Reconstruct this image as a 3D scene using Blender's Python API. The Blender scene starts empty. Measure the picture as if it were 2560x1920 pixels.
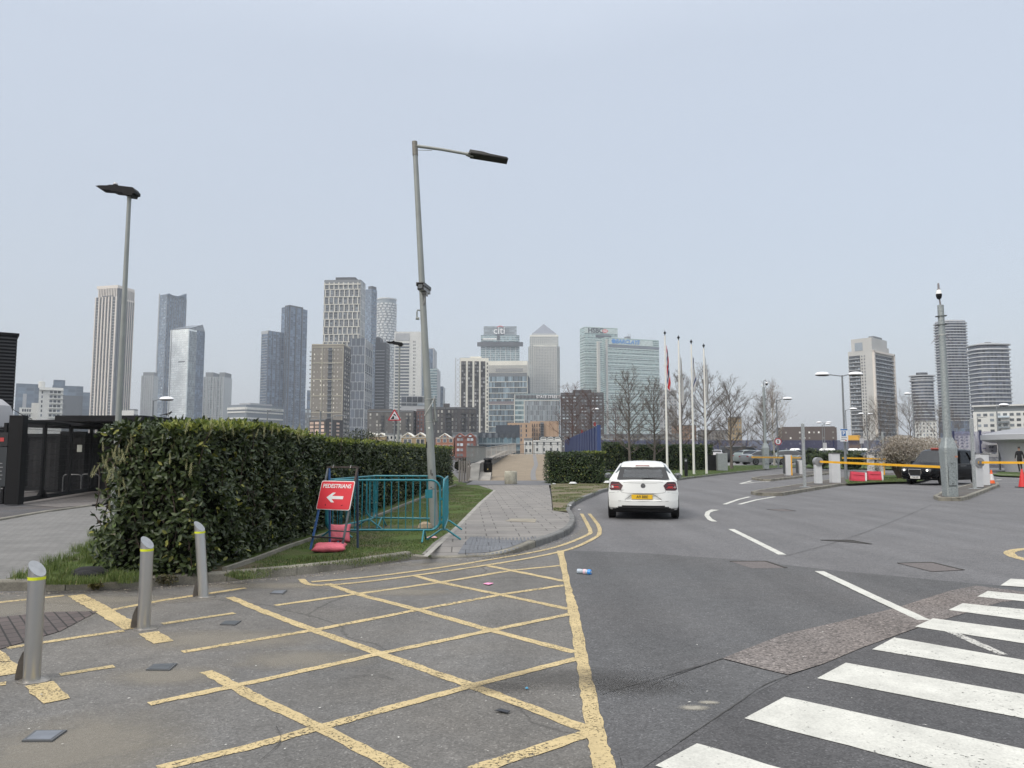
import bpy, bmesh, math, random
import numpy as np
from math import sin, cos, pi, radians as R, sqrt, atan2, floor
from mathutils import Vector, Matrix
random.seed(7); np.random.seed(7)
S = bpy.context.scene
C = S.collection
# ---------------------------------------------------------------- camera
FPX, EYE, HOR = 1900.0, 1.66, 1133.0
PITCH = math.atan((HOR-960)/FPX)
cd = bpy.data.cameras.new('camera'); cam = bpy.data.objects.new('camera', cd); C.objects.link(cam)
cam.location = (0, 0, EYE); cam.rotation_euler = (pi/2+PITCH, 0, 0)
cd.sensor_width = 36; cd.lens = 36*FPX/2560; cd.clip_start = .05; cd.clip_end = 12000
S.camera = cam
# ---------------------------------------------------------------- light
SUN_EL, SUN_AZ = R(42), R(222)      # azimuth clockwise from +Y: behind the camera, to the left
w = bpy.data.worlds.new('World'); S.world = w; w.use_nodes = True
nt = w.node_tree; nt.nodes.clear()
def N(t, k, **kw):
    n = t.nodes.new(k)
    for a, b in kw.items(): setattr(n, a, b)
    return n
out = N(nt, 'ShaderNodeOutputWorld'); bg = N(nt, 'ShaderNodeBackground'); bg2 = N(nt, 'ShaderNodeBackground')
sky = N(nt, 'ShaderNodeTexSky', sky_type='NISHITA', sun_disc=False)
sky.sun_elevation = SUN_EL; sky.sun_rotation = SUN_AZ; sky.dust_density = 4; sky.air_density = 1.2
nt.links.new(sky.outputs[0], bg.inputs[0]); bg.inputs[1].default_value = 0.05
tc = N(nt, 'ShaderNodeTexCoord'); sx = N(nt, 'ShaderNodeSeparateXYZ'); nt.links.new(tc.outputs['Generated'], sx.inputs[0])
rp = N(nt, 'ShaderNodeValToRGB'); cr_ = rp.color_ramp
nz = N(nt, 'ShaderNodeTexNoise'); nz.inputs['Scale'].default_value = 1.6; nz.inputs['Detail'].default_value = 3
mpn = N(nt, 'ShaderNodeMapping'); mpn.inputs['Scale'].default_value = (1, 1, 3.2)
nt.links.new(tc.outputs['Generated'], mpn.inputs[0]); nt.links.new(mpn.outputs[0], nz.inputs[0])
ma = N(nt, 'ShaderNodeMath', operation='MULTIPLY_ADD'); ma.inputs[1].default_value = .11; nt.links.new(nz.outputs[0], ma.inputs[0])
nt.links.new(sx.outputs[2], ma.inputs[2]); nt.links.new(ma.outputs[0], rp.inputs[0])
SKY = [(0.0, (.465, .488, .53)), (.13, (.49, .522, .58)), (.30, (.525, .562, .622)), (.52, (.57, .615, .685)), (.66, (.72, .77, .85)), (1.0, (2.5, 2.48, 2.45))]
cr_.elements[0].position = 0; cr_.elements[0].color = (*SKY[0][1], 1)
cr_.elements[1].position = 1; cr_.elements[1].color = (*SKY[-1][1], 1)
for p_, c_ in SKY[1:-1]:
    e = cr_.elements.new(p_); e.color = (*c_, 1)
nt.links.new(rp.outputs[0], bg2.inputs[0]); bg2.inputs[1].default_value = 0.93
ad = N(nt, 'ShaderNodeAddShader'); nt.links.new(bg.outputs[0], ad.inputs[0]); nt.links.new(bg2.outputs[0], ad.inputs[1])
nt.links.new(ad.outputs[0], out.inputs[0])
sl = bpy.data.lights.new('sun', 'SUN'); sl.energy = 1.4; sl.angle = R(14); sl.color = (1, .95, .87)
so = bpy.data.objects.new('sun', sl); C.objects.link(so)
sd = Vector((sin(SUN_AZ)*cos(SUN_EL), cos(SUN_AZ)*cos(SUN_EL), sin(SUN_EL)))
so.rotation_euler = sd.to_track_quat('Z', 'Y').to_euler(); so.location = (-30, -30, 60)
S.view_settings.view_transform = 'Standard'; S.view_settings.look = 'None'
S.view_settings.exposure = 0; S.view_settings.gamma = 1
S.cycles.max_bounces = 6; S.cycles.diffuse_bounces = 2; S.cycles.glossy_bounces = 2
S.cycles.transparent_max_bounces = 12; S.cycles.transmission_bounces = 3; S.cycles.volume_bounces = 0
# ---------------------------------------------------------------- geometry helpers
def tz(y):
    """the ground rises very gently beyond 45 m"""
    return 0.0 if y < 45 else (min(y, 85)-45)*.0125
def ray(px, py):
    x = (px-1280)/FPX; v = (960-py)/FPX
    return Vector((x, cos(PITCH)-sin(PITCH)*v, sin(PITCH)+cos(PITCH)*v))
def P(px, py, Y):
    d = ray(px, py); return Vector((0, 0, EYE))+d*(Y/d.y)
def G(px, py, dz=0.0):
    d = ray(px, py); z = dz
    for _ in range(30):
        t = (z-EYE)/d.z if d.z < -1e-5 else 1e4
        y = min(t*d.y, 400); z = tz(y)+dz
    return Vector((d.x*y/d.y, y, z))
def gp(px, Y, dz=0.0):
    """ground point under image column px at distance Y"""
    d = ray(px, HOR); return Vector((d.x*Y/d.y, Y, tz(Y)+dz))
def zpx(py, Y, px=1280): return P(px, py, Y).z
def cr(pts, n=6, closed=False):
    """Catmull-Rom through the points"""
    pts = [Vector(p) for p in pts]; out = []; m = len(pts)
    rng = range(m) if closed else range(m-1)
    for i in rng:
        if closed: a, b, c, d = pts[(i-1) % m], pts[i], pts[(i+1) % m], pts[(i+2) % m]
        else: a, b, c, d = pts[max(i-1, 0)], pts[i], pts[i+1], pts[min(i+2, m-1)]
        for k in range(n):
            t = k/n
            out.append(.5*((2*b)+(c-a)*t+(2*a-5*b+4*c-d)*t*t+(3*b-a-3*c+d)*t**3))
    if not closed: out.append(pts[-1])
    return out
class MB:
    def __init__(s): s.v = []; s.f = []; s.m = []; s.cur = 0
    def mat(s, i): s.cur = i; return s
    def add(s, vs, fs):
        n = len(s.v); s.v += [tuple(v) for v in vs]
        for f in fs: s.f.append(tuple(i+n for i in f)); s.m.append(s.cur)
        return s
    def box(s, c, d, rz=0, M_=None, bev=0):
        x, y, z = [k/2 for k in d]; c = Vector(c)
        if bev:
            b = bev; pr = [(-x+b, -y), (x-b, -y), (x, -y+b), (x, y-b), (x-b, y), (-x+b, y), (-x, y-b), (-x, -y+b)]
            pi_ = [(px*(x-b)/x, py*(y-b)/y) for px, py in pr]
            vs = [(a, e, -z+b) for a, e in pr]+[(a, e, z-b) for a, e in pr]+[(a, e, z) for a, e in pi_]+[(a, e, -z) for a, e in pi_]
            fs = [(i, (i+1) % 8, 8+(i+1) % 8, 8+i) for i in range(8)]+[(8+i, 8+(i+1) % 8, 16+(i+1) % 8, 16+i) for i in range(8)]
            fs += [(24+i, 24+(i+1) % 8, (i+1) % 8, i) for i in range(8)]+[tuple(range(16, 24)), tuple(range(31, 23, -1))]
        else:
            vs = [(a, b_, e) for e in (-z, z) for b_ in (-y, y) for a in (-x, x)]
            fs = [(0, 2, 3, 1), (4, 5, 7, 6), (0, 1, 5, 4), (2, 6, 7, 3), (1, 3, 7, 5), (0, 4, 6, 2)]
        Q = Matrix.Rotation(rz, 3, 'Z') if M_ is None else M_
        return s.add([c+Q @ Vector(v) for v in vs], fs)
    def cyl(s, a, b, r, r2=None, n=12, cap=True):
        a, b = Vector(a), Vector(b); r2 = r if r2 is None else r2
        d = (b-a).normalized(); u = d.orthogonal().normalized(); v = d.cross(u)
        vs = []
        for p, q in ((a, r), (b, r2)):
            for i in range(n): t = 2*pi*i/n; vs.append(p+(u*cos(t)+v*sin(t))*q)
        fs = [(i, (i+1) % n, n+(i+1) % n, n+i) for i in range(n)]
        if cap: fs += [tuple(range(n-1, -1, -1)), tuple(range(n, 2*n))]
        return s.add(vs, fs)
    def tube(s, pts, r, n=8, cap=True):
        pts = [Vector(p) for p in pts]; m = len(pts); rs = r if isinstance(r, (list, tuple)) else [r]*m
        u = None; vs = []
        for i, p in enumerate(pts):
            d = (pts[min(i+1, m-1)]-pts[max(i-1, 0)]).normalized()
            u = d.orthogonal().normalized() if u is None else (u-d*u.dot(d)).normalized()
            v = d.cross(u)
            for k in range(n): t = 2*pi*k/n; vs.append(p+(u*cos(t)+v*sin(t))*rs[i])
        fs = [(i*n+k, i*n+(k+1) % n, (i+1)*n+(k+1) % n, (i+1)*n+k) for i in range(m-1) for k in range(n)]
        if cap: fs += [tuple(range(n-1, -1, -1)), tuple(range((m-1)*n, m*n))]
        return s.add(vs, fs)
    def lathe(s, prof, c=(0, 0, 0), n=20, sx_=1, sy_=1):
        """prof: (radius, z) from bottom to top"""
        c = Vector(c); vs = []; m = len(prof)
        for r, z in prof:
            for k in range(n): t = 2*pi*k/n; vs.append(c+Vector((r*cos(t)*sx_, r*sin(t)*sy_, z)))
        fs = [(i*n+k, i*n+(k+1) % n, (i+1)*n+(k+1) % n, (i+1)*n+k) for i in range(m-1) for k in range(n)]
        fs += [tuple(range(n-1, -1, -1)), tuple(range((m-1)*n, m*n))]
        return s.add(vs, fs)
    def prism(s, poly, dvec):
        """closed polygon (3d points) extruded by dvec"""
        poly = [Vector(p) for p in poly]; d = Vector(dvec); n = len(poly)
        return s.add(poly+[p+d for p in poly], [tuple(range(n)), tuple(range(2*n-1, n-1, -1))]+[(i, n+i, n+(i+1) % n, (i+1) % n) for i in range(n)])
    def quad(s, *p): return s.add(p, [tuple(range(len(p)))])
    def mesh(s, name, mats, smooth=False, org=None, fix=True):
        me = bpy.data.meshes.new(name)
        vs = s.v if org is None else [(a-org[0], b-org[1], c-org[2]) for a, b, c in s.v]
        me.from_pydata(vs, [], s.f)
        mats = mats if isinstance(mats, (list, tuple)) else [mats]
        for m_ in mats: me.materials.append(m_)
        if len(mats) > 1: me.polygons.foreach_set('material_index', s.m)
        if fix:
            bm = bmesh.new(); bm.from_mesh(me); bmesh.ops.recalc_face_normals(bm, faces=bm.faces); bm.to_mesh(me); bm.free()
        if smooth:
            me.polygons.foreach_set('use_smooth', [True]*len(me.polygons))
            try: me.set_sharp_from_angle(angle=R(smooth if smooth is not True else 40))
            except Exception: pass
        me.update(); return me
    def build(s, name, mats, parent=None, smooth=False, fix=True):
        org = parent.matrix_world.translation if parent is not None else None
        if parent is not None:
            org = Vector((0, 0, 0)); q = parent
            while q is not None: org = org+Vector(q.location); q = q.parent
            if tuple(org) == (0, 0, 0): org = None
        return link(name, s.mesh(name, mats, smooth, org, fix), parent)
def link(name, me, parent=None, loc=(0, 0, 0), rz=0):
    o = bpy.data.objects.new(name, me); C.objects.link(o)
    o.parent = parent; o.location = loc; o.rotation_euler = (0, 0, rz); return o
def tag(o, label, cat, group=None):
    o['label'] = label; o['category'] = cat
    if group: o['group'] = group
    return o
def thing(name, label, cat, loc=(0, 0, 0), rz=0, group=None):
    o = bpy.data.objects.new(name, None); C.objects.link(o); o.location = loc; o.rotation_euler = (0, 0, rz)
    o.empty_display_size = .2
    return tag(o, label, cat, group)
def struct(o, kind='structure'): o['kind'] = kind; return o
def dup(root, loc, rz=None, label=None, group=None):
    def cp(o, par):
        c = o.copy(); C.objects.link(c); c.parent = par
        for ch in list(o.children): cp(ch, c)
        return c
    r = cp(root, None); r.location = loc
    if rz is not None: r.rotation_euler = (0, 0, rz)
    if label: r['label'] = label
    if group: r['group'] = group
    return r
def text(name, body, size, mat_, parent, loc, rot=(pi/2, 0, 0), ext=.002, sx_=1.0, align='CENTER', bold=0.0, shear=0):
    cu = bpy.data.curves.new(name, 'FONT'); cu.body = body; cu.size = size; cu.extrude = ext
    cu.align_x = align; cu.align_y = 'CENTER'; cu.offset = bold; cu.shear = shear; cu.resolution_u = 3
    t = bpy.data.objects.new('tmp', cu); C.objects.link(t)
    dg = bpy.context.evaluated_depsgraph_get(); me = bpy.data.meshes.new_from_object(t.evaluated_get(dg))
    bpy.data.objects.remove(t); me.materials.clear(); me.materials.append(mat_)
    o = link(name, me, parent, loc); o.rotation_euler = rot; o.scale = (sx_, 1, 1); return o
# ---------------------------------------------------------------- materials
_mc = {}
def M(name, col, rough=.6, metal=0, var=0.0, vs=4.0, bump=0.0, bs=60, spec=.5, rnd=0.0, var2=0, vs2=60, emit=None, st=(1, 1, 1)):
    if name in _mc: return _mc[name]
    m = bpy.data.materials.new(name); m.use_nodes = True; t = m.node_tree; L = t.links.new
    b = t.nodes['Principled BSDF']; b.inputs['Base Color'].default_value = (*col, 1)
    b.inputs['Roughness'].default_value = rough; b.inputs['Metallic'].default_value = metal
    b.inputs['Specular IOR Level'].default_value = spec
    if emit: b.inputs['Emission Color'].default_value = (*col, 1); b.inputs['Emission Strength'].default_value = emit
    tcn = N(t, 'ShaderNodeTexCoord'); mp = N(t, 'ShaderNodeMapping'); mp.inputs['Scale'].default_value = st
    L(tcn.outputs['Object'], mp.inputs[0]); fac = None
    def noise(sc, lo, hi, det=4):
        n = N(t, 'ShaderNodeTexNoise'); n.inputs['Scale'].default_value = sc; n.inputs['Detail'].default_value = det
        L(mp.outputs[0], n.inputs[0])
        r = N(t, 'ShaderNodeMapRange'); r.inputs[1].default_value = .3; r.inputs[2].default_value = .7
        r.inputs[3].default_value = lo; r.inputs[4].default_value = hi; L(n.outputs[0], r.inputs[0]); return r.outputs[0]
    def mul(a, b_):
        if a is None: return b_
        x = N(t, 'ShaderNodeMath', operation='MULTIPLY'); L(a, x.inputs[0]); L(b_, x.inputs[1]); return x.outputs[0]
    if var: fac = mul(fac, noise(vs, 1-var, 1+var))
    if var2: fac = mul(fac, noise(vs2, 1-var2, 1+var2, 2))
    if rnd:
        oi = N(t, 'ShaderNodeObjectInfo'); gi = N(t, 'ShaderNodeNewGeometry')
        a = N(t, 'ShaderNodeMath', operation='ADD'); L(oi.outputs['Random'], a.inputs[0]); L(gi.outputs['Random Per Island'], a.inputs[1])
        f = N(t, 'ShaderNodeMath', operation='FRACT'); L(a.outputs[0], f.inputs[0])
        p = N(t, 'ShaderNodeMath', operation='POWER'); L(f.outputs[0], p.inputs[0]); p.inputs[1].default_value = 2.5
        r = N(t, 'ShaderNodeMapRange'); r.inputs[3].default_value = 1-rnd*.5; r.inputs[4].default_value = 1+rnd*2.5; L(p.outputs[0], r.inputs[0])
        fac = mul(fac, r.outputs[0])
    if fac is not None:
        mx = N(t, 'ShaderNodeVectorMath', operation='SCALE'); mx.inputs[0].default_value = col; L(fac, mx.inputs['Scale']); L(mx.outputs[0], b.inputs['Base Color'])
    if bump:
        n = N(t, 'ShaderNodeTexNoise'); n.inputs['Scale'].default_value = bs; n.inputs['Detail'].default_value = 3; L(mp.outputs[0], n.inputs[0])
        bp = N(t, 'ShaderNodeBump'); bp.inputs['Strength'].default_value = bump; bp.inputs['Distance'].default_value = .02
        L(n.outputs[0], bp.inputs['Height']); L(bp.outputs[0], b.inputs['Normal'])
    _mc[name] = m; return m
def glassgrid(name, glass, line, cw, ch, lw=.12, lh=.2, rv=.5, rough=.25, spec=.6, zig=0, tint=None):
    """curtain wall: panes of cw x ch metres, lines between them"""
    if name in _mc: return _mc[name]
    m = bpy.data.materials.new(name); m.use_nodes = True; t = m.node_tree; L = t.links.new
    b = t.nodes['Principled BSDF']; b.inputs['Roughness'].default_value = rough; b.inputs['Specular IOR Level'].default_value = spec
    tcn = N(t, 'ShaderNodeTexCoord'); sp = N(t, 'ShaderNodeSeparateXYZ'); L(tcn.outputs['Object'], sp.inputs[0])
    def mth(op, a, b_=None, c_=None):
        n = N(t, 'ShaderNodeMath', operation=op)
        for i, q in enumerate((a, b_, c_)):
            if q is None: continue
            if isinstance(q, (int, float)): n.inputs[i].default_value = q
            else: L(q, n.inputs[i])
        return n.outputs[0]
    ux = mth('DIVIDE', sp.outputs[0], cw); uz = mth('DIVIDE', sp.outputs[2], ch)
    fz = mth('FLOOR', uz)
    if zig: ux = mth('ADD', ux, mth('MULTIPLY', mth('MODULO', mth('FLOOR', mth('DIVIDE', fz, zig)), 2), .5))
    fx = mth('FLOOR', ux)
    lx = mth('LESS_THAN', mth('FRACT', ux), lw); lz = mth('LESS_THAN', mth('FRACT', uz), lh); ln = mth('MAXIMUM', lx, lz)
    cb = N(t, 'ShaderNodeCombineXYZ'); L(fx, cb.inputs[0]); L(fz, cb.inputs[1])
    wn = N(t, 'ShaderNodeTexWhiteNoise'); L(cb.outputs[0], wn.inputs['Vector'])
    pw = mth('POWER', wn.outputs['Value'], 2.0)
    ns = N(t, 'ShaderNodeTexNoise'); ns.inputs['Scale'].default_value = .035; ns.inputs['Detail'].default_value = 2; L(tcn.outputs['Object'], ns.inputs[0])
    big = mth('MULTIPLY_ADD', ns.outputs[0], .7, .65)
    fac = mth('MULTIPLY', mth('MULTIPLY_ADD', pw, rv*1.6, 1-rv*.5), big)
    mx = N(t, 'ShaderNodeVectorMath', operation='SCALE'); mx.inputs[0].default_value = glass; L(fac, mx.inputs['Scale'])
    mi = N(t, 'ShaderNodeMix', data_type='RGBA'); L(ln, mi.inputs[0]); L(mx.outputs[0], mi.inputs[6]); mi.inputs[7].default_value = (*line, 1)
    L(mi.outputs[2], b.inputs['Base Color'])
    _mc[name] = m; return m
def asphalt(name, col, speck=.38, blotch=.22, warm=(1.15, 1.02, .9), cracks=True, agg=90):
    m = bpy.data.materials.new(name); m.use_nodes = True; t = m.node_tree; L = t.links.new
    b = t.nodes['Principled BSDF']; b.inputs['Roughness'].default_value = .85; b.inputs['Specular IOR Level'].default_value = .3
    tcn = N(t, 'ShaderNodeTexCoord')
    def noise(sc, det=4, rg=.6):
        n = N(t, 'ShaderNodeTexNoise'); n.inputs['Scale'].default_value = sc; n.inputs['Detail'].default_value = det; n.inputs['Roughness'].default_value = rg
        L(tcn.outputs['Object'], n.inputs[0]); return n.outputs[0]
    def rng(v, a, b_, lo, hi):
        r = N(t, 'ShaderNodeMapRange'); L(v, r.inputs[0])
        for i, q in enumerate((a, b_, lo, hi)): r.inputs[i+1].default_value = q
        return r.outputs[0]
    def mul(a, b_):
        x = N(t, 'ShaderNodeMath', operation='MULTIPLY'); L(a, x.inputs[0]); L(b_, x.inputs[1]); return x.outputs[0]
    vo = N(t, 'ShaderNodeTexVoronoi'); vo.inputs['Scale'].default_value = agg; L(tcn.outputs['Object'], vo.inputs[0])
    sv = N(t, 'ShaderNodeSeparateColor'); L(vo.outputs['Color'], sv.inputs[0])
    f = rng(sv.outputs[0], 0, 1, 1-speck*.6, 1+speck*.6)
    pwr = N(t, 'ShaderNodeMath', operation='POWER'); L(sv.outputs[1], pwr.inputs[0]); pwr.inputs[1].default_value = 14
    f = mul(f, rng(pwr.outputs[0], 0, 1, 1, 1.7))
    f = mul(f, rng(noise(.55, 6, .65), .3, .7, 1-blotch, 1+blotch))
    f = mul(f, rng(noise(7, 5), .25, .75, .88, 1.12))
    mt = N(t, 'ShaderNodeMapping'); mt.inputs['Scale'].default_value = (1.3, .09, 1); mt.inputs['Rotation'].default_value = (0, 0, .42); L(tcn.outputs['Object'], mt.inputs[0])
    tk = N(t, 'ShaderNodeTexNoise'); tk.inputs['Scale'].default_value = 1; tk.inputs['Detail'].default_value = 3; L(mt.outputs[0], tk.inputs[0]); f = mul(f, rng(tk.outputs[0], .32, .68, .87, 1.10))
    if cracks:
        vc = N(t, 'ShaderNodeTexVoronoi', feature='DISTANCE_TO_EDGE'); vc.inputs['Scale'].default_value = .22
        ad_ = N(t, 'ShaderNodeMixRGB'); ad_.inputs[0].default_value = .25; nn = N(t, 'ShaderNodeTexNoise'); nn.inputs['Scale'].default_value = 1.6; nn.inputs['Detail'].default_value = 5
        L(tcn.outputs['Object'], nn.inputs[0]); L(tcn.outputs['Object'], ad_.inputs[1]); L(nn.outputs['Color'], ad_.inputs[2]); L(ad_.outputs[0], vc.inputs[0])
        f = mul(f, rng(vc.outputs[0], 0, .0035, .62, 1))
    mx = N(t, 'ShaderNodeVectorMath', operation='SCALE'); L(f, mx.inputs['Scale'])
    mi = N(t, 'ShaderNodeMix', data_type='RGBA'); L(rng(noise(.35, 4), .35, .65, 0, 1), mi.inputs[0])
    mi.inputs[6].default_value = (*col, 1); mi.inputs[7].default_value = (*[c*w_ for c, w_ in zip(col, warm)], 1)
    L(mi.outputs[2], mx.inputs[0]); L(mx.outputs[0], b.inputs['Base Color'])
    bp = N(t, 'ShaderNodeBump'); bp.inputs['Strength'].default_value = .35; bp.inputs['Distance'].default_value = .01
    L(vo.outputs['Distance'], bp.inputs['Height']); L(bp.outputs[0], b.inputs['Normal'])
    return m
def paint(name, col, wear=.42, sc=38):
    """worn road paint: flakes missing, dirt on top"""
    m = bpy.data.materials.new(name); m.use_nodes = True; t = m.node_tree; L = t.links.new
    b = t.nodes['Principled BSDF']; b.inputs['Roughness'].default_value = .7
    o = t.nodes['Material Output']; tcn = N(t, 'ShaderNodeTexCoord')
    def noise(sc_, det=5):
        n = N(t, 'ShaderNodeTexNoise'); n.inputs['Scale'].default_value = sc_; n.inputs['Detail'].default_value = det; n.inputs['Roughness'].default_value = .7
        L(tcn.outputs['Object'], n.inputs[0]); return n.outputs[0]
    def rng(v, a, b_, lo, hi):
        r = N(t, 'ShaderNodeMapRange'); L(v, r.inputs[0])
        for i, q in enumerate((a, b_, lo, hi)): r.inputs[i+1].default_value = q
        return r.outputs[0]
    mx = N(t, 'ShaderNodeVectorMath', operation='SCALE'); mx.inputs[0].default_value = col
    x = N(t, 'ShaderNodeMath', operation='MULTIPLY'); L(rng(noise(3.5), .3, .7, .80, 1.1), x.inputs[0]); L(rng(noise(60, 2), .3, .7, .86, 1.1), x.inputs[1])
    L(x.outputs[0], mx.inputs['Scale']); L(mx.outputs[0], b.inputs['Base Color'])
    sm = N(t, 'ShaderNodeMath', operation='ADD'); L(rng(noise(sc, 4), 0, 1, 0, 1), sm.inputs[0]); L(rng(noise(1.3, 3), .3, .7, -.06, .06), sm.inputs[1])
    msk = rng(sm.outputs[0], wear-.025, wear+.025, 0, 1)
    tr = N(t, 'ShaderNodeBsdfTransparent'); ms = N(t, 'ShaderNodeMixShader'); L(msk, ms.inputs[0]); L(tr.outputs[0], ms.inputs[1]); L(b.outputs[0], ms.inputs[2])
    L(ms.outputs[0], o.inputs[0]); return m
def slabs(name, c1, c2, mortar, bw, bh, ms_=.012, rot=0, var=.15, off=.5, rough=.8, scl=1.0):
    m = bpy.data.materials.new(name); m.use_nodes = True; t = m.node_tree; L = t.links.new
    b = t.nodes['Principled BSDF']; b.inputs['Roughness'].default_value = rough; b.inputs['Specular IOR Level'].default_value = .3
    tcn = N(t, 'ShaderNodeTexCoord'); mp = N(t, 'ShaderNodeMapping'); mp.inputs['Rotation'].default_value = (0, 0, rot); L(tcn.outputs['Object'], mp.inputs[0])
    br = N(t, 'ShaderNodeTexBrick'); L(mp.outputs[0], br.inputs[0]); br.offset = off
    br.inputs['Color1'].default_value = (*c1, 1); br.inputs['Color2'].default_value = (*c2, 1); br.inputs['Mortar'].default_value = (*mortar, 1)
    br.inputs['Scale'].default_value = 1; br.inputs['Brick Width'].default_value = bw; br.inputs['Row Height'].default_value = bh
    br.inputs['Mortar Size'].default_value = ms_; br.inputs['Bias'].default_value = 0
    n = N(t, 'ShaderNodeTexNoise'); n.inputs['Scale'].default_value = 1.2; n.inputs['Detail'].default_value = 7; n.inputs['Roughness'].default_value = .7; L(tcn.outputs['Object'], n.inputs[0])
    r = N(t, 'ShaderNodeMapRange'); r.inputs[1].default_value = .3; r.inputs[2].default_value = .7; r.inputs[3].default_value = 1-var; r.inputs[4].default_value = 1+var; L(n.outputs[0], r.inputs[0])
    n2 = N(t, 'ShaderNodeTexNoise'); n2.inputs['Scale'].default_value = 40; n2.inputs['Detail'].default_value = 3; L(tcn.outputs['Object'], n2.inputs[0])
    r2 = N(t, 'ShaderNodeMapRange'); r2.inputs[3].default_value = .85; r2.inputs[4].default_value = 1.15; L(n2.outputs[0], r2.inputs[0])
    x = N(t, 'ShaderNodeMath', operation='MULTIPLY'); L(r.outputs[0], x.inputs[0]); L(r2.outputs[0], x.inputs[1])
    mx = N(t, 'ShaderNodeVectorMath', operation='SCALE'); L(br.outputs['Color'], mx.inputs[0]); L(x.outputs[0], mx.inputs['Scale']); L(mx.outputs[0], b.inputs['Base Color'])
    bp = N(t, 'ShaderNodeBump'); bp.inputs['Strength'].default_value = .4; bp.inputs['Distance'].default_value = .004; bp.invert = True
    L(br.outputs['Fac'], bp.inputs['Height']); L(bp.outputs[0], b.inputs['Normal'])
    return m
def leafmat(name, c1, c2, c3=None, p3=.05, rough=.4, trans=.15):
    m = bpy.data.materials.new(name); m.use_nodes = True; t = m.node_tree; L = t.links.new
    b = t.nodes['Principled BSDF']; b.inputs['Roughness'].default_value = rough; b.inputs['Specular IOR Level'].default_value = .45
    o = t.nodes['Material Output']; gi = N(t, 'ShaderNodeNewGeometry'); rp_ = N(t, 'ShaderNodeValToRGB'); L(gi.outputs['Random Per Island'], rp_.inputs[0])
    e = rp_.color_ramp.elements; e[0].color = (*c1, 1); e[0].position = 0
    if c3:
        e[1].color = (*c3, 1); e[1].position = 1-p3*.5; q = rp_.color_ramp.elements.new(1-p3); q.color = (*c2, 1)
    else: e[1].color = (*c2, 1)
    L(rp_.outputs[0], b.inputs['Base Color'])
    if trans:
        tr = N(t, 'ShaderNodeBsdfTranslucent'); L(rp_.outputs[0], tr.inputs[0]); ms = N(t, 'ShaderNodeMixShader'); ms.inputs[0].default_value = trans
        L(b.outputs[0], ms.inputs[1]); L(tr.outputs[0], ms.inputs[2]); L(ms.outputs[0], o.inputs[0])
    return m
def clearglass(name, tint=(.55, .62, .62), mixf=.12):
    m = bpy.data.materials.new(name); m.use_nodes = True; t = m.node_tree; L = t.links.new; t.nodes.clear()
    o = N(t, 'ShaderNodeOutputMaterial'); tr = N(t, 'ShaderNodeBsdfTransparent'); tr.inputs[0].default_value = (*tint, 1)
    gl = N(t, 'ShaderNodeBsdfGlossy'); gl.inputs[0].default_value = (.7, .72, .75, 1); gl.inputs['Roughness'].default_value = .03; lw = N(t, 'ShaderNodeLayerWeight'); lw.inputs[0].default_value = .35
    r = N(t, 'ShaderNodeMapRange'); r.inputs[3].default_value = mixf; r.inputs[4].default_value = .6; L(lw.outputs['Fresnel'], r.inputs[0])
    ms = N(t, 'ShaderNodeMixShader'); L(r.outputs[0], ms.inputs[0]); L(tr.outputs[0], ms.inputs[1]); L(gl.outputs[0], ms.inputs[2]); L(ms.outputs[0], o.inputs[0]); return m
steel = M('stainless steel', (.56, .56, .55), .33, 1, var=.08, vs=3, st=(1, 1, .08), bump=.02, bs=8)
galv = M('galvanised steel', (.30, .33, .33), .55, .35, var=.28, vs=26, bump=.03, var2=.1)
polegrey = M('grey painted steel', (.27, .285, .27), .45, .2, var=.10, vs=2.5)
black = M('black paint', (.010, .010, .011), .45, spec=.3)
blackmt = M('black matt', (.014, .014, .015), .7, spec=.2)
white = M('white paint', (.78, .78, .75), .4, var=.06)
rubber = M('tyre rubber', (.012, .012, .012), .8)
conc = M('concrete', (.27, .26, .235), .85, var=.22, vs=3.5, var2=.1, bump=.15, bs=30)
yellowp = M('barrier yellow', (.80, .42, .02), .4, var=.05)
# ================================================================ ground, roads, kerbs, markings
def drape(name, pts, dz, m, kind='structure', parent=None, fine=0):
    """polygon (ground points) laid over the gently rising ground; cut where the slope changes"""
    from mathutils.geometry import delaunay_2d_cdt
    n = len(pts); r = delaunay_2d_cdt([Vector((p[0], p[1])) for p in pts], [], [tuple(range(n))], 1, 1e-5)
    bm = bmesh.new(); vs = [bm.verts.new((p.x, p.y, 0)) for p in r[0]]
    for f in r[2]: bm.faces.new([vs[i] for i in f])
    for y in (45, 55, 65, 75, 85):
        bmesh.ops.bisect_plane(bm, geom=bm.verts[:]+bm.edges[:]+bm.faces[:], plane_co=(0, y, 0), plane_no=(0, 1, 0), dist=1e-5)
    if fine:
        for k in range(40):
            for co, no in (((0, 11.6+k*.15, 0), (0, 1, 0)), ((-1.9+k*.12, 0, 0), (1, 0, 0))):
                bmesh.ops.bisect_plane(bm, geom=bm.verts[:]+bm.edges[:]+bm.faces[:], plane_co=co, plane_no=no, dist=1e-5)
    bmesh.ops.recalc_face_normals(bm, faces=bm.faces)
    for f in bm.faces:
        if f.normal.z < 0: f.normal_flip()
    for v in bm.verts: v.co.z = tz(v.co.y)+(dz(v.co.x, v.co.y) if callable(dz) else dz)
    me = bpy.data.meshes.new(name); bm.to_mesh(me); bm.free(); me.materials.append(m)
    o = link(name, me, parent)
    if kind: o['kind'] = kind
    return o
def px_(pts, dz=0.0): return [G(x, y, dz) for x, y in pts]
A_old = asphalt('asphalt old', (.126, .124, .120), warm=(1.06, 1.01, .94), blotch=.16)
A_mid = asphalt('asphalt grey', (.128, .127, .130), speck=.5, warm=(1.0, .99, .98), blotch=.10, cracks=False)
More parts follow.
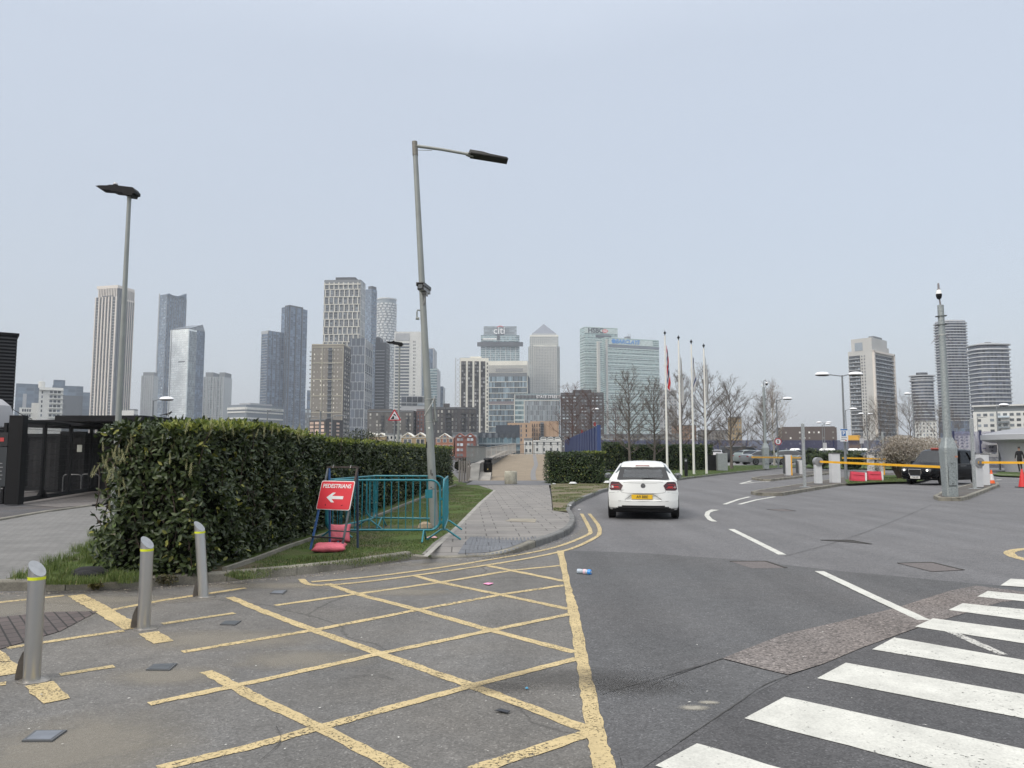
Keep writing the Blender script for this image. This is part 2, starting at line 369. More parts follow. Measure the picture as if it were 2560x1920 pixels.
A_new = asphalt('asphalt charcoal', (.090, .091, .093), speck=.45, warm=(1.03, 1, .98), blotch=.09, cracks=False)
A_zeb = asphalt('asphalt dark', (.074, .074, .076), speck=.5, warm=(1.03, 1, .98), blotch=.10, cracks=False)
A_red = asphalt('aggregate brown', (.142, .129, .122), speck=.85, warm=(1.05, 1, .96), blotch=.12, cracks=False, agg=60)
G_far = M('far ground', (.10, .10, .09), .9, var=.2, vs=.02)
mb = MB(); mb.box((0, 2400, -.35), (9000, 7000, .1)); struct(mb.build('ground', G_far))
mb = MB(); 
ys = [-25, 45, 85, 130]
mb.add([(x, y, tz(y)) for y in ys for x in (-60, 90)], [(2*i, 2*i+1, 2*i+3, 2*i+2) for i in range(3)])
struct(mb.build('road', A_mid))
mb = MB(); mb.box((-150, 310, -.28), (900, 330, .02)); struct(mb.build('river', M('river water', (.05, .06, .06), .12, spec=.6, bump=.4, bs=.6)))
# surface patches (each its own sheet, 3-4 mm apart)
drape('junction_surface', px_([(-700, 1460), (-200, 1490), (100, 1479), (330, 1471), (600, 1452), (900, 1418), (1120, 1394), (1290, 1385), (1420, 1350), (1490, 1290), (1505, 1335), (1430, 1378), (1432, 1480), (1455, 1600), (1500, 1760), (1560, 2050), (1700, 2600), (-1500, 2600)]), .003, A_old)
drape('resurfaced_patch', px_([(1400, 1376), (1620, 1384), (1850, 1400), (2115, 1430), (2462, 1462), (2700, 1475), (2700, 1500), (2400, 1482), (2243, 1532), (2098, 1557), (1960, 1590), (1806, 1648), (1660, 1700), (1530, 1770), (1560, 1960), (1530, 1960), (1470, 1700), (1440, 1540), (1425, 1450)]), .0055, A_new)
drape('aggregate_strip', px_([(1806, 1649), (1960, 1588), (2098, 1557), (2243, 1521), (2375, 1479), (2440, 1466), (2560, 1481), (2640, 1490), (2500, 1508), (2290, 1573), (2160, 1620), (2060, 1662), (1970, 1690), (1911, 1676)]), .011, A_red)
drape('crossing_surface', px_([(1973, 1692), (2060, 1663), (2160, 1621), (2290, 1574), (2500, 1508), (2640, 1488), (3300, 1500), (3600, 2700), (1200, 2700), (1560, 1960), (1700, 1860), (1840, 1765)]), .0085, A_zeb)
drape('trench_patch', px_([(1530, 1770), (1660, 1702), (1806, 1650), (1911, 1677), (1972, 1691), (1840, 1764), (1700, 1858), (1570, 1950), (1545, 1880)]), .007, A_new)
stain = M('oil stain', (.045, .042, .038), .7, var=.3, vs=5)
def soft(name, col, a=.5, rough=.8, sc=2.2):
    m = bpy.data.materials.new(name); m.use_nodes = True; t = m.node_tree; L = t.links.new; b = t.nodes['Principled BSDF']
    b.inputs['Base Color'].default_value = (*col, 1); b.inputs['Roughness'].default_value = rough
    tcn = N(t, 'ShaderNodeTexCoord'); n = N(t, 'ShaderNodeTexNoise'); n.inputs['Scale'].default_value = sc; n.inputs['Detail'].default_value = 6; n.inputs['Roughness'].default_value = .7
    L(tcn.outputs['Object'], n.inputs[0])
    gr = N(t, 'ShaderNodeTexGradient', gradient_type='SPHERICAL'); mp = N(t, 'ShaderNodeMapping'); L(tcn.outputs['Generated'], mp.inputs[0])
    mp.inputs['Location'].default_value = (-1, -1, 0); mp.inputs['Scale'].default_value = (2, 2, 0); L(mp.outputs[0], gr.inputs[0])
    x = N(t, 'ShaderNodeMath', operation='MULTIPLY'); L(gr.outputs[1], x.inputs[0]); L(n.outputs[0], x.inputs[1])
    r = N(t, 'ShaderNodeMapRange'); r.inputs[1].default_value = .06; r.inputs[2].default_value = .34; r.inputs[3].default_value = 0; r.inputs[4].default_value = a; L(x.outputs[0], r.inputs[0])
    tr = N(t, 'ShaderNodeBsdfTransparent'); ms = N(t, 'ShaderNodeMixShader'); L(r.outputs[0], ms.inputs[0]); L(tr.outputs[0], ms.inputs[1]); L(b.outputs[0], ms.inputs[2])
    L(ms.outputs[0], t.nodes['Material Output'].inputs[0]); return m
oil = soft('oil stain soft', (.055, .052, .048), .34); dust = soft('dust soft', (.26, .235, .19), .5, sc=5); pale = soft('pale spill', (.33, .31, .26), .8, sc=9); wet = soft('damp stain', (.05, .047, .045), .6)
def blob(name, px, py, rx, ry, m, dz, rz=0):
    c = G(px, py); mb = MB(); n = 20
    vs = [(c.x+rx*cos(2*pi*i/n)*cos(rz)-ry*sin(2*pi*i/n)*sin(rz), c.y+rx*cos(2*pi*i/n)*sin(rz)+ry*sin(2*pi*i/n)*cos(rz), tz(c.y)+dz) for i in range(n)]
    mb.add(vs, [tuple(range(n))]); return struct(mb.build(name, m))
blob('oil_stain', 1440, 1700, .9, .38, oil, .0102, .1); blob('oil_stain', 1590, 1722, .5, .25, oil, .0103); blob('oil_stain', 1240, 1722, .35, .2, oil, .0104)
blob('pale_spill', 1735, 1773, .13, .07, pale, .0105); blob('pale_spill', 1772, 1760, .09, .05, pale, .0105)
for i, (a, b, r1, r2) in enumerate(((180, 1870, .9, .8), (120, 1520, 1.6, .9), (560, 1600, 1.2, .5), (420, 1690, .6, .35), (760, 1650, .8, .4), (1000, 1480, 1.0, .4), (250, 1500, 1.8, .35), (700, 1465, 1.6, .3), (1150, 1412, 1.3, .3))):
    blob('dust_patch', a, b, r1, r2, dust, .0040+i*.0002)
# brick paviours sunk in the junction, left
drape('paviour_panel', px_([(0, 1545), (120, 1532), (245, 1530), (150, 1580), (0, 1625), (-260, 1680), (-200, 1570)]), .009, slabs('red paviours', (.105, .085, .08), (.08, .068, .065), (.03, .028, .026), .2, .1, .008, rot=.9, var=.25))
# pavement on the far left
PZ = .10
drape('left_pavement', px_([(-400, 1560), (0, 1452), (92, 1422), (205, 1380), (262, 1330), (300, 1262), (228, 1266), (110, 1282), (0, 1302), (-500, 1380)], PZ), PZ, slabs('block paving', (.185, .18, .172), (.16, .157, .15), (.10, .098, .09), .2, .1, .006, rot=.35, var=.16))
drape('left_access_road', px_([(-500, 1372), (0, 1298), (110, 1279), (228, 1263), (300, 1250), (350, 1200), (250, 1180), (-300, 1190)], .07), .07, asphalt('access asphalt', (.078, .078, .082), blotch=.1))
drape('yard_paving', px_([(60, 1262), (150, 1268), (228, 1262), (330, 1235), (330, 1190), (100, 1190), (40, 1230)], .08), .080, slabs('yard blocks', (.17, .155, .145), (.145, .135, .13), (.09, .085, .08), .2, .1, .006, rot=.2))
# verges -------------------------------------------------------
VZ = .115
earth = M('verge earth', (.115, .092, .066), .95, var=.35, vs=2.2, var2=.25, vs2=50, bump=.6, bs=25)
def turf(name, g, e_, th=.48, sc=.9):
    m = bpy.data.materials.new(name); m.use_nodes = True; t = m.node_tree; L = t.links.new; b = t.nodes['Principled BSDF']; b.inputs['Roughness'].default_value = .9; b.inputs['Specular IOR Level'].default_value = .2
    tcn = N(t, 'ShaderNodeTexCoord')
    def noise(s_, d=6):
        n = N(t, 'ShaderNodeTexNoise'); n.inputs['Scale'].default_value = s_; n.inputs['Detail'].default_value = d; n.inputs['Roughness'].default_value = .7; L(tcn.outputs['Object'], n.inputs[0]); return n
    n1 = noise(sc); r = N(t, 'ShaderNodeMapRange'); r.inputs[1].default_value = th-.07; r.inputs[2].default_value = th+.07; L(n1.outputs[0], r.inputs[0])
    mi = N(t, 'ShaderNodeMix', data_type='RGBA'); L(r.outputs[0], mi.inputs[0]); mi.inputs[6].default_value = (*e_, 1); mi.inputs[7].default_value = (*g, 1)
    n2 = noise(28, 3); r2 = N(t, 'ShaderNodeMapRange'); r2.inputs[1].default_value = .25; r2.inputs[2].default_value = .75; r2.inputs[3].default_value = .45; r2.inputs[4].default_value = 1.6; L(n2.outputs[0], r2.inputs[0])
    mx = N(t, 'ShaderNodeVectorMath', operation='SCALE'); L(mi.outputs[2], mx.inputs[0]); L(r2.outputs[0], mx.inputs['Scale']); L(mx.outputs[0], b.inputs['Base Color'])
    bp = N(t, 'ShaderNodeBump'); bp.inputs['Strength'].default_value = .7; bp.inputs['Distance'].default_value = .03; L(n2.outputs[0], bp.inputs['Height']); L(bp.outputs[0], b.inputs['Normal'])
    return m
T1 = turf('verge turf', (.062, .092, .022), (.10, .085, .055), .44); T2 = turf('worn turf', (.085, .10, .035), (.17, .14, .10), .52, 1.1); T3 = turf('lawn turf', (.060, .092, .026), (.09, .09, .045), .36, .3)
K1 = [(-500, 1500), (-150, 1484), (0, 1478), (150, 1478), (330, 1470), (460, 1461), (600, 1452), (760, 1437), (900, 1419), (1030, 1400)]
K2 = [(1026, 1400.5), (1080, 1397), (1150, 1395), (1240, 1390), (1300, 1380), (1345, 1366)]
K3 = [(1340, 1368), (1400, 1347), (1432, 1326), (1437, 1302), (1426, 1280), (1440, 1262), (1480, 1243), (1520, 1228), (1600, 1214), (1690, 1202), (1800, 1188), (1900, 1177), (1965, 1171), (2030, 1169)]
def kin(line, off=.10, n=6):
    p = cr(px_(line), n); out = []
    for i, q in enumerate(p):
        t = (p[min(i+1, len(p)-1)]-p[max(i-1, 0)]).normalized(); out.append(q+Vector((-t.y, t.x, 0))*off)
    return out
k1 = kin(K1[:]); k2 = kin(K2); k3 = kin(K3)
def kh(x):
    if x < -1.75: return .12
    if x < -1.25: return .12-.085*(x+1.75)/.5
    if x < -.35: return .035
    return .035+.085*min(1, (x+.35)/.8)
def zp(x, y):
    d = min((Vector((x, y, 0))-q).length for q in k2); return .12-(.12-kh(x))*max(0, 1-d/1.0)
drape('verge', k1+[q for q in k2 if q.x < -1.3]+px_([(1072, 1384), (1148, 1312), (1200, 1258), (1236, 1226), (1195, 1213), (1155, 1206), (1130, 1180), (900, 1180), (600, 1210), (300, 1262), (262, 1330), (205, 1380), (92, 1422), (0, 1452)], VZ), lambda x, y: zp(x, y)-.005 if y < 16 else .115, T1, fine=1)
PATH = slabs('path slabs', (.225, .212, .195), (.185, .175, .165), (.085, .08, .072), .62, .45, .012, rot=-.06, var=.17, off=.37)
drape('path', [q for q in k2 if q.x >= -1.45][::-1] + px_([(1148, 1312), (1200, 1258), (1236, 1226), (1195, 1213), (1372, 1212), (1378, 1245), (1381, 1276)], .12)+[q for q in k3[::-1] if q.y < 19.9], zp, PATH, fine=1)
drape('path_edging', px_([(1058, 1390), (1145, 1310), (1197, 1257), (1234, 1225), (1240, 1225), (1204, 1259), (1153, 1313), (1069, 1392)], .12), .122, conc)
drape('worn_verge', px_([(1383, 1277), (1380, 1245), (1376, 1206), (1520, 1206)], VZ)+[q for q in k3[::-1] if 19.9 <= q.y < 36], VZ+.008, T2)
drape('path_threshold', px_([(1165, 1212), (1185, 1200), (1378, 1200), (1378, 1213)], .12), .127, M('threshold granite', (.12, .12, .125), .8, var=.15))
# tactile paving: dark slabs with rows of blisters
drape('tactile_paving', px_([(1176, 1343), (1350, 1350)], .12)+[q for q in kin(K2, .17)[::-1] if -.92 < q.x < .36], lambda x, y: zp(x, y)+.006, slabs('tactile slabs', (.145, .152, .165), (.125, .132, .145), (.05, .05, .055), .4, .4, .008, rot=-.06), fine=1)
mb = MB()
for i in range(60):
    for j in range(44):
        x = -1.25+i*.067; y = 12.2+j*.072
        if (i*7+j*13) % 5 == 0: continue
        q = (1280+x/y*FPX, HOR+(EYE-.08)/y*FPX)
        t_ = (q[1]-1343)/50
        if 0.02 < t_ < .98 and q[0] > 1176-27*t_+4 and q[0] < 1350-90*max(0, (q[1]-1350)/32)-6 and min((Vector((x, y, 0))-kq).length for kq in k2) > .12:
            mb.lathe([(.022, 0), (.014, .006)], (x, y, zp(x, y)+.006), n=6)
o = mb.build('tactile_blister', M('blister', (.13, .138, .15), .7)); o['kind'] = 'stuff'; tag(o, 'rows of small raised blisters on the dark tactile paving by the dropped kerb', 'blisters')
mb = MB(); mb.prism(px_([(1264, 1303), (1278, 1297), (1341, 1298), (1338, 1306)], .12), (0, 0, .008)); tag(mb.build('access_cover', M('cover concrete', (.25, .225, .175), .85, var=.15)), 'pale buff access cover set in the paving slabs of the path', 'cover')
# kerbs --------------------------------------------------------
KM = [M('kerb stone', (.20, .188, .155), .9, var=.33, vs=2.5, bump=.5, bs=25, var2=.18), M('kerb stone grey', (.145, .145, .14), .9, var=.2, vs=4, bump=.4, bs=30, var2=.15)]
def kerb(name, pts, w=.14, h=.125, L_=.92, m=None, side=1, chamf=.02, hfun=None, drop=.02):
    """row of kerb stones; pts run along the road edge, body lies to the left of travel (side=1)"""
    pts = [Vector((p[0], p[1], 0)) for p in pts]
    d = [0]
    for a, b in zip(pts, pts[1:]): d.append(d[-1]+(b-a).length)
    def at(s_):
        s_ = max(0, min(s_, d[-1]-1e-6)); i = max(k for k in range(len(d)) if d[k] <= s_+1e-9); i = min(i, len(pts)-2)
        t = (s_-d[i])/max(d[i+1]-d[i], 1e-6); q = pts[i].lerp(pts[i+1], t)
        tg = (pts[min(i+1, len(pts)-1)]-pts[max(i-1, 0)] if t < .5 and i > 0 else pts[min(i+2, len(pts)-1)]-pts[i]).normalized()
        return q, Vector((-tg.y, tg.x, 0))*side
    mb = MB(); s_ = 0; rnd = random.Random(3)
    while s_ < d[-1]-.05:
        e = min(s_+L_, d[-1]); k = max(2, int((e-s_)/.3)+1); dh = rnd.uniform(-.004, .004); do = rnd.uniform(-.006, .006)
        vs = []
        for j in range(k):
            q, nrm = at(s_+.004+(e-s_-.008)*j/(k-1)); z0 = tz(q.y); hh = (h if hfun is None else hfun(q))+dh
            for a, zz in ((do, -drop), (do+.004, hh-chamf), (do+chamf, hh), (w+do, hh), (w+do, -drop)):
                p = q+nrm*a; vs.append((p.x, p.y, z0+zz))
        fs = [(5*j+a, 5*j+(a+1) % 5, 5*j+5+(a+1) % 5, 5*j+5+a) for j in range(k-1) for a in range(5)]+[tuple(range(5)), tuple(range(5*k-1, 5*k-6, -1))]
        mb.add(vs, fs); s_ = e
    return struct(mb.build(name, m or KM[0]))
kerb('kerb', cr(px_(K1), 3))
kerb('kerb', cr(px_(K2), 6), hfun=lambda q: kh(q.x), m=KM[0], w=.13)
kerb('kerb', cr(px_(K3), 6), m=KM[1], w=.13)
kerb('kerb', px_([(-600, 1386), (0, 1301), (120, 1280.5), (232, 1265)], .07), w=.12, h=.11, m=KM[0])
# timber/concrete edging strip beside the hedge
mb = MB()
ed = [(560, 1428), (640, 1401), (720, 1370), (905, 1308), (1000, 1268), (1075, 1238), (1110, 1224), (1140, 1213)]
eg = px_(ed, .12)
for a, b in zip(eg, eg[1:]):
    c = (a+b)/2; mb.box((c.x, c.y, .135), ((b-a).length-.01, .055, .07), rz=atan2(b.y-a.y, b.x-a.x))
struct(mb.build('edging_strip', KM[0]))
# yellow and white paint -----------------------------------------
YEL = paint('yellow road paint', (.49, .385, .20), .415, 60); YEW = paint('yellow road paint worn', (.50, .39, .20), .43, 30); WHT = paint('white road paint', (.54, .535, .485), .33, 30); WHW = paint('white road paint worn', (.5, .49, .45), .44)
cnt = [0]
def strip(name, pts, w, m, dz, jit=.006, cat='line', w2=None, grp=None, lab=None):
    """painted line of world width w along ground points, slightly ragged"""
    pts = [Vector(p) for p in pts]; ds = [0]
    for a, b in zip(pts, pts[1:]): ds.append(ds[-1]+(b-a).length)
    n = max(2, int(ds[-1]/.09)); vs = []
    for i in range(n+1):
        s_ = ds[-1]*i/n; k = max(j for j in range(len(ds)-1) if ds[j] <= s_+1e-9); t = (s_-ds[k])/max(1e-6, ds[k+1]-ds[k])
        q = pts[k].lerp(pts[k+1], t); tg = (pts[k+1]-pts[k]); tg.z = 0; tg.normalize(); nn = Vector((-tg.y, tg.x, 0))
        ww = w if w2 is None else w+(w2-w)*i/n
        for sg in (1, -1):
            p = q+nn*sg*(ww/2+random.uniform(-jit, jit)); vs.append((p.x, p.y, tz(p.y)+dz))
    mb = MB(); mb.add(vs, [(2*i, 2*i+1, 2*i+3, 2*i+2) for i in range(n)]); cnt[0] += 1
    return struct(mb.build(name, m, fix=False))
HA = [[(818, 1460), (895, 1487), (1047, 1526), (1228, 1577), (1437, 1632)], [(1037, 1440), (1100, 1457), (1258, 1489), (1422, 1524)], [(1214, 1414), (1283, 1428), (1412, 1454)],
      [(575, 1494), (650, 1526), (785, 1577), (950, 1636), (1182, 1717), (1470, 1826)], [(516, 1680), (640, 1746), (800, 1822), (1040, 1944)]]
HB = [[(-300, 1545), (0, 1507), (160, 1490)], [(273, 1527), (400, 1503), (614, 1471)], [(16, 1622), (160, 1600), (309, 1578)], [(405, 1561), (586, 1534)], [(688, 1515), (885, 1487), (1100, 1457), (1280, 1427), (1400, 1415)],
      [(150, 1689), (285, 1667)], [(456, 1632), (640, 1601), (785, 1577), (1050, 1525), (1258, 1487), (1412, 1464)],
      [(372, 1762), (640, 1706), (950, 1636), (1230, 1577), (1428, 1536)], [(-200, 1745), (0, 1712), (15, 1710)], [(395, 1925), (640, 1866), (800, 1821), (1182, 1716), (1442, 1648)], [(1180, 1930), (1440, 1845), (1480, 1832)]]
for i, l in enumerate(HA): strip('yellow_marking', px_(l), .10, YEL, .0062+i*.00012, .009)
for i, l in enumerate(HB): strip('yellow_marking', px_(l), .088 if i != 10 else .11, YEL if i not in (0, 1, 6) else YEW, .0068+i*.00012, .008)
for i, l in enumerate([[(190, 1489), (335, 1573)], [(372, 1583), (408, 1608)], [(-60, 1605), (28, 1688)], [(95, 1712), (143, 1755)]]): strip('yellow_marking', px_(l), .175, YEL, .0084+i*.0001, .012)
mb = MB()
LE = [(1393, 1378), (1411, 1468), (1419, 1520), (1442, 1662), (1463, 1819), (1481, 1920), (1497, 2010)]; RE = [(1408, 1377), (1428, 1468), (1444, 1520), (1473, 1662), (1510, 1819), (1537, 1920), (1560, 2010)]
le = cr(px_(LE), 14); re_ = cr(px_(RE), 14); vs = []
for a, b in zip(le, re_):
    j1, j2 = random.uniform(-.008, .008), random.uniform(-.008, .008); vs += [(a.x+j1, a.y, .0090), (b.x+j2, b.y, .0090)]
mb.add(vs, [(2*i, 2*i+1, 2*i+3, 2*i+2) for i in range(len(le)-1)]); struct(mb.build('yellow_marking', YEL, fix=False))
strip('yellow_double_line', cr(px_([(1473, 1285), (1495, 1313), (1499, 1332), (1489, 1344), (1443, 1367), (1385, 1384), (1280, 1404), (1103, 1431), (929, 1454), (819, 1464), (770, 1462), (754, 1449)]), 6), .088, YEL, .0092)
strip('yellow_double_line', cr(px_([(1454, 1285), (1469, 1313), (1476, 1329), (1469, 1338), (1414, 1361), (1356, 1377), (1280, 1391), (1103, 1420), (929, 1443), (779, 1456)]), 6), .088, YEL, .0094)
# keep-clear circle at the right edge
def arc(cx, cy, r, a0, a1, n=24): return [Vector((cx+r*cos(a0+(a1-a0)*i/n), cy+r*sin(a0+(a1-a0)*i/n), 0)) for i in range(n+1)]
cc = G(2560, 1405)
strip('yellow_marking', [Vector((cc.x+1.78-1.6*cos(a*.11-1.4), cc.y+.15+1.6*sin(a*.11-1.4), 0)) for a in range(26)], .16, YEW, .0040, .006)
strip('yellow_marking', [Vector((cc.x+1.78-1.26*cos(a*.11-1.4), cc.y+.15+1.26*sin(a*.11-1.4), 0)) for a in range(26)], .16, YEW, .0041, .006)
for l, w_ in (([(1828, 1323), (1956, 1387)], .13), ([(2048, 1430), (2180, 1493), (2310, 1553)], .13), ([(1811, 1261), (1845, 1249), (1874, 1242)], .13), ([(1848, 1261), (1890, 1250), (1937, 1242)], .13), ([(1851, 1209), (1878, 1202)], .16), ([(1851, 1210), (1885, 1206), (1924, 1203)], .14),
              ([(2040, 1172), (2076, 1168)], .2), ([(2058, 1185), (2096, 1181)], .15), ([(2495, 1194), (2560, 1197)], .1), ([(2490, 1200), (2505, 1198), (2600, 1199)], .1), ([(2490, 1206), (2600, 1206)], .1)):
    strip('white_marking', px_(l), w_, WHT, (.0125 if l[0][1] > 1400 else .004)+.0001*len(l), .004)
mb = MB(); hk = [(1798, 1275), (1777, 1274), (1764, 1280), (1761, 1289), (1769, 1299), (1779, 1304), (1793, 1304), (1781, 1298), (1773, 1289), (1775, 1282), (1784, 1278)]
mb.add([(p.x, p.y, .0042) for p in px_(hk)], [tuple(range(len(hk)))]); struct(mb.build('white_marking', WHT))
strip('white_marking', px_([(2330, 1561), (2390, 1588), (2508, 1640)]), .09, WHW, .0126)
ZB = [((1639, 1920), (1743, 1863), (1930, 1920), (1560, 1962)), ((1861, 1801), (1961, 1746), (2560, 1878), (2312, 1920)), ((2044, 1700), (2116, 1661), (2560, 1740), (2560, 1801)), ((2180, 1627), (2236, 1597), (2560, 1654), (2560, 1690)),
      ((2288, 1570), (2333, 1549), (2560, 1579), (2560, 1612)), ((2373, 1528), (2407, 1511), (2560, 1526), (2560, 1553)), ((2443, 1494), (2470, 1480), (2560, 1489), (2560, 1506)), ((2500, 1466), (2527, 1449), (2560, 1451), (2560, 1470))]
for i, (a, b, c, d) in enumerate(ZB):
    a, b, c, d = px_([a, b, c, d]); dt = (c-b).normalized(); db = (d-a).normalized() if i else dt
    L_ = 4.2; n = 40; vs = []
    for k in range(n+1):
        for p, dd in ((a, db), (b, dt)):
            q = p+dd*L_*k/n; vs.append((q.x+random.uniform(-.004, .004), q.y+random.uniform(-.005, .005), .0130))
    mb = MB(); mb.add(vs, [(2*j, 2*j+1, 2*j+3, 2*j+2) for j in range(n)]); struct(mb.build('zebra_stripe', WHT, fix=False))
# islands ----------------------------------------------------------
def island(outline, top_mat, name='traffic_island', h=.13, inner=None):
    pts = px_(outline)
    kerb('kerb', pts+[pts[0]], h=h, w=.14, m=KM[0], side=1, L_=.85)
    c = sum(pts, Vector())/len(pts)
    ins = [p+(c-p).normalized()*.06 for p in pts]
    return drape(name, ins, h-.012, top_mat)
tar = asphalt('island asphalt', (.085, .082, .078), blotch=.15)
I1 = [(1877, 1236), (1900, 1240), (1955, 1240), (2019, 1229), (2109, 1214), (2198, 1208), (2300, 1205), (2340, 1192), (2250, 1186), (2150, 1190), (2076, 1203), (2013, 1213), (1960, 1222), (1900, 1231)]
island(I1, tar)
drape('island_turf', px_([(2118, 1209), (2198, 1205), (2296, 1203), (2335, 1193), (2250, 1187), (2150, 1191), (2112, 1199)], .13), .127, T3)
island([(1879, 1199), (1905, 1203), (1930, 1203), (1985, 1197), (2040, 1190), (2090, 1184), (2085, 1180), (2040, 1182), (1960, 1189), (1895, 1196)], tar)
island([(2334, 1247), (2345, 1252), (2400, 1253), (2418, 1250), (2460, 1233), (2499, 1217), (2496, 1211), (2470, 1211), (2432, 1214), (2395, 1224), (2350, 1238)], tar)
# lawn with flagpoles, far verges, car park
drape('lawn', [q for q in k3 if q.y > 34.5]+px_([(2030, 1165), (1960, 1163), (1830, 1163), (1650, 1176), (1500, 1180), (1500, 1206)], .12), .112, T3)
drape('car_park', px_([(1300, 1163), (1800, 1165), (1900, 1162.5), (2030, 1164), (2300, 1163), (3000, 1163), (3000, 1150), (1300, 1152)], .03), .03, M('car park surface', (.17, .17, .17), .85, var=.1, vs=1))
drape('far_verge', px_([(2478, 1186), (2500, 1189), (2560, 1191), (2900, 1196), (2900, 1184), (2560, 1181), (2500, 1179)], .1), .1, T3)
kerb('kerb', px_([(2478, 1187), (2500, 1190), (2560, 1192), (2900, 1197)]), m=KM[0])
kerb('kerb', px_([(2020, 1169), (2100, 1171), (2200, 1174), (2300, 1175)]), m=KM[0])
drape('far_verge', px_([(2015, 1168.4), (2100, 1170), (2300, 1174), (2320, 1163), (2020, 1160)], .12), .12, T3)
# promenade ramp ---------------------------------------------------
def rz_(y): return .13 if y < 44 else .13+(min(y, 80)-44)*(1.52-.13)/36
mb = MB(); vs = []; st = [43, 44.2]+[44+k*2 for k in range(1, 19)]+[110]
for y in st:
    t = (y-43)/37; xl = -3.6 if y < 44.1 else -2.5+1.9*min(t, 1); xr = 3.2+1.6*min(t, 1)
    vs += [(xl, y, rz_(y)), (xr, y, rz_(y))]
mb.add(vs, [(2*i, 2*i+1, 2*i+3, 2*i+2) for i in range(len(st)-1)])
struct(mb.build('promenade_ramp', slabs('ramp surface', (.235, .19, .135), (.215, .175, .125), (.17, .14, .10), 1.2, .6, .01, rot=.03, var=.16)))
mb = MB()
for a, b in ((43.5, 47), (47, 52), (52, 60), (60, 80)):
    xa = [None, 1.22, 1.42, 1.85, 2.25, 3.1]; f_ = lambda y: 1.25+(y-43.5)*.012+(y > 50)*(min(y, 60)-50)*.045+(y > 60)*(y-60)*.01
    mb.add([(f_(a)-.16, a, rz_(a)+.012), (f_(a)+.16, a, rz_(a)+.012), (f_(b)+.16, b, rz_(b)+.012), (f_(b)-.16, b, rz_(b)+.012)], [(0, 1, 2, 3)])
struct(mb.build('drainage_channel', M('drain grey', (.17, .165, .16), .7, var=.1)))

crm = M('crack dark', (.055, .053, .05), .95)
for l, w_ in (([(1500, 1740), (1560, 1722), (1640, 1700), (1806, 1650)], .008), ([(1700, 1858), (1840, 1765), (1911, 1716), (1973, 1692)], .008), ([(640, 1915), (700, 1860), (690, 1820)], .004),
              ([(1480, 1345), (1560, 1330), (1690, 1318), (1800, 1300)], .007), ([(1960, 1392), (2110, 1350), (2230, 1305), (2330, 1262)], .010), ([(850, 1700), (930, 1690), (985, 1702)], .004)):
    strip('crack', cr(px_(l), 4), w_, crm, .0127, .003)
# ================================================================ buildings
wdark = M('window dark', (.045, .052, .062), .18, rnd=1.0, spec=.6)
wmid = M('window mid', (.10, .115, .13), .18, rnd=.9, spec=.6)
wpale = M('window pale', (.22, .25, .27), .2, rnd=.7, spec=.6)
wlit = M('window reflective', (.42, .40, .36), .2, rnd=.5)
cream = M('cream cladding', (.68, .62, .55), .7, var=.05, vs=.1)
ivory = M('ivory cladding', (.70, .68, .60), .7, var=.05, vs=.1)
offw = M('off white render', (.60, .60, .57), .7, var=.06, vs=.2)
ltgrey = M('light grey cladding', (.36, .37, .38), .6, var=.06, vs=.1)
mdgrey = M('mid grey cladding', (.17, .18, .19), .6, var=.08, vs=.1)
dkgrey = M('dark grey cladding', (.060, .064, .072), .6, var=.08, vs=.1)
stone = M('pale steel cladding', (.47, .465, .42), .5, var=.05, vs=.1)
brickg = M('grey brick', (.115, .108, .10), .85, var=.1, vs=.3)
brickd = M('dark brown brick', (.075, .070, .070), .85, var=.1, vs=.3)
brickr = M('red brick', (.20, .075, .055), .85, var=.12, vs=.4)
brickt = M('tan brick', (.34, .25, .14), .85, var=.1, vs=.4)
pinkb = M('pink buff brick', (.42, .29, .195), .85, var=.06, vs=.2)
navy = M('navy roofing', (.05, .06, .075), .6)
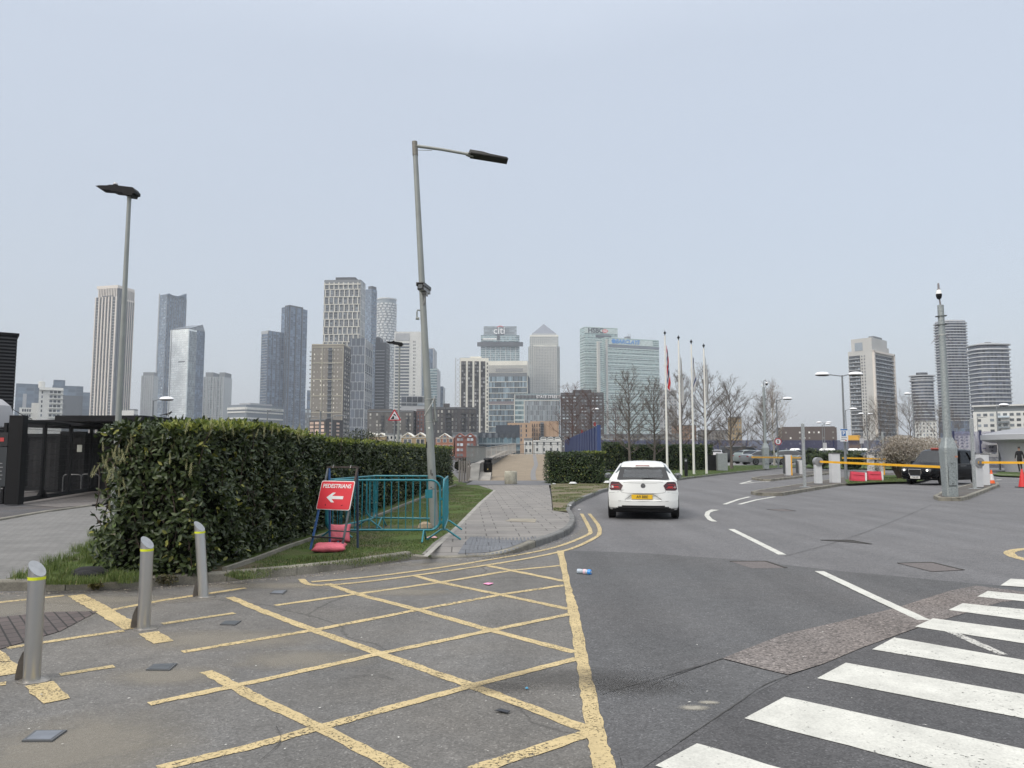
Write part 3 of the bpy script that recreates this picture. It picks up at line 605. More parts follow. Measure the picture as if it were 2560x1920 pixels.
class T:
    def __init__(s, label, xl, xc, xr, yt, Y, th=0, wall=mdgrey, name='tower', cat='tower', depth=None, z0=0, group=None, yc=None, roofd=None):
        s.Cn = P(xc, yt, Y); s.zt = s.Cn.z; s.z0 = z0; s.H = s.zt-z0; s.Y = Y
        k = lambda x: P(x, yc or HOR, 1).x
        if xr is None and th == 0: th = math.degrees(math.atan(k((xl+xc)/2)))
        c2 = Vector((k(xc)*Y, Y)); t = R(th)
        a = Vector((-cos(t), sin(t))); b = Vector((sin(t), cos(t)))
        kl = k(xl); sL = (c2.x-kl*c2.y)/(cos(t)+kl*sin(t))
        if xr is None: sR = depth or sL
        else: kr = k(xr); sR = (kr*c2.y-c2.x)/(sin(t)-kr*cos(t))
        s.A = c2+a*sL; s.B = c2+b*sR; s.D = s.A+b*sR; s.c2 = c2
        s.F = {'L': (s.A, -a, sL), 'R': (c2, b, sR)}; s.root = thing(name, label, cat, (c2.x, c2.y, z0), group=group)
        s.base = Vector((c2.x, c2.y, z0)); s.n = {}; s.cache = {}; s.stuff = {}
        if wall is not None:
            mb = MB(); mb.prism([(q.x, q.y, z0) for q in (s.A, s.c2, s.B, s.D)], (0, 0, s.H)); mb.build('wall', wall, s.root)
    def zf(s, py): return (P(1280, py, s.Y).z-s.z0)/s.H
    def put(s, face, me, name, x, z):
        O, u, w_ = s.F[face]; p = O+u*x
        k = s.n.get(name, 0); s.n[name] = k+1
        loc = Vector((p.x-s.base.x, p.y-s.base.y, z)); rz = atan2(u.y, u.x)
        if k < 100: return link(name, me, s.root, loc, rz)
        d = s.stuff.setdefault(name, []); d.append((me, loc, rz))
    def boxme(s, name, w_, d, h, m, sill=0):
        key = (name, round(w_, 3), round(d, 3), round(h, 3), m.name)
        if key not in s.cache:
            mb = MB(); mb.box((w_/2, -d/2+.05, h/2), (w_, d+.1, h)); s.cache[key] = mb.mesh(name, m)
        return s.cache[key]
    def panel(s, f, m, x0=0, x1=1, z0=0, z1=1, d=.25, name='glazing'):
        W = s.F[f][2]; return s.put(f, s.boxme(name, (x1-x0)*W, d, (z1-z0)*s.H, m), name, x0*W, z0*s.H)
    def bands(s, f, n, t, d, m, x0=0, x1=1, z0=0, z1=1, name='floor_band'):
        W = s.F[f][2]; me = s.boxme(name, (x1-x0)*W, d, t, m)
        for i in range(n): s.put(f, me, name, x0*W, s.H*(z1-(z1-z0)*(i+1)/n))
    def piers(s, f, n, w_, d, m, x0=0, x1=1, z0=0, z1=1, name='pier'):
        W = s.F[f][2]; me = s.boxme(name, w_, d, (z1-z0)*s.H, m)
        for i in range(n): s.put(f, me, name, W*(x0+(x1-x0)*(i/(n-1) if n > 1 else 0))-w_*(i/(n-1) if n > 1 else 0), z0*s.H)
    def wins(s, f, cols, rows, fw, fh, m, x0=0, x1=1, z0=0, z1=1, d=.12, name='window', skip=None, stag=0):
        W = s.F[f][2]; cw = (x1-x0)*W/cols; ch = (z1-z0)*s.H/rows; me = s.boxme(name, cw*fw, d, ch*fh, m)
        for j in range(rows):
            for i in range(cols):
                if skip and skip(i, j): continue
                s.put(f, me, name, x0*W+cw*(i+(1-fw)/2)+((j//stag) % 2*cw*.5 if stag else 0), s.H*z1-ch*(j+1-(1-fh)/2))
    def top(s, m, h, ins=(.1, .9, .1, .9), name='plant_room', z=None):
        """box standing on the roof; ins = fractions along L face and into the depth"""
        O, u, w_ = s.F['L']; _, v, d_ = s.F['R']; a, b, c, e = ins
        q = [O+u*w_*i+v*d_*j for i, j in ((a, c), (b, c), (b, e), (a, e))]
        mb = MB(); mb.prism([(p.x, p.y, s.zt if z is None else z) for p in q], (0, 0, h)); return mb.build(name, m, s.root)
    def done(s):
        for name, ls in s.stuff.items():
            mb = MB()
            for me, loc, rz in ls:
                Q = Matrix.Rotation(rz, 3, 'Z'); mb.add([loc+Q @ v.co for v in me.vertices], [tuple(p.vertices) for p in me.polygons])
            o = link(name, mb.mesh(name, ls[0][0].materials[0]), s.root); o['kind'] = 'stuff'
        return s.root
# --- far left group
t = T('low dark blue glass office block on the skyline behind the white stepped flats', 30, 97, None, 961, 1150, 0, glassgrid('navy glass', (.09, .125, .17), (.12, .16, .21), 9, 5, .1, .12), 'office_block', 'building', depth=40)
t.panel('L', ltgrey, .28, .42, 0, t.zf(986)); t.done()
t = T('dark blue office block with stepped top between white flats and striped tower', 122, 200, None, 966, 1180, 0, glassgrid('navy glass', (0, 0, 0), (0, 0, 0), 1, 1), 'office_block', 'building', depth=40)
t.top(glassgrid('navy glass', (0, 0, 0), (0, 0, 0), 1, 1), 8*1.1, (.02, .4, .1, .9)); t.panel('L', wmid, .1, 1, 0, t.zf(990), .6, 'glazing'); t.done()
t = T('lowest dark blue glass block touching the cream striped tower', 199, 236, None, 982, 1190, 0, glassgrid('navy glass', (0, 0, 0), (0, 0, 0), 1, 1), 'office_block', 'building', depth=40); t.done()
t = T('white stepped block of flats with a drum and mast on its roof', 89, 150, None, 970, 700, 0, offw, 'apartment_block', 'building', depth=18)
t.wins('L', 1, 6, .8, .55, wdark, .10, .17, t.zf(1045), t.zf(977)); t.wins('L', 3, 6, .72, .5, wdark, .42, .92, t.zf(1045), t.zf(975))
t.bands('L', 6, .35, 1.4, offw, .42, 1.03, t.zf(1045), t.zf(975), 'balcony'); t.bands('L', 1, .5, 1.6, offw, 0, 1.02, t.zf(977), t.zf(972), 'roof_slab')
mb = MB(); c = P(104, 970, 705); mb.lathe([(2.7, 0), (2.7, 5.6), (2.5, 6.0), (.4, 6.0)], (c.x, c.y, c.z), 20); mb.build('roof_drum', offw, t.root)
mb = MB(); mb.cyl((c.x+.6, c.y, c.z+5), (c.x+.9, c.y, c.z+14), .12, .05, 6); mb.build('mast', ltgrey, t.root); t.done()
t = T('lower white wing of flats in front of the dark blue office block', 42, 90, None, 1020, 702, 0, offw, 'apartment_block', 'building', depth=14)
t.wins('L', 4, 3, .7, .5, wdark, .12, .62, t.zf(1060), 1); t.bands('L', 3, .35, 1.2, offw, .0, .66, t.zf(1060), 1, 'balcony'); t.top(offw, 4.6, (.62, 1, 0, 1), 'upper_storey'); t.done()
t = T('small white rooftop block just right of the left lamp post', 299, 330, 341, 1026, 640, 0, offw, 'building', 'building'); t.top(mdgrey, 1.2, (.55, 1, .1, .9)); t.wins('R', 2, 3, .6, .5, wdark); t.done()
# --- T1 cream striped tower
t = T('tall cream striped tower with open crown behind the left lamp post', 220, 275, 318, 741, 1100, 14, dkgrey)
t.piers('L', 5, 1.9, 1.5, cream, .17, .80, 0, 1); t.piers('L', 1, 1.6, 1.3, cream, 0, .05); t.piers('L', 1, 2.2, 1.3, cream, .94, 1)
t.bands('L', 52, .9, 1.1, ltgrey, .04, .17, 0, .99, 'balcony'); t.bands('L', 52, .9, 1.1, ltgrey, .80, .94, 0, .99, 'balcony')
t.wins('L', 8, 52, .5, .5, wdark, .19, .79, 0, .99, .1)
t.piers('R', 6, 1.0, 1.2, cream, .38, 1.0); t.bands('R', 1, 2.5, 1.0, cream, .38, 1, .985, .999, 'cornice'); t.piers('R', 3, 1.2, .4, mdgrey, .02, .3)
z = t.zt; t.top(dkgrey, 13, (.06, 1, .05, 1), 'crown_wall'); O, u, W = t.F['L']
for nm, fr in (('L', [(.02+.075*k) for k in range(1, 13)]),):
    for x in fr: t.put('L', t.boxme('crown_pier', 1.3, -1.2, 13, cream), 'crown_pier', x*W, t.H)
for x in range(9): t.put('R', t.boxme('crown_pier', .9, .9, 13, cream), 'crown_pier', (.38+x*.073)*t.F['R'][2], t.H)
t.top(cream, 4.5, (.02, 1.0, .0, 1.0), 'crown_beam', z=z+12.6); t.panel('L', wdark, .30, .8, t.zf(740), t.zf(738), .2); t.done()
# --- T2/T3 glass pair
g_blue = glassgrid('blue glass', (.105, .145, .20), (.20, .235, .285), 1.6, 3.4, .22, .16, .9)
g_pale = glassgrid('pale glass', (.90, .94, .93), (.55, .60, .61), 4.2, 3.6, .05, .10, .14, .15)  # sky reflection of the panes is put into their near-white base colour
g_dkblue = glassgrid('deep blue glass', (.075, .11, .165), (.15, .19, .25), 3.0, 3.5, .13, .13, .8)
g_teal = glassgrid('teal glass', (.15, .22, .24), (.44, .50, .50), 3.1, 4.0, .05, .34, .6)
g_seag = glassgrid('sea green glass', (.13, .20, .20), (.42, .52, .49), 2.4, 4.2, .06, .42, .8)
t = T('slender dark blue glass tower with curved fin crown behind the pale glass tower', 381, 401, 451, 735, 1350, 30, g_blue)
t.panel('L', ltgrey, 0, .12, 0, 1.01, .6, 'edge_fin'); mb = MB(); O, u, W = t.F['R']
pr = [(0, -4), (.1, 3), (.2, 1), (.35, -3), (.5, -2), (.62, 1), (.8, 6), (1, 12)]
vs = [(O+u*W*a, h) for a, h in pr]; _, v_, D_ = t.F['L']
mb.prism([(q.x, q.y, t.zt-6) for q, h in (vs[0], vs[-1])]+[(q.x, q.y, t.zt+h*.7) for q, h in reversed(vs)], (-v_.x*8, -v_.y*8, 0)); mb.build('crown_screen', g_blue, t.root)
t.piers('R', 9, .6, 1.0, mdgrey, 0, 1, 0, .99, 'fin'); t.wins('L', 3, 50, .4, .4, wpale, .35, .9); t.done()
t = T('pale reflective glass tower with sloping glass roof right of the dark one', 414, 460, 501, 822, 1180, 22, g_pale)
O, u, W = t.F['L']; _, v, D_ = t.F['R']; q = lambda a, b, h: ((O+u*W*a+v*D_*b).x, (O+u*W*a+v*D_*b).y, t.zt+h)
mb = MB(); mb.add([q(.0, .0, 1), q(1, 0, 1), q(1, 1, 0), q(0, 1, 0), q(.12, .85, 11), q(1, .85, 11)], [(0, 1, 5, 4), (1, 2, 5), (2, 3, 4, 5), (3, 0, 4), (0, 3, 2, 1)]); mb.build('roof', glassgrid('roof glass', (.16, .18, .20), (.25, .27, .29), 3, 3), t.root)
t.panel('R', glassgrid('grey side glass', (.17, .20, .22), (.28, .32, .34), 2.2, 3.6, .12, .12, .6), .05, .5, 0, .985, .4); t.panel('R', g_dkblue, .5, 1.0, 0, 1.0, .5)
t.panel('L', ltgrey, .05, .10, 0, 1, .3, 'edge_fin'); t.panel('L', mdgrey, .5, .85, t.zf(905), t.zf(902), .3, 'louvre'); t.done()
t = T('short grey striped tower left of the dark blue glass tower', 345, 377, 388, 939, 1300, 0, glassgrid('grey green grid', (.17, .20, .21), (.36, .38, .38), 4, 3.2, .35, .25, .6)); t.top(mdgrey, 6, (.1, .95, .1, .9)); t.piers('L', 6, 1.2, .8, ltgrey, .05, .95); t.done()
t = T('stepped pale grey tower with dark flat roof blocks right of the pale glass tower', 502, 554, 574, 942, 1300, 0, glassgrid('grey green grid', (0, 0, 0), (0, 0, 0), 1, 1)); t.top(mdgrey, 8, (.05, .42, .1, .9)); t.top(mdgrey, 8, (.72, 1.0, .1, .9)); t.piers('L', 7, 1.4, 1.0, ltgrey, .0, 1); t.wins('L', 5, 30, .4, .5, wdark, .08, .9, 0, .97); t.done()
# --- white banded low office
t = T('low white banded office building with rounded corner below the blue twin towers', 566, 612, 704, 1011, 820, 28, wmid, 'office_block', 'building')
for f in 'LR':
    t.bands(f, 7, 1.6, .9, offw, 0, 1, .1, .96); t.bands(f, 1, 2.6, 1.2, offw, 0, 1, .90, .999, 'cornice')
t.panel('R', wpale, .0, .05, 0, .9, .5); t.top(ltgrey, 2.5, (.2, .8, .2, .8)); t.done()
# --- blue twin towers
t = T('shorter of the twin blue glass towers with pale corner balconies', 645, 662, 704, 826, 1250, 35, g_dkblue)
t.bands('L', 44, .5, 1.2, ltgrey, 0, .9, 0, .97, 'balcony'); t.piers('R', 5, .7, .8, dkgrey, .0, 1, 0, 1, 'fin'); t.panel('L', ltgrey, 0, 1, .975, .999, .6, 'parapet'); t.done()
t = T('taller of the twin blue glass towers with dark vertical stripes', 694, 711, 760, 766, 1270, 35, g_dkblue)
t.piers('R', 3, 2.2, .8, dkgrey, .05, .75, 0, 1.0, 'fin'); t.piers('L', 2, 1.5, .8, dkgrey, .6, .95, 0, 1.0, 'fin'); t.wins('R', 9, 40, .35, .45, wmid, .3, .98, .0, .55); t.top(dkgrey, 3.5, (.2, .9, .1, .8)); t.done()
t = T('small blue block showing between the blue twins and the grid tower', 764, 776, None, 976, 1200, 0, g_dkblue, 'office_block', 'building', depth=20); t.done()
t = T('slim grey low-rise block left of the brown gridded tower', 760, 775, None, 1022, 600, 0, mdgrey, 'apartment_block', 'building', depth=20); t.wins('L', 3, 8, .5, .5, wpale, 0, 1, .1, 1); t.done()
# --- T9 stacked frame tower
white_fr = M('pale frame', (.58, .56, .50), .6)
t = T('tallest pale framed tower with staggered window bays in the skyline', 801, 894, 906, 699, 900, 3, mdgrey)
seg = 22; zt = .985
for k in range(seg):
    hh = .955/seg; z1 = zt-k*hh; col = white_fr if k < 17 else ltgrey
    off = .5*(k % 2)
    t.piers('L', 8, 1.15, 1.0, col, .0+off*.06, .94+off*.06, z1-hh, z1, 'pier')
    t.bands('L', 1, .9, 1.2, col, 0, 1, z1-hh, z1-hh*.2, 'floor_band')
t.wins('L', 8, 66, .58, .62, wmid, .03, .98, .03, zt, .3); t.bands('L', 1, 1.5, 1.3, white_fr, 0, 1, .97, .992, 'cornice')
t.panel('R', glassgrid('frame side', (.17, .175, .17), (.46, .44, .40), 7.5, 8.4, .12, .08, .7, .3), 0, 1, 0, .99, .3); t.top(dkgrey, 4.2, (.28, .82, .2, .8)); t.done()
t = T('lower shoulder of the pale framed tower with dark glass bays', 869, 907, 926, 846, 880, 0, glassgrid('dark bays', (.07, .085, .11), (.36, .37, .37), 5.2, 10.5, .08, .05, .35, .2, zig=1)); 
t.piers('R', 5, .8, .9, ltgrey); t.bands('R', 14, .6, .8, ltgrey); t.done()
t = T('blue curved glass tower peeping out behind the tallest framed tower', 906, 922, 936, 722, 1350, 30, g_blue); t.bands('R', 50, .6, .8, mdgrey); t.top(dkgrey, 6, (.3, .9, .2, 1)); t.done()
# --- T12 round balcony tower
def round_tower(label, xl, xr, yt, Y, floors, body, ring, ry=.6, crown=None, yb=1136, z0=0, rt=1.25, proud=1.6, pat=None, n=36, p=2.0, taper=None, name='tower', wid=None):
    a, b = P(xl, HOR, Y).x, P(xr, HOR, Y).x; rx = (b-a)/2-proud; f_ = 1+rx*ry/Y; a *= f_; b *= f_; cx = (a+b)/2; rx = (b-a)/2-proud; H = P(1280, yt, Y).z-z0
    def se(r1, r2):
        vs = []
        for k in range(n):
            th = 2*pi*k/n; c_, s_ = cos(th), sin(th); vs.append((math.copysign(abs(c_)**(2/p), c_)*r1, math.copysign(abs(s_)**(2/p), s_)*r2))
        return vs
    rt_ = thing(name, label, 'tower', (cx, Y+rx*ry, z0)); q = se(rx, rx*ry)
    mb = MB(); mb.prism([(x, y, 0) for x, y in q], (0, 0, H-1)); o = link('glazing', mb.mesh('glazing', body), rt_)
    fh = H/floors
    mb = MB(); q2 = se(rx+proud, rx*ry+proud); mb.prism([(x, y, 0) for x, y in q2], (0, 0, rt)); me = mb.mesh('floor_band', ring)
    for k in range(1, floors):
        if pat is not None: break
        o = link('floor_band', me, rt_, (0, 0, H-k*fh))
    if pat is not None:      # separate balcony blocks round the drum
        mb = MB(); bw = 2*pi*rx/pat*.62; mb.box((0, 0, 0), (proud*2, bw, fh*.55)); me = mb.mesh('balcony', ring); c_ = 0; lst = []
        for k in range(2, floors):
            for j in range(pat):
                th = 2*pi*(j+.5*(k//2 % 2)+(k*7 % 3)*.12)/pat
                if sin(th) > .25: continue
                lst.append((rx*cos(th), rx*ry*sin(th), H-k*fh, th))
        rest = MB()
        for k, (x, y, z_, th) in enumerate(lst):
            if k < 100: link('balcony', me, rt_, (x, y, z_), th)
            else: rest.box((x, y, z_), (proud*2, bw, fh*.55), rz=th)
        o = link('balcony', rest.mesh('balcony', ring), rt_); o['kind'] = 'stuff'
    for (zz, dr, th_, m_) in crown or []:
        mb = MB(); mb.prism([(x, y, 0) for x, y in se(rx+dr, rx*ry+dr)], (0, 0, th_)); link('roof_slab', mb.mesh('roof_slab', m_), rt_, (0, 0, H+zz))
    return rt_
wring = M('white balcony', (.62, .63, .62), .5, var=.06, vs=.2)
round_tower('round white tower wrapped in staggered balconies, second tallest cluster', 935, 987, 745, 1500, 58, glassgrid('round glass', (.24, .27, .29), (.38, .40, .42), 2.4, 3.6, .2, .2, .6), wring, 1.0, [(-1, 1.0, 2.2, wring), (-9, .1, 7, wpale)], pat=14, proud=1.5)
t = T('dark grey balcony block in front of the round white tower', 934, 962, 971, 856, 950, 0, dkgrey, 'apartment_block', 'tower'); t.bands('L', 34, .7, 1.0, ltgrey, .05, .85, 0, .95, 'balcony'); t.bands('R', 30, .5, .8, mdgrey); t.top(dkgrey, 7, (.0, .4, .1, .9)); t.done()
t = T('white gridded tower with a plain white side wall left of the main lamp post', 982, 1050, 1061, 829, 1050, 0, offw)
t.bands('L', 36, 1.5, .5, offw, 0, .58, 0, .93); t.panel('L', wdark, .04, .56, 0, .91, .3); t.panel('L', ltgrey, .04, .56, .925, .985, .5, 'louvre'); t.bands('L', 36, 1.25, .8, offw, 0, .58, 0, .93)
t.wins('L', 2, 34, .5, .5, wdark, .70, .80, 0, .93); t.panel('R', g_dkblue, .3, 1, 0, .93, .4); t.done()
t = T('thin grey tower edge just right of the main lamp post', 1060, 1082, 1090, 870, 1250, 0, ltgrey); t.panel('L', g_dkblue, 0, .9, 0, .99, .4); t.done()
t = T('blue glass office tower partly behind the main lamp post', 1068, 1091, 1099, 921, 1150, 0, g_teal); t.panel('R', ltgrey, 0, 1, 0, 1, .4, 'edge_fin'); t.done()
t = T('narrow dark blue tower with pale edge beside the main lamp post', 1094, 1106, 1111, 966, 1300, 0, g_dkblue); t.panel('R', ltgrey, .0, 1, 0, 1, .5, 'edge_fin'); t.done()
# --- T10 brown gridded tower
t = T('brown brick tower with pale grid lines and white dots of windows', 773, 854, 872, 862, 640, 2, M('taupe brick', (.215, .195, .165), .85, var=.05, vs=.2))
tz_ = t.zf(1092); lin = M('buff line', (.40, .37, .29), .8)
t.wins('L', 9, 20, .28, .36, wlit, .04, .98, tz_, .975, .12, skip=lambda i, j: i in (1, 4, 5, 8) and (i*3+j) % 4 != 0 or i == 5)
t.bands('L', 20, .45, 1.3, dkgrey, .52, .66, tz_, .985, 'balcony'); t.panel('L', wdark, .53, .65, tz_, .975, .2); t.bands('L', 20, .9, .9, mdgrey, .52, .66, tz_, .985, 'balustrade')
for zz in (.985, .84, .69, .54, .39, .24): t.bands('L', 1, .7, .35, lin, 0, 1, zz-.01, zz, 'string_course')
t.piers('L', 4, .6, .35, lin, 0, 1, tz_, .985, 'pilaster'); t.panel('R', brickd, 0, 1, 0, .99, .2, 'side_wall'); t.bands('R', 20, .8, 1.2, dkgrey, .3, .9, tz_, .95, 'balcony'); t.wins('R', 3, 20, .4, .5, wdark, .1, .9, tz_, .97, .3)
t.bands('L', 20, 1.0, .4, mdgrey, -.055, 0, tz_, .97, 'corner_balcony'); t.top(lin, .8, (0, 1, 0, 1), 'parapet'); t.done()
# --- dark glass pavilion & mid-rises
t = T('dark glazed block with white frame above the grey brick flats', 1001, 1070, None, 990, 560, 0, ltgrey, 'office_block', 'building', depth=30)
t.wins('L', 5, 1, .88, .85, wdark, 0, 1, t.zf(1007), .99, .3); t.wins('L', 5, 1, .9, .8, wmid, 0, 1, t.zf(1015), t.zf(1008), .3); t.done()
def midrise(label, xl, xc, xr, yt, Y, wall, th=0, cols=12, rows=8, w1=wlit, fw=.42, fh=.62, yb=1094, piers=None, bal=None, name='apartment_block', skip=None, top=None, z0=0):
    t = T(label, xl, xc, xr, yt, Y, th, wall, name, 'building', depth=16, z0=z0); zb = max(0.02, t.zf(yb))
    t.wins('L', cols, rows, fw, fh, w1, .03, .97, zb, .95, .12, skip=skip)
    if piers: t.piers('L', piers[0], piers[1], .4, piers[2], 0, 1, zb, .99)
    if bal:
        for x0, x1, m_ in bal: t.bands('L', rows, .25, 1.1, m_, x0, x1, zb, .93, 'balcony_slab'); t.bands('L', rows, .9, 1.2, m_, x0, x1, zb, .93, 'balcony')
    if xr: t.wins('R', 2, rows, .4, .5, w1, .1, .9, zb, .95)
    t.bands('L', 1, .5, .3, mdgrey, 0, 1, .97, .995, 'parapet')
    if top: t.top(*top)
    return t.done()
bal_ = M('dark balcony metal', (.04, .042, .046), .5)
midrise('grey brick flats with many windows behind the warning triangle', 917, 1032, 1043, 1026, 470, brickg, 2, 13, 7, M('window warm', (.16, .155, .14), .3, rnd=1.0), .5, .62, bal=[(.30, .36, bal_), (.56, .66, bal_), (.84, .9, bal_)], skip=lambda i, j: i in (1, 6, 10), top=(brickg, 1.0, (.0, .5, .1, .9)))
midrise('red and brown brick flats just left of the main lamp post', 1040, 1066, None, 1023, 475, M('rust brick', (.17, .09, .075), .85, var=.1), 0, 3, 8, wmid, .45, .6)
midrise('dark brick flats with rows of balconies right of the main lamp post', 1060, 1192, None, 1018, 450, brickd, 0, 14, 7, M('window warm', (0, 0, 0)), .42, .62, bal=[(.42, .5, bal_), (.70, .77, bal_), (.88, .94, bal_)], skip=lambda i, j: i in (5, 9), piers=(6, .5, dkgrey), top=(brickd, 2.2, (.36, .48, .1, .9)))
midrise('brown brick house block with pink framed windows under the gridded tower', 770, 812, 856, 1048, 330, brickd, 25, 3, 4, M('pink blind', (.46, .34, .27), .5, rnd=.3), .72, .68, 1090)
# --- T20 cream and black slab
t = T('cream and black flats tower left of the tower with the bank logo', 1149, 1221, None, 895, 640, 0, ivory, depth=24); zb = t.zf(1110)
t.panel('L', brickd, .035, .20, zb, .965, .2, 'dark_bay'); t.panel('L', brickd, .27, .43, zb, .965, .2, 'dark_bay'); t.panel('L', brickd, .50, .66, zb, .965, .2, 'dark_bay'); t.panel('L', brickd, .72, .88, zb, .965, .2, 'dark_bay')
for a, b in ((.04, .195), (.275, .425), (.505, .655), (.725, .875)):
    t.wins('L', 2, 22, .75, .6, M('window bay', (.10, .10, .10), .3, rnd=1.2), a, b, zb, .96, .5)
    t.bands('L', 22, .35, .9, dkgrey, a, b, zb, .965, 'balcony')
t.wins('L', 1, 22, .7, .55, wdark, .925, .98, zb, .96, .3); t.top(ivory, 1.8, (.35, .75, .2, .8)); t.top(mdgrey, .8, (.0, .5, .2, .9)); t.done()
mb = MB(); c = P(1145, 895, 660)
rt = thing('lattice_mast', 'thin white lattice frame running up the left edge of the cream and black tower', 'lattice', (c.x, c.y, 0))
for k in range(24):
    z_ = c.z-4*k; mb.cyl((c.x-2.2, c.y, z_), (c.x+1.8, c.y, z_-4), .16, n=5); mb.cyl((c.x+1.8, c.y, z_), (c.x-2.2, c.y, z_-4), .16, n=5)
mb.cyl((c.x-2.2, c.y, 0), (c.x-2.2, c.y, c.z), .25, n=6); mb.cyl((c.x+1.8, c.y, 0), (c.x+1.8, c.y, c.z), .25, n=6); mb.build('lattice', ltgrey, rt)
# --- logo tower
t = T('blue grey glass tower with a round collar and the citi sign', 1201, 1299, None, 838, 1500, 0, g_teal, depth=60)
t.top(glassgrid('grey top glass', (.22, .25, .27), (.30, .33, .35), 5, 4, .08, .12, .4), P(1280, 814, 1500).z-t.zt, (.07, .93, .15, .85), 'crown')
O, u, W = t.F['L']; mb = MB(); zc = P(1280, 866, 1500).z
mb.prism([(O.x-7, O.y+2, zc), (O.x-7, O.y-3, zc), (O.x+W*.12, O.y-6, zc), (O.x+W*.88, O.y-6, zc), (O.x+W+7, O.y-3, zc), (O.x+W+7, O.y+2, zc)], (0, 0, 8)); mb.build('collar', dkgrey, t.root)
mb = MB(); mb.prism([(O.x, O.y+2, zc+9), (O.x+W*.1, O.y-4, zc+9), (O.x+W*.9, O.y-4, zc+9), (O.x+W, O.y+2, zc+9)], (0, 0, 13)); mb.build('glass_screen', g_teal, t.root)
t.panel('L', dkgrey, .42, .60, t.zf(852), t.zf(836), 4.6, 'louvre'); t.panel('L', white, .05, .41, t.zf(850), t.zf(846), 5.0, 'sign_panel'); t.piers('L', 7, .8, .6, offw, .12, .9, 0, t.zf(868), 'mullion')
zz = P(1280, 825.5, 1500).z; ys = O.y+60*.15-1
text('sign_lettering', 'citi', 20, M('sign white', (.8, .8, .8), .5), t.root, (O.x+W*.5-t.base.x-2, ys-t.base.y, zz), ext=.5, bold=.2)
mb = MB(); cxx = O.x+W*.5-2-t.base.x+2; pts = [(cxx+7*cos(a), ys-t.base.y, zz+3+6.5*sin(a)) for a in [pi*(.2+.6*k/12) for k in range(13)]]; mb.tube(pts, .7, 6); link('sign_arc', mb.mesh('sign_arc', M('sign red', (.6, .05, .05), .5)), t.root); t.done()
# --- white headed office
t = T('glass office with ivory top below the pyramid tower', 1221, 1319, 1324, 902, 700, 5, ivory, 'office_tower', 'tower'); zb = t.zf(1110)
t.panel('L', glassgrid('office glass', (.13, .17, .20), (.50, .54, .55), 1.5, 5.2, .05, .12, 1.0), 0, .985, zb, t.zf(941), .3); t.panel('L', mdgrey, 0, .99, t.zf(941), t.zf(932), .35, 'louvre'); t.panel('L', M('louvre grey', (.25, .25, .25), .6), .18, .88, t.zf(928.5), t.zf(921), .4, 'louvre')
t.piers('L', 34, .35, .5, ltgrey, 0, .985, t.zf(932), t.zf(912), 'fin'); t.bands('L', 12, .45, .6, white_fr, 0, .99, zb, t.zf(941)); t.panel('L', M('mauve band', (.20, .17, .18), .6), 0, .99, t.zf(1012), t.zf(1003), .5, 'louvre')
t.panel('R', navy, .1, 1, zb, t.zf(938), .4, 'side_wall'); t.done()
# --- pyramid tower
t = T('pale steel tower with a grey pyramid roof, tallest of the central group', 1334, 1393, None, 863, 1620, 0, stone, depth=56)
O, u, W = t.F['L']; zb = t.zf(1000)
t.wins('L', 14, 34, .46, .46, wdark, .03, .97, zb, .985, .3)
def blk(x0, x1, y0, y1, dz0, dz1, name, m):
    a, b = P(x0, HOR, 1620).x, P(x1, HOR, 1620).x; mb = MB(); mb.prism([(a, O.y+y0, 0), (b, O.y+y0, 0), (b, O.y+y1, 0), (a, O.y+y1, 0)], (0, 0, 1)); z0_, z1_ = P(1280, dz0, 1620).z, P(1280, dz1, 1620).z
    mb.v = [(x, y, z0_+(z1_-z0_)*z) for x, y, z in mb.v]; return mb.build(name, m, t.root)
gsm = glassgrid('steel grid', (.20, .22, .22), (.45, .45, .41), 4.2, 4.0, .42, .45, .4)
blk(1326, 1398, 4, 52, 1135, 840, 'upper_shaft', gsm); blk(1322, 1402, 12, 44, 1135, 864, 'side_shaft', gsm); blk(1326, 1398, 3.7, 52.3, 840.5, 836, 'cornice', ivory)
blk(1331, 1393, 6, 50, 837, 832, 'roof_base', ltgrey); blk(1333.5, 1393.3, -1, 55, 864.5, 862, 'cornice', ivory)
a, b = P(1332, HOR, 1620).x, P(1392, HOR, 1620).x; zz = P(1280, 832, 1620).z; za = P(1280, 804, 1620).z
mb = MB(); y0, y1 = O.y+6, O.y+50; mb.add([(a, y0, zz), (b, y0, zz), (b, y1, zz), (a, y1, zz), ((a+b)/2, (y0+y1)/2, za)], [(0, 1, 4), (1, 2, 4), (2, 3, 4), (3, 0, 4), (0, 3, 2, 1)]); mb.build('roof', M('pyramid steel', (.15, .165, .195), .4, .3), t.root); t.done()
t = T('glass office with white fins and pale STATE STREET lettering', 1285, 1400, None, 984, 620, 0, g_teal, 'office_block', 'building', depth=40); zb = t.zf(1100)
t.piers('L', 34, .3, .6, ltgrey, 0, 1, t.zf(997), .99, 'fin'); t.panel('L', wdark, .04, .99, t.zf(996), t.zf(988), .3); t.panel('L', white_fr, 0, .02, zb, .99, .5, 'edge_fin')
t.panel('L', glassgrid('street glass', (.17, .20, .22), (.30, .34, .36), 1.5, 4, .22, .08, .9), .23, .985, zb, t.zf(1001), 1.2); t.panel('L', white_fr, .215, .99, t.zf(1002.5), t.zf(1001), 1.5, 'cornice'); t.panel('L', white_fr, .215, .232, zb, t.zf(1001), 1.5, 'edge_fin'); t.piers('L', 26, .25, 1.5, ltgrey, .25, .98, zb, t.zf(1002), 'fin')
W = t.F['L'][2]; text('sign_lettering', 'State Street'.upper(), 3.3, M('sign white', (0, 0, 0)), t.root, (-W+W*.745, -.9, P(1280, 992.5, 620).z), ext=.1, bold=.03, sx_=.92); t.done()
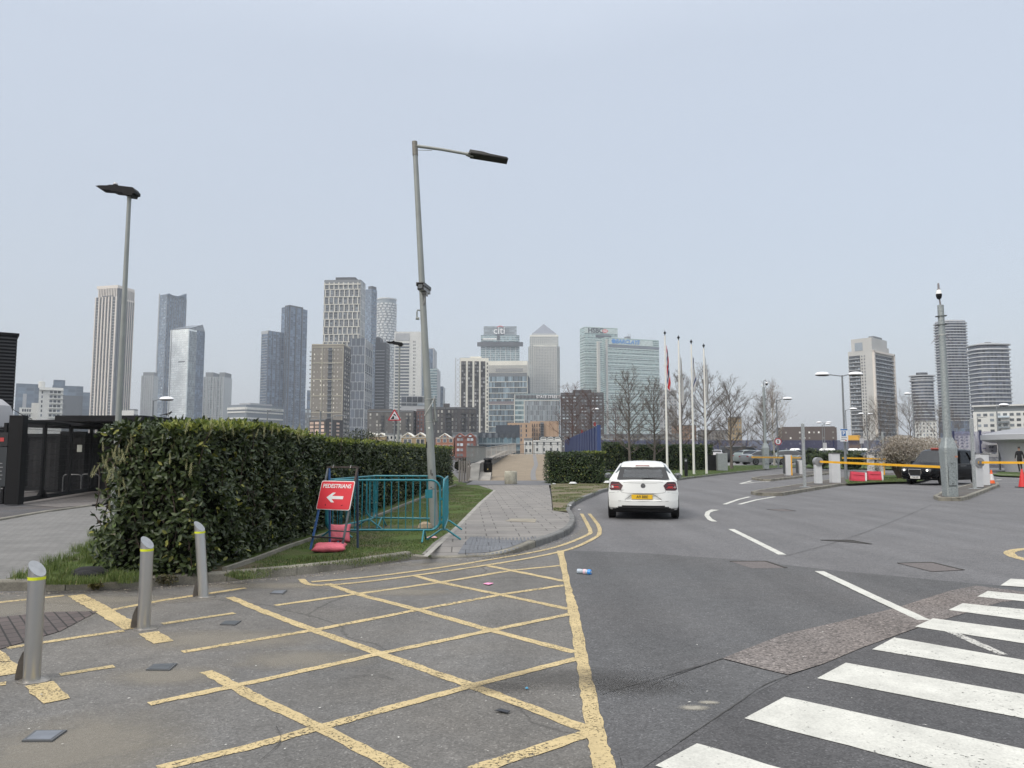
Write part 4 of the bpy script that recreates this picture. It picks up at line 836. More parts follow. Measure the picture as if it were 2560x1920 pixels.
# --- HSBC-like and Barclays-like towers
t = T('pale green glass tower with HSBC sign, left of the broader one', 1452, 1464, 1548, 818, 1600, 74, g_seag, depth=60)
W = t.F['R'][2]; t.panel('R', glassgrid('crown pale green', (.50, .58, .55), (.44, .50, .48), 4, 4, .05, .06, .15), 0, 1, t.zf(832), .995, .6, 'crown_panel'); t.bands('R', 38, 1.6, .7, M('pale green band', (.50, .585, .56), .5), 0, 1, .1, t.zf(834)); t.bands('L', 38, 1.6, .7, M('pale green band', (0, 0, 0)), 0, 1, .1, t.zf(834)); t.panel('R', wmid, .33, .8, t.zf(842), t.zf(836), .8, 'louvre')
O, u, _ = t.F['R']; rzf = atan2(u.y, u.x)
def onface(t, f, x, z, off): O, u, W = t.F[f]; p = O+u*(x*W); nrm = Vector((u.y, -u.x)); p = p+nrm*off; return Vector((p.x-t.base.x, p.y-t.base.y, z-t.base.z))
text('sign_lettering', 'HSBC', 14.5, M('sign dark', (.008, .008, .01), .5), t.root, onface(t, 'R', .33, P(1280, 825.5, 1600).z, .8), (pi/2, 0, rzf), ext=.3, bold=.45, sx_=1.0)
hx = onface(t, 'R', .61, P(1280, 825.5, 1600).z, .8); red = M('sign red', (.6, .05, .05), .5); wh = M('sign white', (.8, .8, .8), .5)
mb = MB(); hw, hh = 6.8, 3.9
def tri(pts): mb.prism([(p[0], 0, p[1]) for p in pts], (0, -.3, 0))
tri([(-hw/2-hh*.9, 0), (-hw/2, hh), (-hw/2, -hh)]); tri([(hw/2+hh*.9, 0), (hw/2, -hh), (hw/2, hh)]); tri([(-hw/2, hh), (hw/2, hh), (0, 0)]); tri([(-hw/2, -hh), (0, 0), (hw/2, -hh)])
o = link('sign_emblem', mb.mesh('sign_emblem', red), t.root, hx, rzf)
mb = MB(); tri([(-hw/2, hh), (0, 0), (-hw/2, -hh)]); tri([(hw/2, hh), (hw/2, -hh), (0, 0)]); link('sign_emblem_field', mb.mesh('sign_emblem_field', wh), t.root, hx, rzf)
t.top(M('pale green band', (0, 0, 0)), 1.5, (0, 1, 0, 1), 'parapet'); t.done()
t = T('broad pale green glass tower with BARCLAYS sign', 1509, 1517, 1652, 843, 1560, 70, g_seag, depth=60)
pgb = M('pale green band', (0, 0, 0)); t.bands('R', 32, 1.7, .8, pgb, .03, 1, t.zf(1132), t.zf(862)); t.panel('R', glassgrid('crown pale green', (0, 0, 0), (0, 0, 0), 1, 1), .06, .88, t.zf(860), t.zf(846), .7, 'crown_panel'); t.panel('R', wdark, .06, 1, t.zf(867), t.zf(861), .9); t.panel('R', stone, 0, .035, 0, .985, 1.2, 'edge_fin'); t.panel('L', g_seag, 0, 1, 0, 1, .3)
O, u, _ = t.F['R']; rzf = atan2(u.y, u.x); bl = M('sign blue', (.03, .22, .55), .5)
text('sign_lettering', 'BARCLAYS', 12, bl, t.root, onface(t, 'R', .40, P(1280, 852.3, 1560).z, .9), (pi/2, 0, rzf), ext=.3, bold=.38, shear=.25, sx_=.98)
e_ = onface(t, 'R', .145, P(1280, 851.8, 1560).z, .9); mb = MB(); n = 16; mb.prism([(4.6*(1+.16*(k % 2))*cos(2*pi*k/n), 0, 4.6*(1+.16*(k % 2))*sin(2*pi*k/n)) for k in range(n)], (0, -.3, 0)); link('sign_emblem', mb.mesh('sign_emblem', bl), t.root, e_, rzf)
for x in (.42, .455): t.put('R', t.boxme('roof_mast', .6, -.6, 10, mdgrey), 'roof_mast', x*t.F['R'][2], t.H)
t.top(mdgrey, 4.5, (.1, .9, .40, .47), 'roof_plant'); t.done()
t = T('narrow stone and green glass strip tower between the two bank towers', 1494, 1498, 1508, 853, 1540, 60, stone, depth=30); t.panel('R', g_seag, .5, 1, 0, .99, .5); t.done()
# --- dark brown slab, tan block, others
midrise('dark brown office slab left of the blue fence with a notched roof', 1402, 1511, None, 981, 520, brickd, 0, 11, 15, wpale, .62, .38, 1120, skip=lambda i, j: i in (4, 7), top=(brickd, 2.0, (.28, .72, .1, .9)))
t = T('tan office block with grouped tall windows above the white townhouses', 1269, 1330, None, 1057, 380, 0, pinkb, 'office_block', 'building', depth=20); zb = t.zf(1107)
t.wins('L', 7, 4, .48, .6, wdark, .08, .82, zb+.02, .97, .1, skip=lambda i, j: i in (1, 5)); t.done()
t = T('taller tan wing with a dark zigzag stair beside the tan office block', 1325, 1397, None, 1053, 388, 0, pinkb, 'office_block', 'building', depth=20)
t.wins('L', 5, 4, .3, .7, wdark, .04, .45, zb+.02, .95, .1); t.bands('L', 8, .5, 1.2, dkgrey, .36, .48, zb, .97, 'stair_landing'); t.panel('L', mdgrey, .36, .48, zb, .97, .3, 'stair_core'); t.piers('L', 4, .15, .15, M('tan joint', (.3, .2, .13), .8), .55, .97, zb, .99, 'joint'); t.done()
t = T('low teal glass riverside flats beneath the cream and black tower', 1196, 1300, None, 1094, 330, 0, glassgrid('teal river glass', (.10, .16, .19), (.22, .27, .29), 1.8, 2.8, .12, .2, .8), 'apartment_block', 'building', depth=14)
t.top(navy, 2.2, (0, 1, .0, .9), 'roof'); t.top(navy, 5.5, (.42, 1, .2, .9), 'roof'); t.bands('L', 2, .3, 1.0, wpale, 0, 1, .3, .95, 'balcony'); t.wins('L', 6, 1, .5, .8, wmid, .06, .94, .96, 1.25, .4, name='dormer'); t.done()
def gable_house(label, x0, x1, yt, Y, wall, gables=1, roofm=None, yb=1140, rows=2, cols=2, gw=.8, trim=ivory, glz=wdark):
    a, b = P(x0, HOR, Y).x, P(x1, HOR, Y).x; zt = P(1280, yt, Y).z; zb = max(0, P(1280, yb, Y).z); W = b-a; gh = W/gables*.36*gw
    rt = thing('house', label, 'house', (a, Y, zb)); mb = MB(); ze = zt-gh; mb.box((a+W/2, Y+5, (zb+ze)/2), (W, 10, ze-zb)); mb.build('wall', wall, rt)
    gwid = W/gables
    for k in range(gables):
        c = a+gwid*(k+.5); h = gwid*gw/2
        mb = MB(); mb.prism([(c-h, Y-.3, ze), (c+h, Y-.3, ze), (c, Y-.3, zt)], (0, 9, 0)); mb.build('gable', wall, rt)
        mb = MB()
        for sg in (-1, 1):
            mb.prism([(c+sg*(h+.25), Y-.5, ze-.1), (c+sg*(h+.25), Y-.5, ze+.25), (c, Y-.5, zt+.35), (c, Y-.5, zt)], (0, 9.6, 0))
        mb.build('roof', roofm or trim, rt)
        me = None
        for r in range(rows+1):
            hh = (ze-zb)/max(rows, 1)
            for cc_ in range(cols if r else 1):
                mb = MB(); ww = gwid*.5/cols; mb.box((0, 0, 0), (ww, .16, hh*.5 if r else gh*.5)); x = c+(cc_-(cols-1)/2)*gwid*.34 if r else c
                o = link('window', mb.mesh('window', glz), rt, (x-a, -.08 if r else -.36, (ze-hh*(r-.5)-zb) if r else ze+gh*.30-zb))
                mb = MB(); mb.box((0, .02, 0), (ww*1.2, .14, (hh*.5 if r else gh*.5)*1.15)); link('frame', mb.mesh('frame', trim), o)
    mb = MB(); mb.box((a+W/2, Y-.12, ze-.2), (W, .2, .25)); mb.build('string_course', trim, rt)
    return rt
gable_house('small tan gabled house seen over the hedge, left of the warning sign post', 922, 962, 1084, 300, brickt, 2, rows=1)
gable_house('pair of tan gables seen over the hedge left of the main lamp post', 1003, 1066, 1083, 300, brickt, 2, rows=2)
gable_house('red and cream brick house with single gable right of the main lamp post', 1089, 1134, 1085, 290, M('orange brick', (.33, .15, .09), .8, var=.1), 1, rows=3, cols=3, gw=.55, trim=ivory)
gable_house('deep red house with twin pointed gables right of the main lamp post', 1137, 1188, 1085, 290, brickr, 2, rows=4, yb=1150, trim=M('dull red trim', (.3, .12, .09), .7), glz=wpale)
midrise('glass and grey flats wedged behind the red gabled house', 1130, 1194, None, 1082, 320, mdgrey, 0, 8, 2, wpale, .8, .8, 1120)
midrise('small white house between the dark bush and the tan gables', 962, 1004, None, 1085, 305, offw, 0, 4, 3, wdark, .45, .5, 1125)
midrise('white riverside townhouse at the left of the white terrace', 1310, 1331, None, 1098, 240, offw, 0, 2, 2, wmid, .45, .45, 1135)
t = T('white riverside terrace with arched balconies on its roof', 1333, 1404, None, 1101, 235, 0, offw, 'terraced_house', 'house', depth=10); zb = .02
t.wins('L', 4, 3, .22, .55, wdark, .02, .98, .02, .97, .08); t.bands('L', 1, .25, .25, offw, 0, 1, .93, .98, 'cornice')
O, u, W = t.F['L']
for k in range(3):
    mb = MB(); cx = W*(.36+.25*k); r = W*.10; z0_ = t.zt
    mb.tube([(cx-r, 0, 0)]+[(cx+r*cos(a), 0, .5+r*.55*sin(a)) for a in [pi-pi*j/8 for j in range(9)]]+[(cx+r, 0, 0)], .09, 5); mb.box((cx, .1, .3), (2*r, .08, .5))
    link('roof_balcony', mb.mesh('roof_balcony', offw), t.root, (O.x-t.base.x, 0, t.H))
t.top(wmid, 1.2, (.2, 1, .2, .9), 'dormer_storey'); t.done()
# --- right of the bank towers
midrise('pale grey office block behind the flagpoles and bare trees', 1652, 1695, None, 975, 900, M('pale grey wall', (.33, .33, .33), .7), 0, 6, 14, wmid, .5, .5, 1100)
midrise('tan and rust apartment block low behind the third bare tree', 1680, 1742, None, 1062, 420, M('rust tan', (.30, .19, .13), .8, var=.1), 0, 8, 6, wmid, .4, .5, 1110)
midrise('yellow-tan flats behind the bare tree with the reddish crown', 1822, 1856, None, 1042, 400, M('straw brick', (.36, .27, .15), .8), 0, 4, 6, wmid, .4, .5, 1110)
midrise('small grey flats behind the bare trees near the flagpoles', 1745, 1822, None, 1075, 430, M('dull grey render', (.22, .21, .20), .8), 0, 9, 4, wmid, .4, .5, 1110)
t = T('long dark grey-brown building with small scattered windows behind the car park', 1943, 2094, None, 1068, 260, 0, M('umber cladding', (.105, .085, .078), .8, var=.05), 'warehouse', 'building', depth=20); zb = .2
t.wins('L', 12, 4, .34, .3, M('small pale window', (.35, .34, .32), .3, rnd=.8), .04, .98, .2, .93, .1, skip=lambda i, j: (i*5+j*3) % 7 in (1, 3, 4)); t.top(M('umber cladding', (0, 0, 0)), .5, (.08, .98, .3, .9)); t.done()
midrise('long low grey building behind the blue car park fence at centre right', 1410, 1700, None, 1086, 300, M('dull grey render', (0, 0, 0)), 0, 30, 4, wmid, .5, .5, 1115)
# --- right hand towers
t = T('concrete framed block of flats with stacked balconies right of the parking sign', 2130, 2191, 2244, 874, 640, 48, M('warm concrete', (.48, .475, .45), .7, var=.06, vs=.1)); zb = t.zf(1092)
O, u, WL = t.F['L']; _, v, WR = t.F['R']
t.panel('L', dkgrey, .04, .50, zb, .955, .3, 'recess'); t.bands('L', 22, .7, 1.4, ltgrey, .02, .50, zb, .955, 'balcony'); t.wins('L', 4, 22, .6, .5, wmid, .05, .5, zb, .95, .6)
t.wins('L', 2, 26, .3, .45, wdark, .52, .74, zb, .96, .4); t.panel('R', dkgrey, .10, .93, zb, .955, .3, 'recess'); t.bands('R', 20, .8, 1.5, ltgrey, .08, .95, zb, .955, 'balcony'); t.wins('R', 6, 20, .6, .5, M('window bay', (0, 0, 0)), .1, .92, zb, .95, .6)
t.piers('R', 2, 2.0, 1.8, cream, 0, .99, zb, .995); t.bands('R', 1, 1.5, 1.8, cream, 0, .99, .975, .99, 'cornice')
t.top(M('warm concrete', (0, 0, 0)), 10.5, (.15, 1.0, .0, .72), 'penthouse'); t.top(wmid, 7, (.3, .62, -.005, .5), 'penthouse_glazing'); t.top(M('warm concrete', (0, 0, 0)), 4, (.93, 1.0, .70, .8), 'screen_wall'); t.top(mdgrey, 12.5, (.75, .95, .15, .55), 'plant_room'); t.done()
dkband = glassgrid('round dark glass', (.055, .066, .092), (.10, .11, .14), 3.0, 3.4, .4, .05, 1.3)
ringm = M('grey white balcony band', (.48, .49, .50), .6)
round_tower('short oval banded tower behind the bare trees at right', 2286, 2343, 938, 640, 26, dkband, ringm, .8, [(-.5, 1.8, .8, ringm), (-4.5, 1.6, .8, ringm), (.3, -4, 2.5, dkgrey)], rt=.75, proud=.9)
round_tower('tallest curved banded tower behind the camera pole at right', 2356, 2428, 800, 700, 48, dkband, ringm, .75, [(-1, -.2, 1.2, ringm)], rt=.7, proud=1.1, p=3.2)
round_tower('broad rounded banded tower at the right above the white flats', 2440, 2531, 862, 640, 27, dkband, ringm, .75, [(.2, 1.5, .8, ringm), (-4, 1.6, .7, ringm), (1, -6, 1.6, ringm), (2.4, -12, 1.4, mdgrey)], rt=.8, proud=.9, p=3.0)
t = T('white modern flats with balconies and a glazed top floor at the right edge', 2438, 2650, None, 1025, 300, 0, offw, 'apartment_block', 'building', depth=18); zb = .05
t.wins('L', 12, 8, .62, .5, wmid, .03, .99, zb, .99, .1, skip=lambda i, j: i % 3 == 1 and j % 2 == 1); t.bands('L', 8, .3, 1.3, white, .30, .44, zb, .98, 'balcony'); t.bands('L', 8, .75, 1.4, wpale, .30, .44, zb, .98, 'balustrade')
t.top(wpale, 2.2, (.01, .8, .1, .9), 'penthouse'); t.top(offw, .6, (-.01, .82, .02, .95), 'roof_slab', z=t.zt+2.2); t.done()
midrise('lower white flats left of the white modern flats', 2374, 2440, None, 1086, 310, offw, 0, 5, 4, wmid, .45, .5, 1120)
midrise('white low building behind the bare trees right of the concrete block', 2290, 2345, None, 1050, 420, offw, 0, 6, 6, wmid, .4, .5, 1110)
t = T('dark blue glazed podium below the tallest curved tower', 2350, 2440, None, 1052, 600, 0, g_dkblue, 'office_block', 'building', depth=20); t.done()
t = T('yellow site cabin with open side below the concrete block of flats', 2122, 2152, None, 1088, 150, 0, M('site yellow', (.55, .33, .06), .6), 'site_cabin', 'cabin', depth=4); t.wins('L', 2, 1, .35, .5, M('plywood', (.42, .24, .12), .7), .2, .95, .1, .7); t.bands('L', 1, .25, 1.0, M('site yellow', (0, 0, 0)), -.1, 1, .80, .82, 'canopy'); t.done()
# haze --------------------------------------------------------------
HZ = 0.00019
mb = MB(); mb.box((0, 900, 130), (2600, 2200, 264.9)); hz = mb.mesh('haze', None if False else M('haze tmp', (1, 1, 1)))
hm = bpy.data.materials.new('haze'); hm.use_nodes = True; ht = hm.node_tree; ht.nodes.clear(); ho = N(ht, 'ShaderNodeOutputMaterial'); hv = N(ht, 'ShaderNodeVolumePrincipled')
hv.inputs['Density'].default_value = HZ; hv.inputs['Color'].default_value = (.86, .92, 1, 1); hv.inputs['Anisotropy'].default_value = 0
ht.links.new(hv.outputs[0], ho.inputs['Volume']); hz.materials.clear(); hz.materials.append(hm)
ho_ = link('haze', hz); ho_['kind'] = 'stuff'; ho_['label'] = 'thin pale haze in the air over the skyline'; ho_['category'] = 'haze'
# ================================================================ vegetation
def leaves(name, pos, nrm, upv, ln, wd, m, parent, fold=.25, curl=.15):
    """pos, nrm (outward), upv (leaf direction): (n,3) arrays; six-point folded leaves"""
    n = len(pos); t = upv/np.linalg.norm(upv, axis=1, keepdims=True)
    nr = nrm-t*(nrm*t).sum(1, keepdims=True); nr /= np.linalg.norm(nr, axis=1, keepdims=True)+1e-9; s = np.cross(t, nr)
    ln = ln[:, None]; wd = wd[:, None]
    V = np.stack([pos, pos+t*ln*.33+s*wd*.5+nr*wd*fold*.5, pos+t*ln*.72+s*wd*.42+nr*wd*fold*.4-nr*ln*curl*.4, pos+t*ln-nr*ln*curl, pos+t*ln*.72-s*wd*.42+nr*wd*fold*.4-nr*ln*curl*.4, pos+t*ln*.33-s*wd*.5+nr*wd*fold*.5], 1).reshape(-1, 3)
    b = np.arange(n)[:, None]*6; F = np.concatenate([b+np.array([[0, 1, 2, 3]]), b+np.array([[0, 3, 4, 5]])], 1).reshape(-1)
    me = bpy.data.meshes.new(name); me.vertices.add(len(V)); me.vertices.foreach_set('co', V.astype(np.float32).ravel())
    me.loops.add(len(F)); me.loops.foreach_set('vertex_index', F.astype(np.int32)); me.polygons.add(2*n)
    me.polygons.foreach_set('loop_start', np.arange(2*n, dtype=np.int32)*4); me.update(calc_edges=True)
    me.materials.append(m); return link(name, me, parent)
def rnd_unit(n, rg): v = rg.normal(size=(n, 3)); return v/np.linalg.norm(v, axis=1, keepdims=True)
LEAF = leafmat('laurel leaf', (.019, .033, .009), (.052, .076, .018), (.26, .26, .05), .035, .45, .06)
LEAF2 = leafmat('hedge leaf', (.016, .034, .010), (.050, .080, .022), (.20, .22, .05), .05, .42, .06)
YOUNG = leafmat('young shoot leaf', (.07, .12, .02), (.30, .32, .07), None, .05, .45, .2)
TWIG = M('twig bark', (.055, .038, .028), .9); CORE = M('hedge shade', (.008, .010, .006), 1.0, spec=0)  # near-black core stops see-through; shade between the leaves is put into its colour
def hedge(name, label, o, u, L_, W, h, segs, lsz, m, seed=1, holes=(), bump=.07, top_young=0, base=.12, cat='hedge', corner=.12):
    """box hedge: o = near right ground corner, u = direction it runs away, W = width to the left of u"""
    rg = np.random.default_rng(seed); rt = thing(name, label, cat, (o[0], o[1], tz(o[1])+base)); u = Vector((u[0], u[1], 0)).normalized(); v = Vector((-u.y, u.x, 0))
    P_, Nn, Up, Ln, Wd = [], [], [], [], []
    def wob(a, b, c): return bump*(np.sin(a*2.1+seed)*np.cos(b*2.7+1)+.6*np.sin(a*5.3+b*4.1+c)+.5*np.cos(a*9.+b*7.3))
    def hof(s_): return h(s_) if callable(h) else h
    for (s0, s1, den, k) in segs:
        for face in 'RTLFB':
            if face == 'F' and s0 > 0: continue
            if face == 'B' and s1 < L_-.01: continue
            hm = hof((s0+s1)/2); A = {'R': (s1-s0)*hm, 'L': (s1-s0)*hm, 'T': (s1-s0)*W, 'F': W*hm, 'B': W*hm}[face]; n = int(A*den*(.35 if face in 'LB' else 1))
            s = rg.uniform(s0, s1, n); q = rg.uniform(0, 1, n); dep = rg.uniform(-.16, .035, n)
            hs = np.array([hof(x) for x in s]) if callable(h) else np.full(n, h)
            if face in 'RL': x = s; y = np.where(np.full(n, face == 'R'), 0, W); z = q**.92*hs; w_ = wob(x, z, 0)+dep; y = y+(w_ if face == 'L' else -w_); nn = (0, 1 if face == 'L' else -1, 0); y = y+(1 if face == 'R' else -1)*corner*(q**6)
            elif face == 'T': x = s; y = q*W; z = hs+wob(x, y, 2)*.7+dep*.8; nn = (0, 0, 1)
            elif face == 'F': y = q*W; z = rg.uniform(0, 1, n)**.92*h_(hof, 0); x = -wob(y, z, 5)-dep; nn = (-1, 0, 0)
            else: y = q*W; z = rg.uniform(0, 1, n)*h_(hof, L_); x = L_+wob(y, z, 5)+dep; nn = (1, 0, 0)
            keep = np.ones(n, bool)
            for (hx, hz, r, f_) in holes:
                if f_ == face: d2 = ((x if face != 'F' else y)-hx)**2+(z-hz)**2; keep &= ~((d2 < r*r) & (rg.uniform(size=n) < .78) & (dep > -.12))
            pos = np.stack([x, y, z], 1)[keep]; nw = np.tile(np.array(nn, float), (len(pos), 1))
            r1 = rnd_unit(len(pos), rg); nv = nw*.8+r1*.55+np.array([0, 0, .35]); r2 = rnd_unit(len(pos), rg)
            up = r2*.9+nw*.45+np.array([0, 0, .15])
            P_.append(pos); Nn.append(nv); Up.append(up); Ln.append(rg.uniform(.75, 1.2, len(pos))*lsz*k); Wd.append(rg.uniform(.36, .5, len(pos))*lsz*k)
    Pp = np.concatenate(P_); Nv = np.concatenate(Nn); Uv = np.concatenate(Up)
    U = np.array([[u.x, u.y, 0], [v.x, v.y, 0], [0, 0, 1]])
    leaves('foliage', Pp@U, Nv@U, Uv@U, np.concatenate(Ln), np.concatenate(Wd), m, rt)
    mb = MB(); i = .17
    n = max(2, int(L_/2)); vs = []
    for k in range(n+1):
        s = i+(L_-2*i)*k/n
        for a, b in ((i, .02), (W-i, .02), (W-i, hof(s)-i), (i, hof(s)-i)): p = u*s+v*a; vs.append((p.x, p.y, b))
    mb.add(vs, [(4*k+a, 4*k+(a+1) % 4, 4*k+4+(a+1) % 4, 4*k+4+a) for k in range(n) for a in range(4)]+[(0, 1, 2, 3), (4*n, 4*n+1, 4*n+2, 4*n+3)]); link('shade_core', mb.mesh('shade_core', CORE), rt)
    mb = MB()      # stems
    for k in range(int(min(L_, 8)*16)):
        s = rg.uniform(0, min(L_, 8)); a = rg.uniform(-.05, .16); z = rg.uniform(.1, 1.5); p = Vector((s, a, z)); q = p+Vector((rg.uniform(-.3, .3), rg.uniform(-.04, .04), rg.uniform(.1, .5)))
        if k % 3 == 0: p = Vector((rg.uniform(-.02, .16), rg.uniform(0, W), z)); q = p+Vector((rg.uniform(-.05, .05), rg.uniform(-.3, .3), rg.uniform(.1, .5)))
        m_ = (p+q)/2+Vector((rg.uniform(-.04, .04),)*3); f = lambda e: u*e.x+v*e.y+Vector((0, 0, e.z)); mb.tube([f(p), f(m_), f(q)], [.008, .006, .003], 4)
    link('twigs', mb.mesh('twigs', TWIG), rt)['kind'] = 'stuff'
    if top_young:
        n = top_young; s = L_*rg.uniform(0, 1, n)**1.7; y = rg.uniform(-.05, .35, n)*W; cl = np.repeat(np.stack([s, y, np.array([hof(x) for x in s])-.02+rg.uniform(-.03, .06, n)], 1), 7, 0)
        up = np.tile([0, 0, .9], (len(cl), 1))+rnd_unit(len(cl), rg)*.8; leaves('young_shoots', (cl+rnd_unit(len(cl), rg)*.03)@U, rnd_unit(len(cl), rg)@U, up@U, rg.uniform(.6, 1.1, len(cl))*lsz, rg.uniform(.28, .4, len(cl))*lsz, YOUNG, rt)
    return rt, u, v
def h_(f, s): return f(s)
h1 = lambda s: 1.86+.10*min(1, max(0, s)/2)-.17*min(1, max(0, s-2.5)/4)
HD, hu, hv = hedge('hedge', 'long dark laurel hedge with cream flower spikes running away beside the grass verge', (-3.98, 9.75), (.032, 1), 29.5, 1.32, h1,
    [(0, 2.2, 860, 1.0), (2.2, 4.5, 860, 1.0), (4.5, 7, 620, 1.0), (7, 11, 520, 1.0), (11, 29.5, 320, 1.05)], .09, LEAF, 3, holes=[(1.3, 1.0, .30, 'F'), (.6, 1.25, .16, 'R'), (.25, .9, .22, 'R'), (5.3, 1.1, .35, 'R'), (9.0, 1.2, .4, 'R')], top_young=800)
# flower spikes standing on the hedge
SPK = leafmat('flower cream', (.34, .34, .16), (.48, .46, .25), None, 0, .6, .1)
def spike_me():
    mb = MB(); mb.tube([(0, 0, 0), (.004, 0, .07), (.0, .004, .15)], [.0025, .002, .001], 4)
    for k in range(26):
        z = .025+.125*k/26; a = k*2.4; r = .013*(1-.55*k/26); c = Vector((r*cos(a), r*sin(a), z)); s = .0048
        mb.add([c+Vector(d)*s for d in ((1, 0, 0), (-1, 0, 0), (0, 1, 0), (0, -1, 0), (0, 0, 1), (0, 0, -1))], [(0, 2, 4), (2, 1, 4), (1, 3, 4), (3, 0, 4), (2, 0, 5), (1, 2, 5), (3, 1, 5), (0, 3, 5)])
    return mb.mesh('flower_spike', SPK)
sm_ = spike_me(); rg = np.random.default_rng(5)
for k in range(95):
    if k < 30: s_, y_, z_ = rg.uniform(-.12, .25), rg.uniform(.1, 1.3), rg.uniform(1.2, 1.78)
    elif k < 75: s_, y_, z_ = rg.uniform(0, 4.5), rg.uniform(-.12, .25), rg.uniform(1.70, 1.90)
    else: s_, y_, z_ = rg.uniform(-.15, .1), rg.uniform(.9, 1.38), rg.uniform(.8, 1.6)
    if k >= 75: s_ = -.12+rg.uniform(-.05, .1)
    p = hu*s_+hv*y_; o = link('flower_spike', sm_, HD, (p.x, p.y, z_)); o.rotation_euler = (rg.uniform(-.35, .35), rg.uniform(-.35, .35), rg.uniform(0, 6)); o.scale = [rg.uniform(.8, 1.3)]*3
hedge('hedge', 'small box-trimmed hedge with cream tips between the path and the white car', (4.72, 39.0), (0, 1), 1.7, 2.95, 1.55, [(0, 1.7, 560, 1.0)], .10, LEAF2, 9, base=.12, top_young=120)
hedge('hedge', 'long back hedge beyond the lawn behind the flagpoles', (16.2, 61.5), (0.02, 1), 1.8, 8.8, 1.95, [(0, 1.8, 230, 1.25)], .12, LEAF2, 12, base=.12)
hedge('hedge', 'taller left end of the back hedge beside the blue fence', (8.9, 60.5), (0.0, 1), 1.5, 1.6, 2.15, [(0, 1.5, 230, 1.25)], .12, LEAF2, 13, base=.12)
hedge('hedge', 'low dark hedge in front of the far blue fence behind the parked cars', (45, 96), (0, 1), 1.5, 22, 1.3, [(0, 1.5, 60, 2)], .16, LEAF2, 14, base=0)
def bush(name, label, c, r, h, n, m, seed, lsz=.12, cat='shrub', flat=0, core=CORE, stems=0, nblob=9, squash=1):
    rg = np.random.default_rng(seed); rt = thing(name, label, cat, c); P_, N_ = [], []; mb = MB()
    for k in range(nblob):
        a = rg.uniform(0, 2*pi); rr = rg.uniform(0, .62 if nblob < 16 else .9)*r; cz = h*(rg.uniform(.38, .68) if nblob < 16 else rg.uniform(.42, .84)); br = rg.uniform(.33, .5)*min(r, h)*(.72 if nblob > 15 else 1); cx, cy = rr*cos(a), rr*sin(a)*squash
        q = rnd_unit(n//nblob, rg); rad = br*rg.uniform(.75, 1.08, (len(q), 1))**.5; p = np.array([cx, cy, cz])+q*rad*np.array([1.15, 1.15*squash, min(1.2, (h-cz)/br)])
        p[:, 2] = np.clip(p[:, 2], .05, None)
        if flat: p[:, 2] = np.minimum(p[:, 2], h*(.94+.04*np.sin(p[:, 0]*4)))
        P_.append(p); N_.append(q); mb.lathe([(.05, -br*.72), (br*.6, -br*.5), (br*.72, 0), (br*.6, br*.5), (.05, br*.72)], (cx, cy, cz), 8)
    P_ = np.concatenate(P_); N_ = np.concatenate(N_)
    leaves('foliage', P_, N_+rnd_unit(len(P_), rg)*.7, rnd_unit(len(P_), rg)+N_*.3+np.array([0, 0, .2]), rg.uniform(.7, 1.2, len(P_))*lsz, rg.uniform(.35, .55, len(P_))*lsz, m, rt)
    if core: link('shade_core', mb.mesh('shade_core', core), rt)
    if stems:
        mb = MB()
        for k in range(stems):
            a = rg.uniform(0, 2*pi); e = Vector((cos(a)*r*.6, sin(a)*r*.6*squash, h*rg.uniform(.5, .9))); s = Vector((cos(a)*.12, sin(a)*.12, 0)); mb.tube([s, s.lerp(e, .45)+Vector((0, 0, .15)), e], [.03, .018, .006], 5)
            for j in range(5):
                t = rg.uniform(.3, .95); b = s.lerp(e, t); d = Vector(rnd_unit(1, rg)[0])*rg.uniform(.2, .5); d.z = abs(d.z); mb.tube([b, b+d], [.008, .003], 3)
        link('twigs', mb.mesh('twigs', TWIG), rt)['kind'] = 'stuff'
    return rt
bush('evergreen_shrub', 'flat-topped dark green shrub left of the parking sign beside the barriers', gp(2052, 64, .12), 1.9, 1.35, 4200, LEAF2, 21, .10, flat=1, squash=.6)
bush('evergreen_shrub', 'flat-topped dark green shrub behind the parking sign post', gp(2122, 62, .12), 1.7, 1.3, 4200, LEAF2, 22, .10, flat=1, squash=.6)
bush('evergreen_shrub', 'small taller dark bush beside the left square steel post', gp(2030, 70, .12), 1.0, 1.9, 1500, LEAF2, 23, .12)
bush('evergreen_tree', 'dark loose evergreen tree rising over the hedge left of the warning triangle', gp(912, 62), 2.1, 3.4, 3600, leafmat('olive leaf', (.02, .03, .015), (.06, .07, .035), None, 0, .5, .1), 24, .16, cat='tree', stems=9, nblob=12, core=None)
bush('evergreen_tree', 'low dark bush beneath the white house behind the hedge', gp(955, 64), 1.9, 2.7, 3000, leafmat('olive leaf b', (.02, .03, .015), (.075, .065, .04), None, 0, .5, .1), 25, .16, cat='tree', stems=9, nblob=10, core=None)
bush('shrub', 'dark brown bush between the hedge end and the ramp railing', gp(1168, 58), 1.1, 1.2, 1500, leafmat('brown bush leaf', (.03, .028, .02), (.07, .06, .04), None, 0, .6, .1), 26, .10, core=CORE)
BLO = leafmat('blossom', (.20, .165, .125), (.56, .51, .45), (.15, .12, .06), .2, .7, .2)
bush('blossom_shrub', 'shrub covered in pale pink-white blossom behind the red barriers', gp(2248, 46.5, .12), 1.75, 2.6, 17000, BLO, 31, .08, stems=40, core=None, nblob=26)
bush('blossom_shrub', 'second blossoming shrub half hidden behind the black cab', gp(2318, 50, .12), 1.7, 2.5, 11000, BLO, 32, .085, stems=24, core=None, nblob=20)
bush('weed', 'small reddish weed growing in the kerb between the two steel bollards', G(412, 1466, 0), .16, .14, 260, leafmat('weed leaf', (.06, .045, .02), (.10, .10, .04), None, 0, .7, .1), 33, .035, cat='weed', core=None, nblob=6, squash=.5)
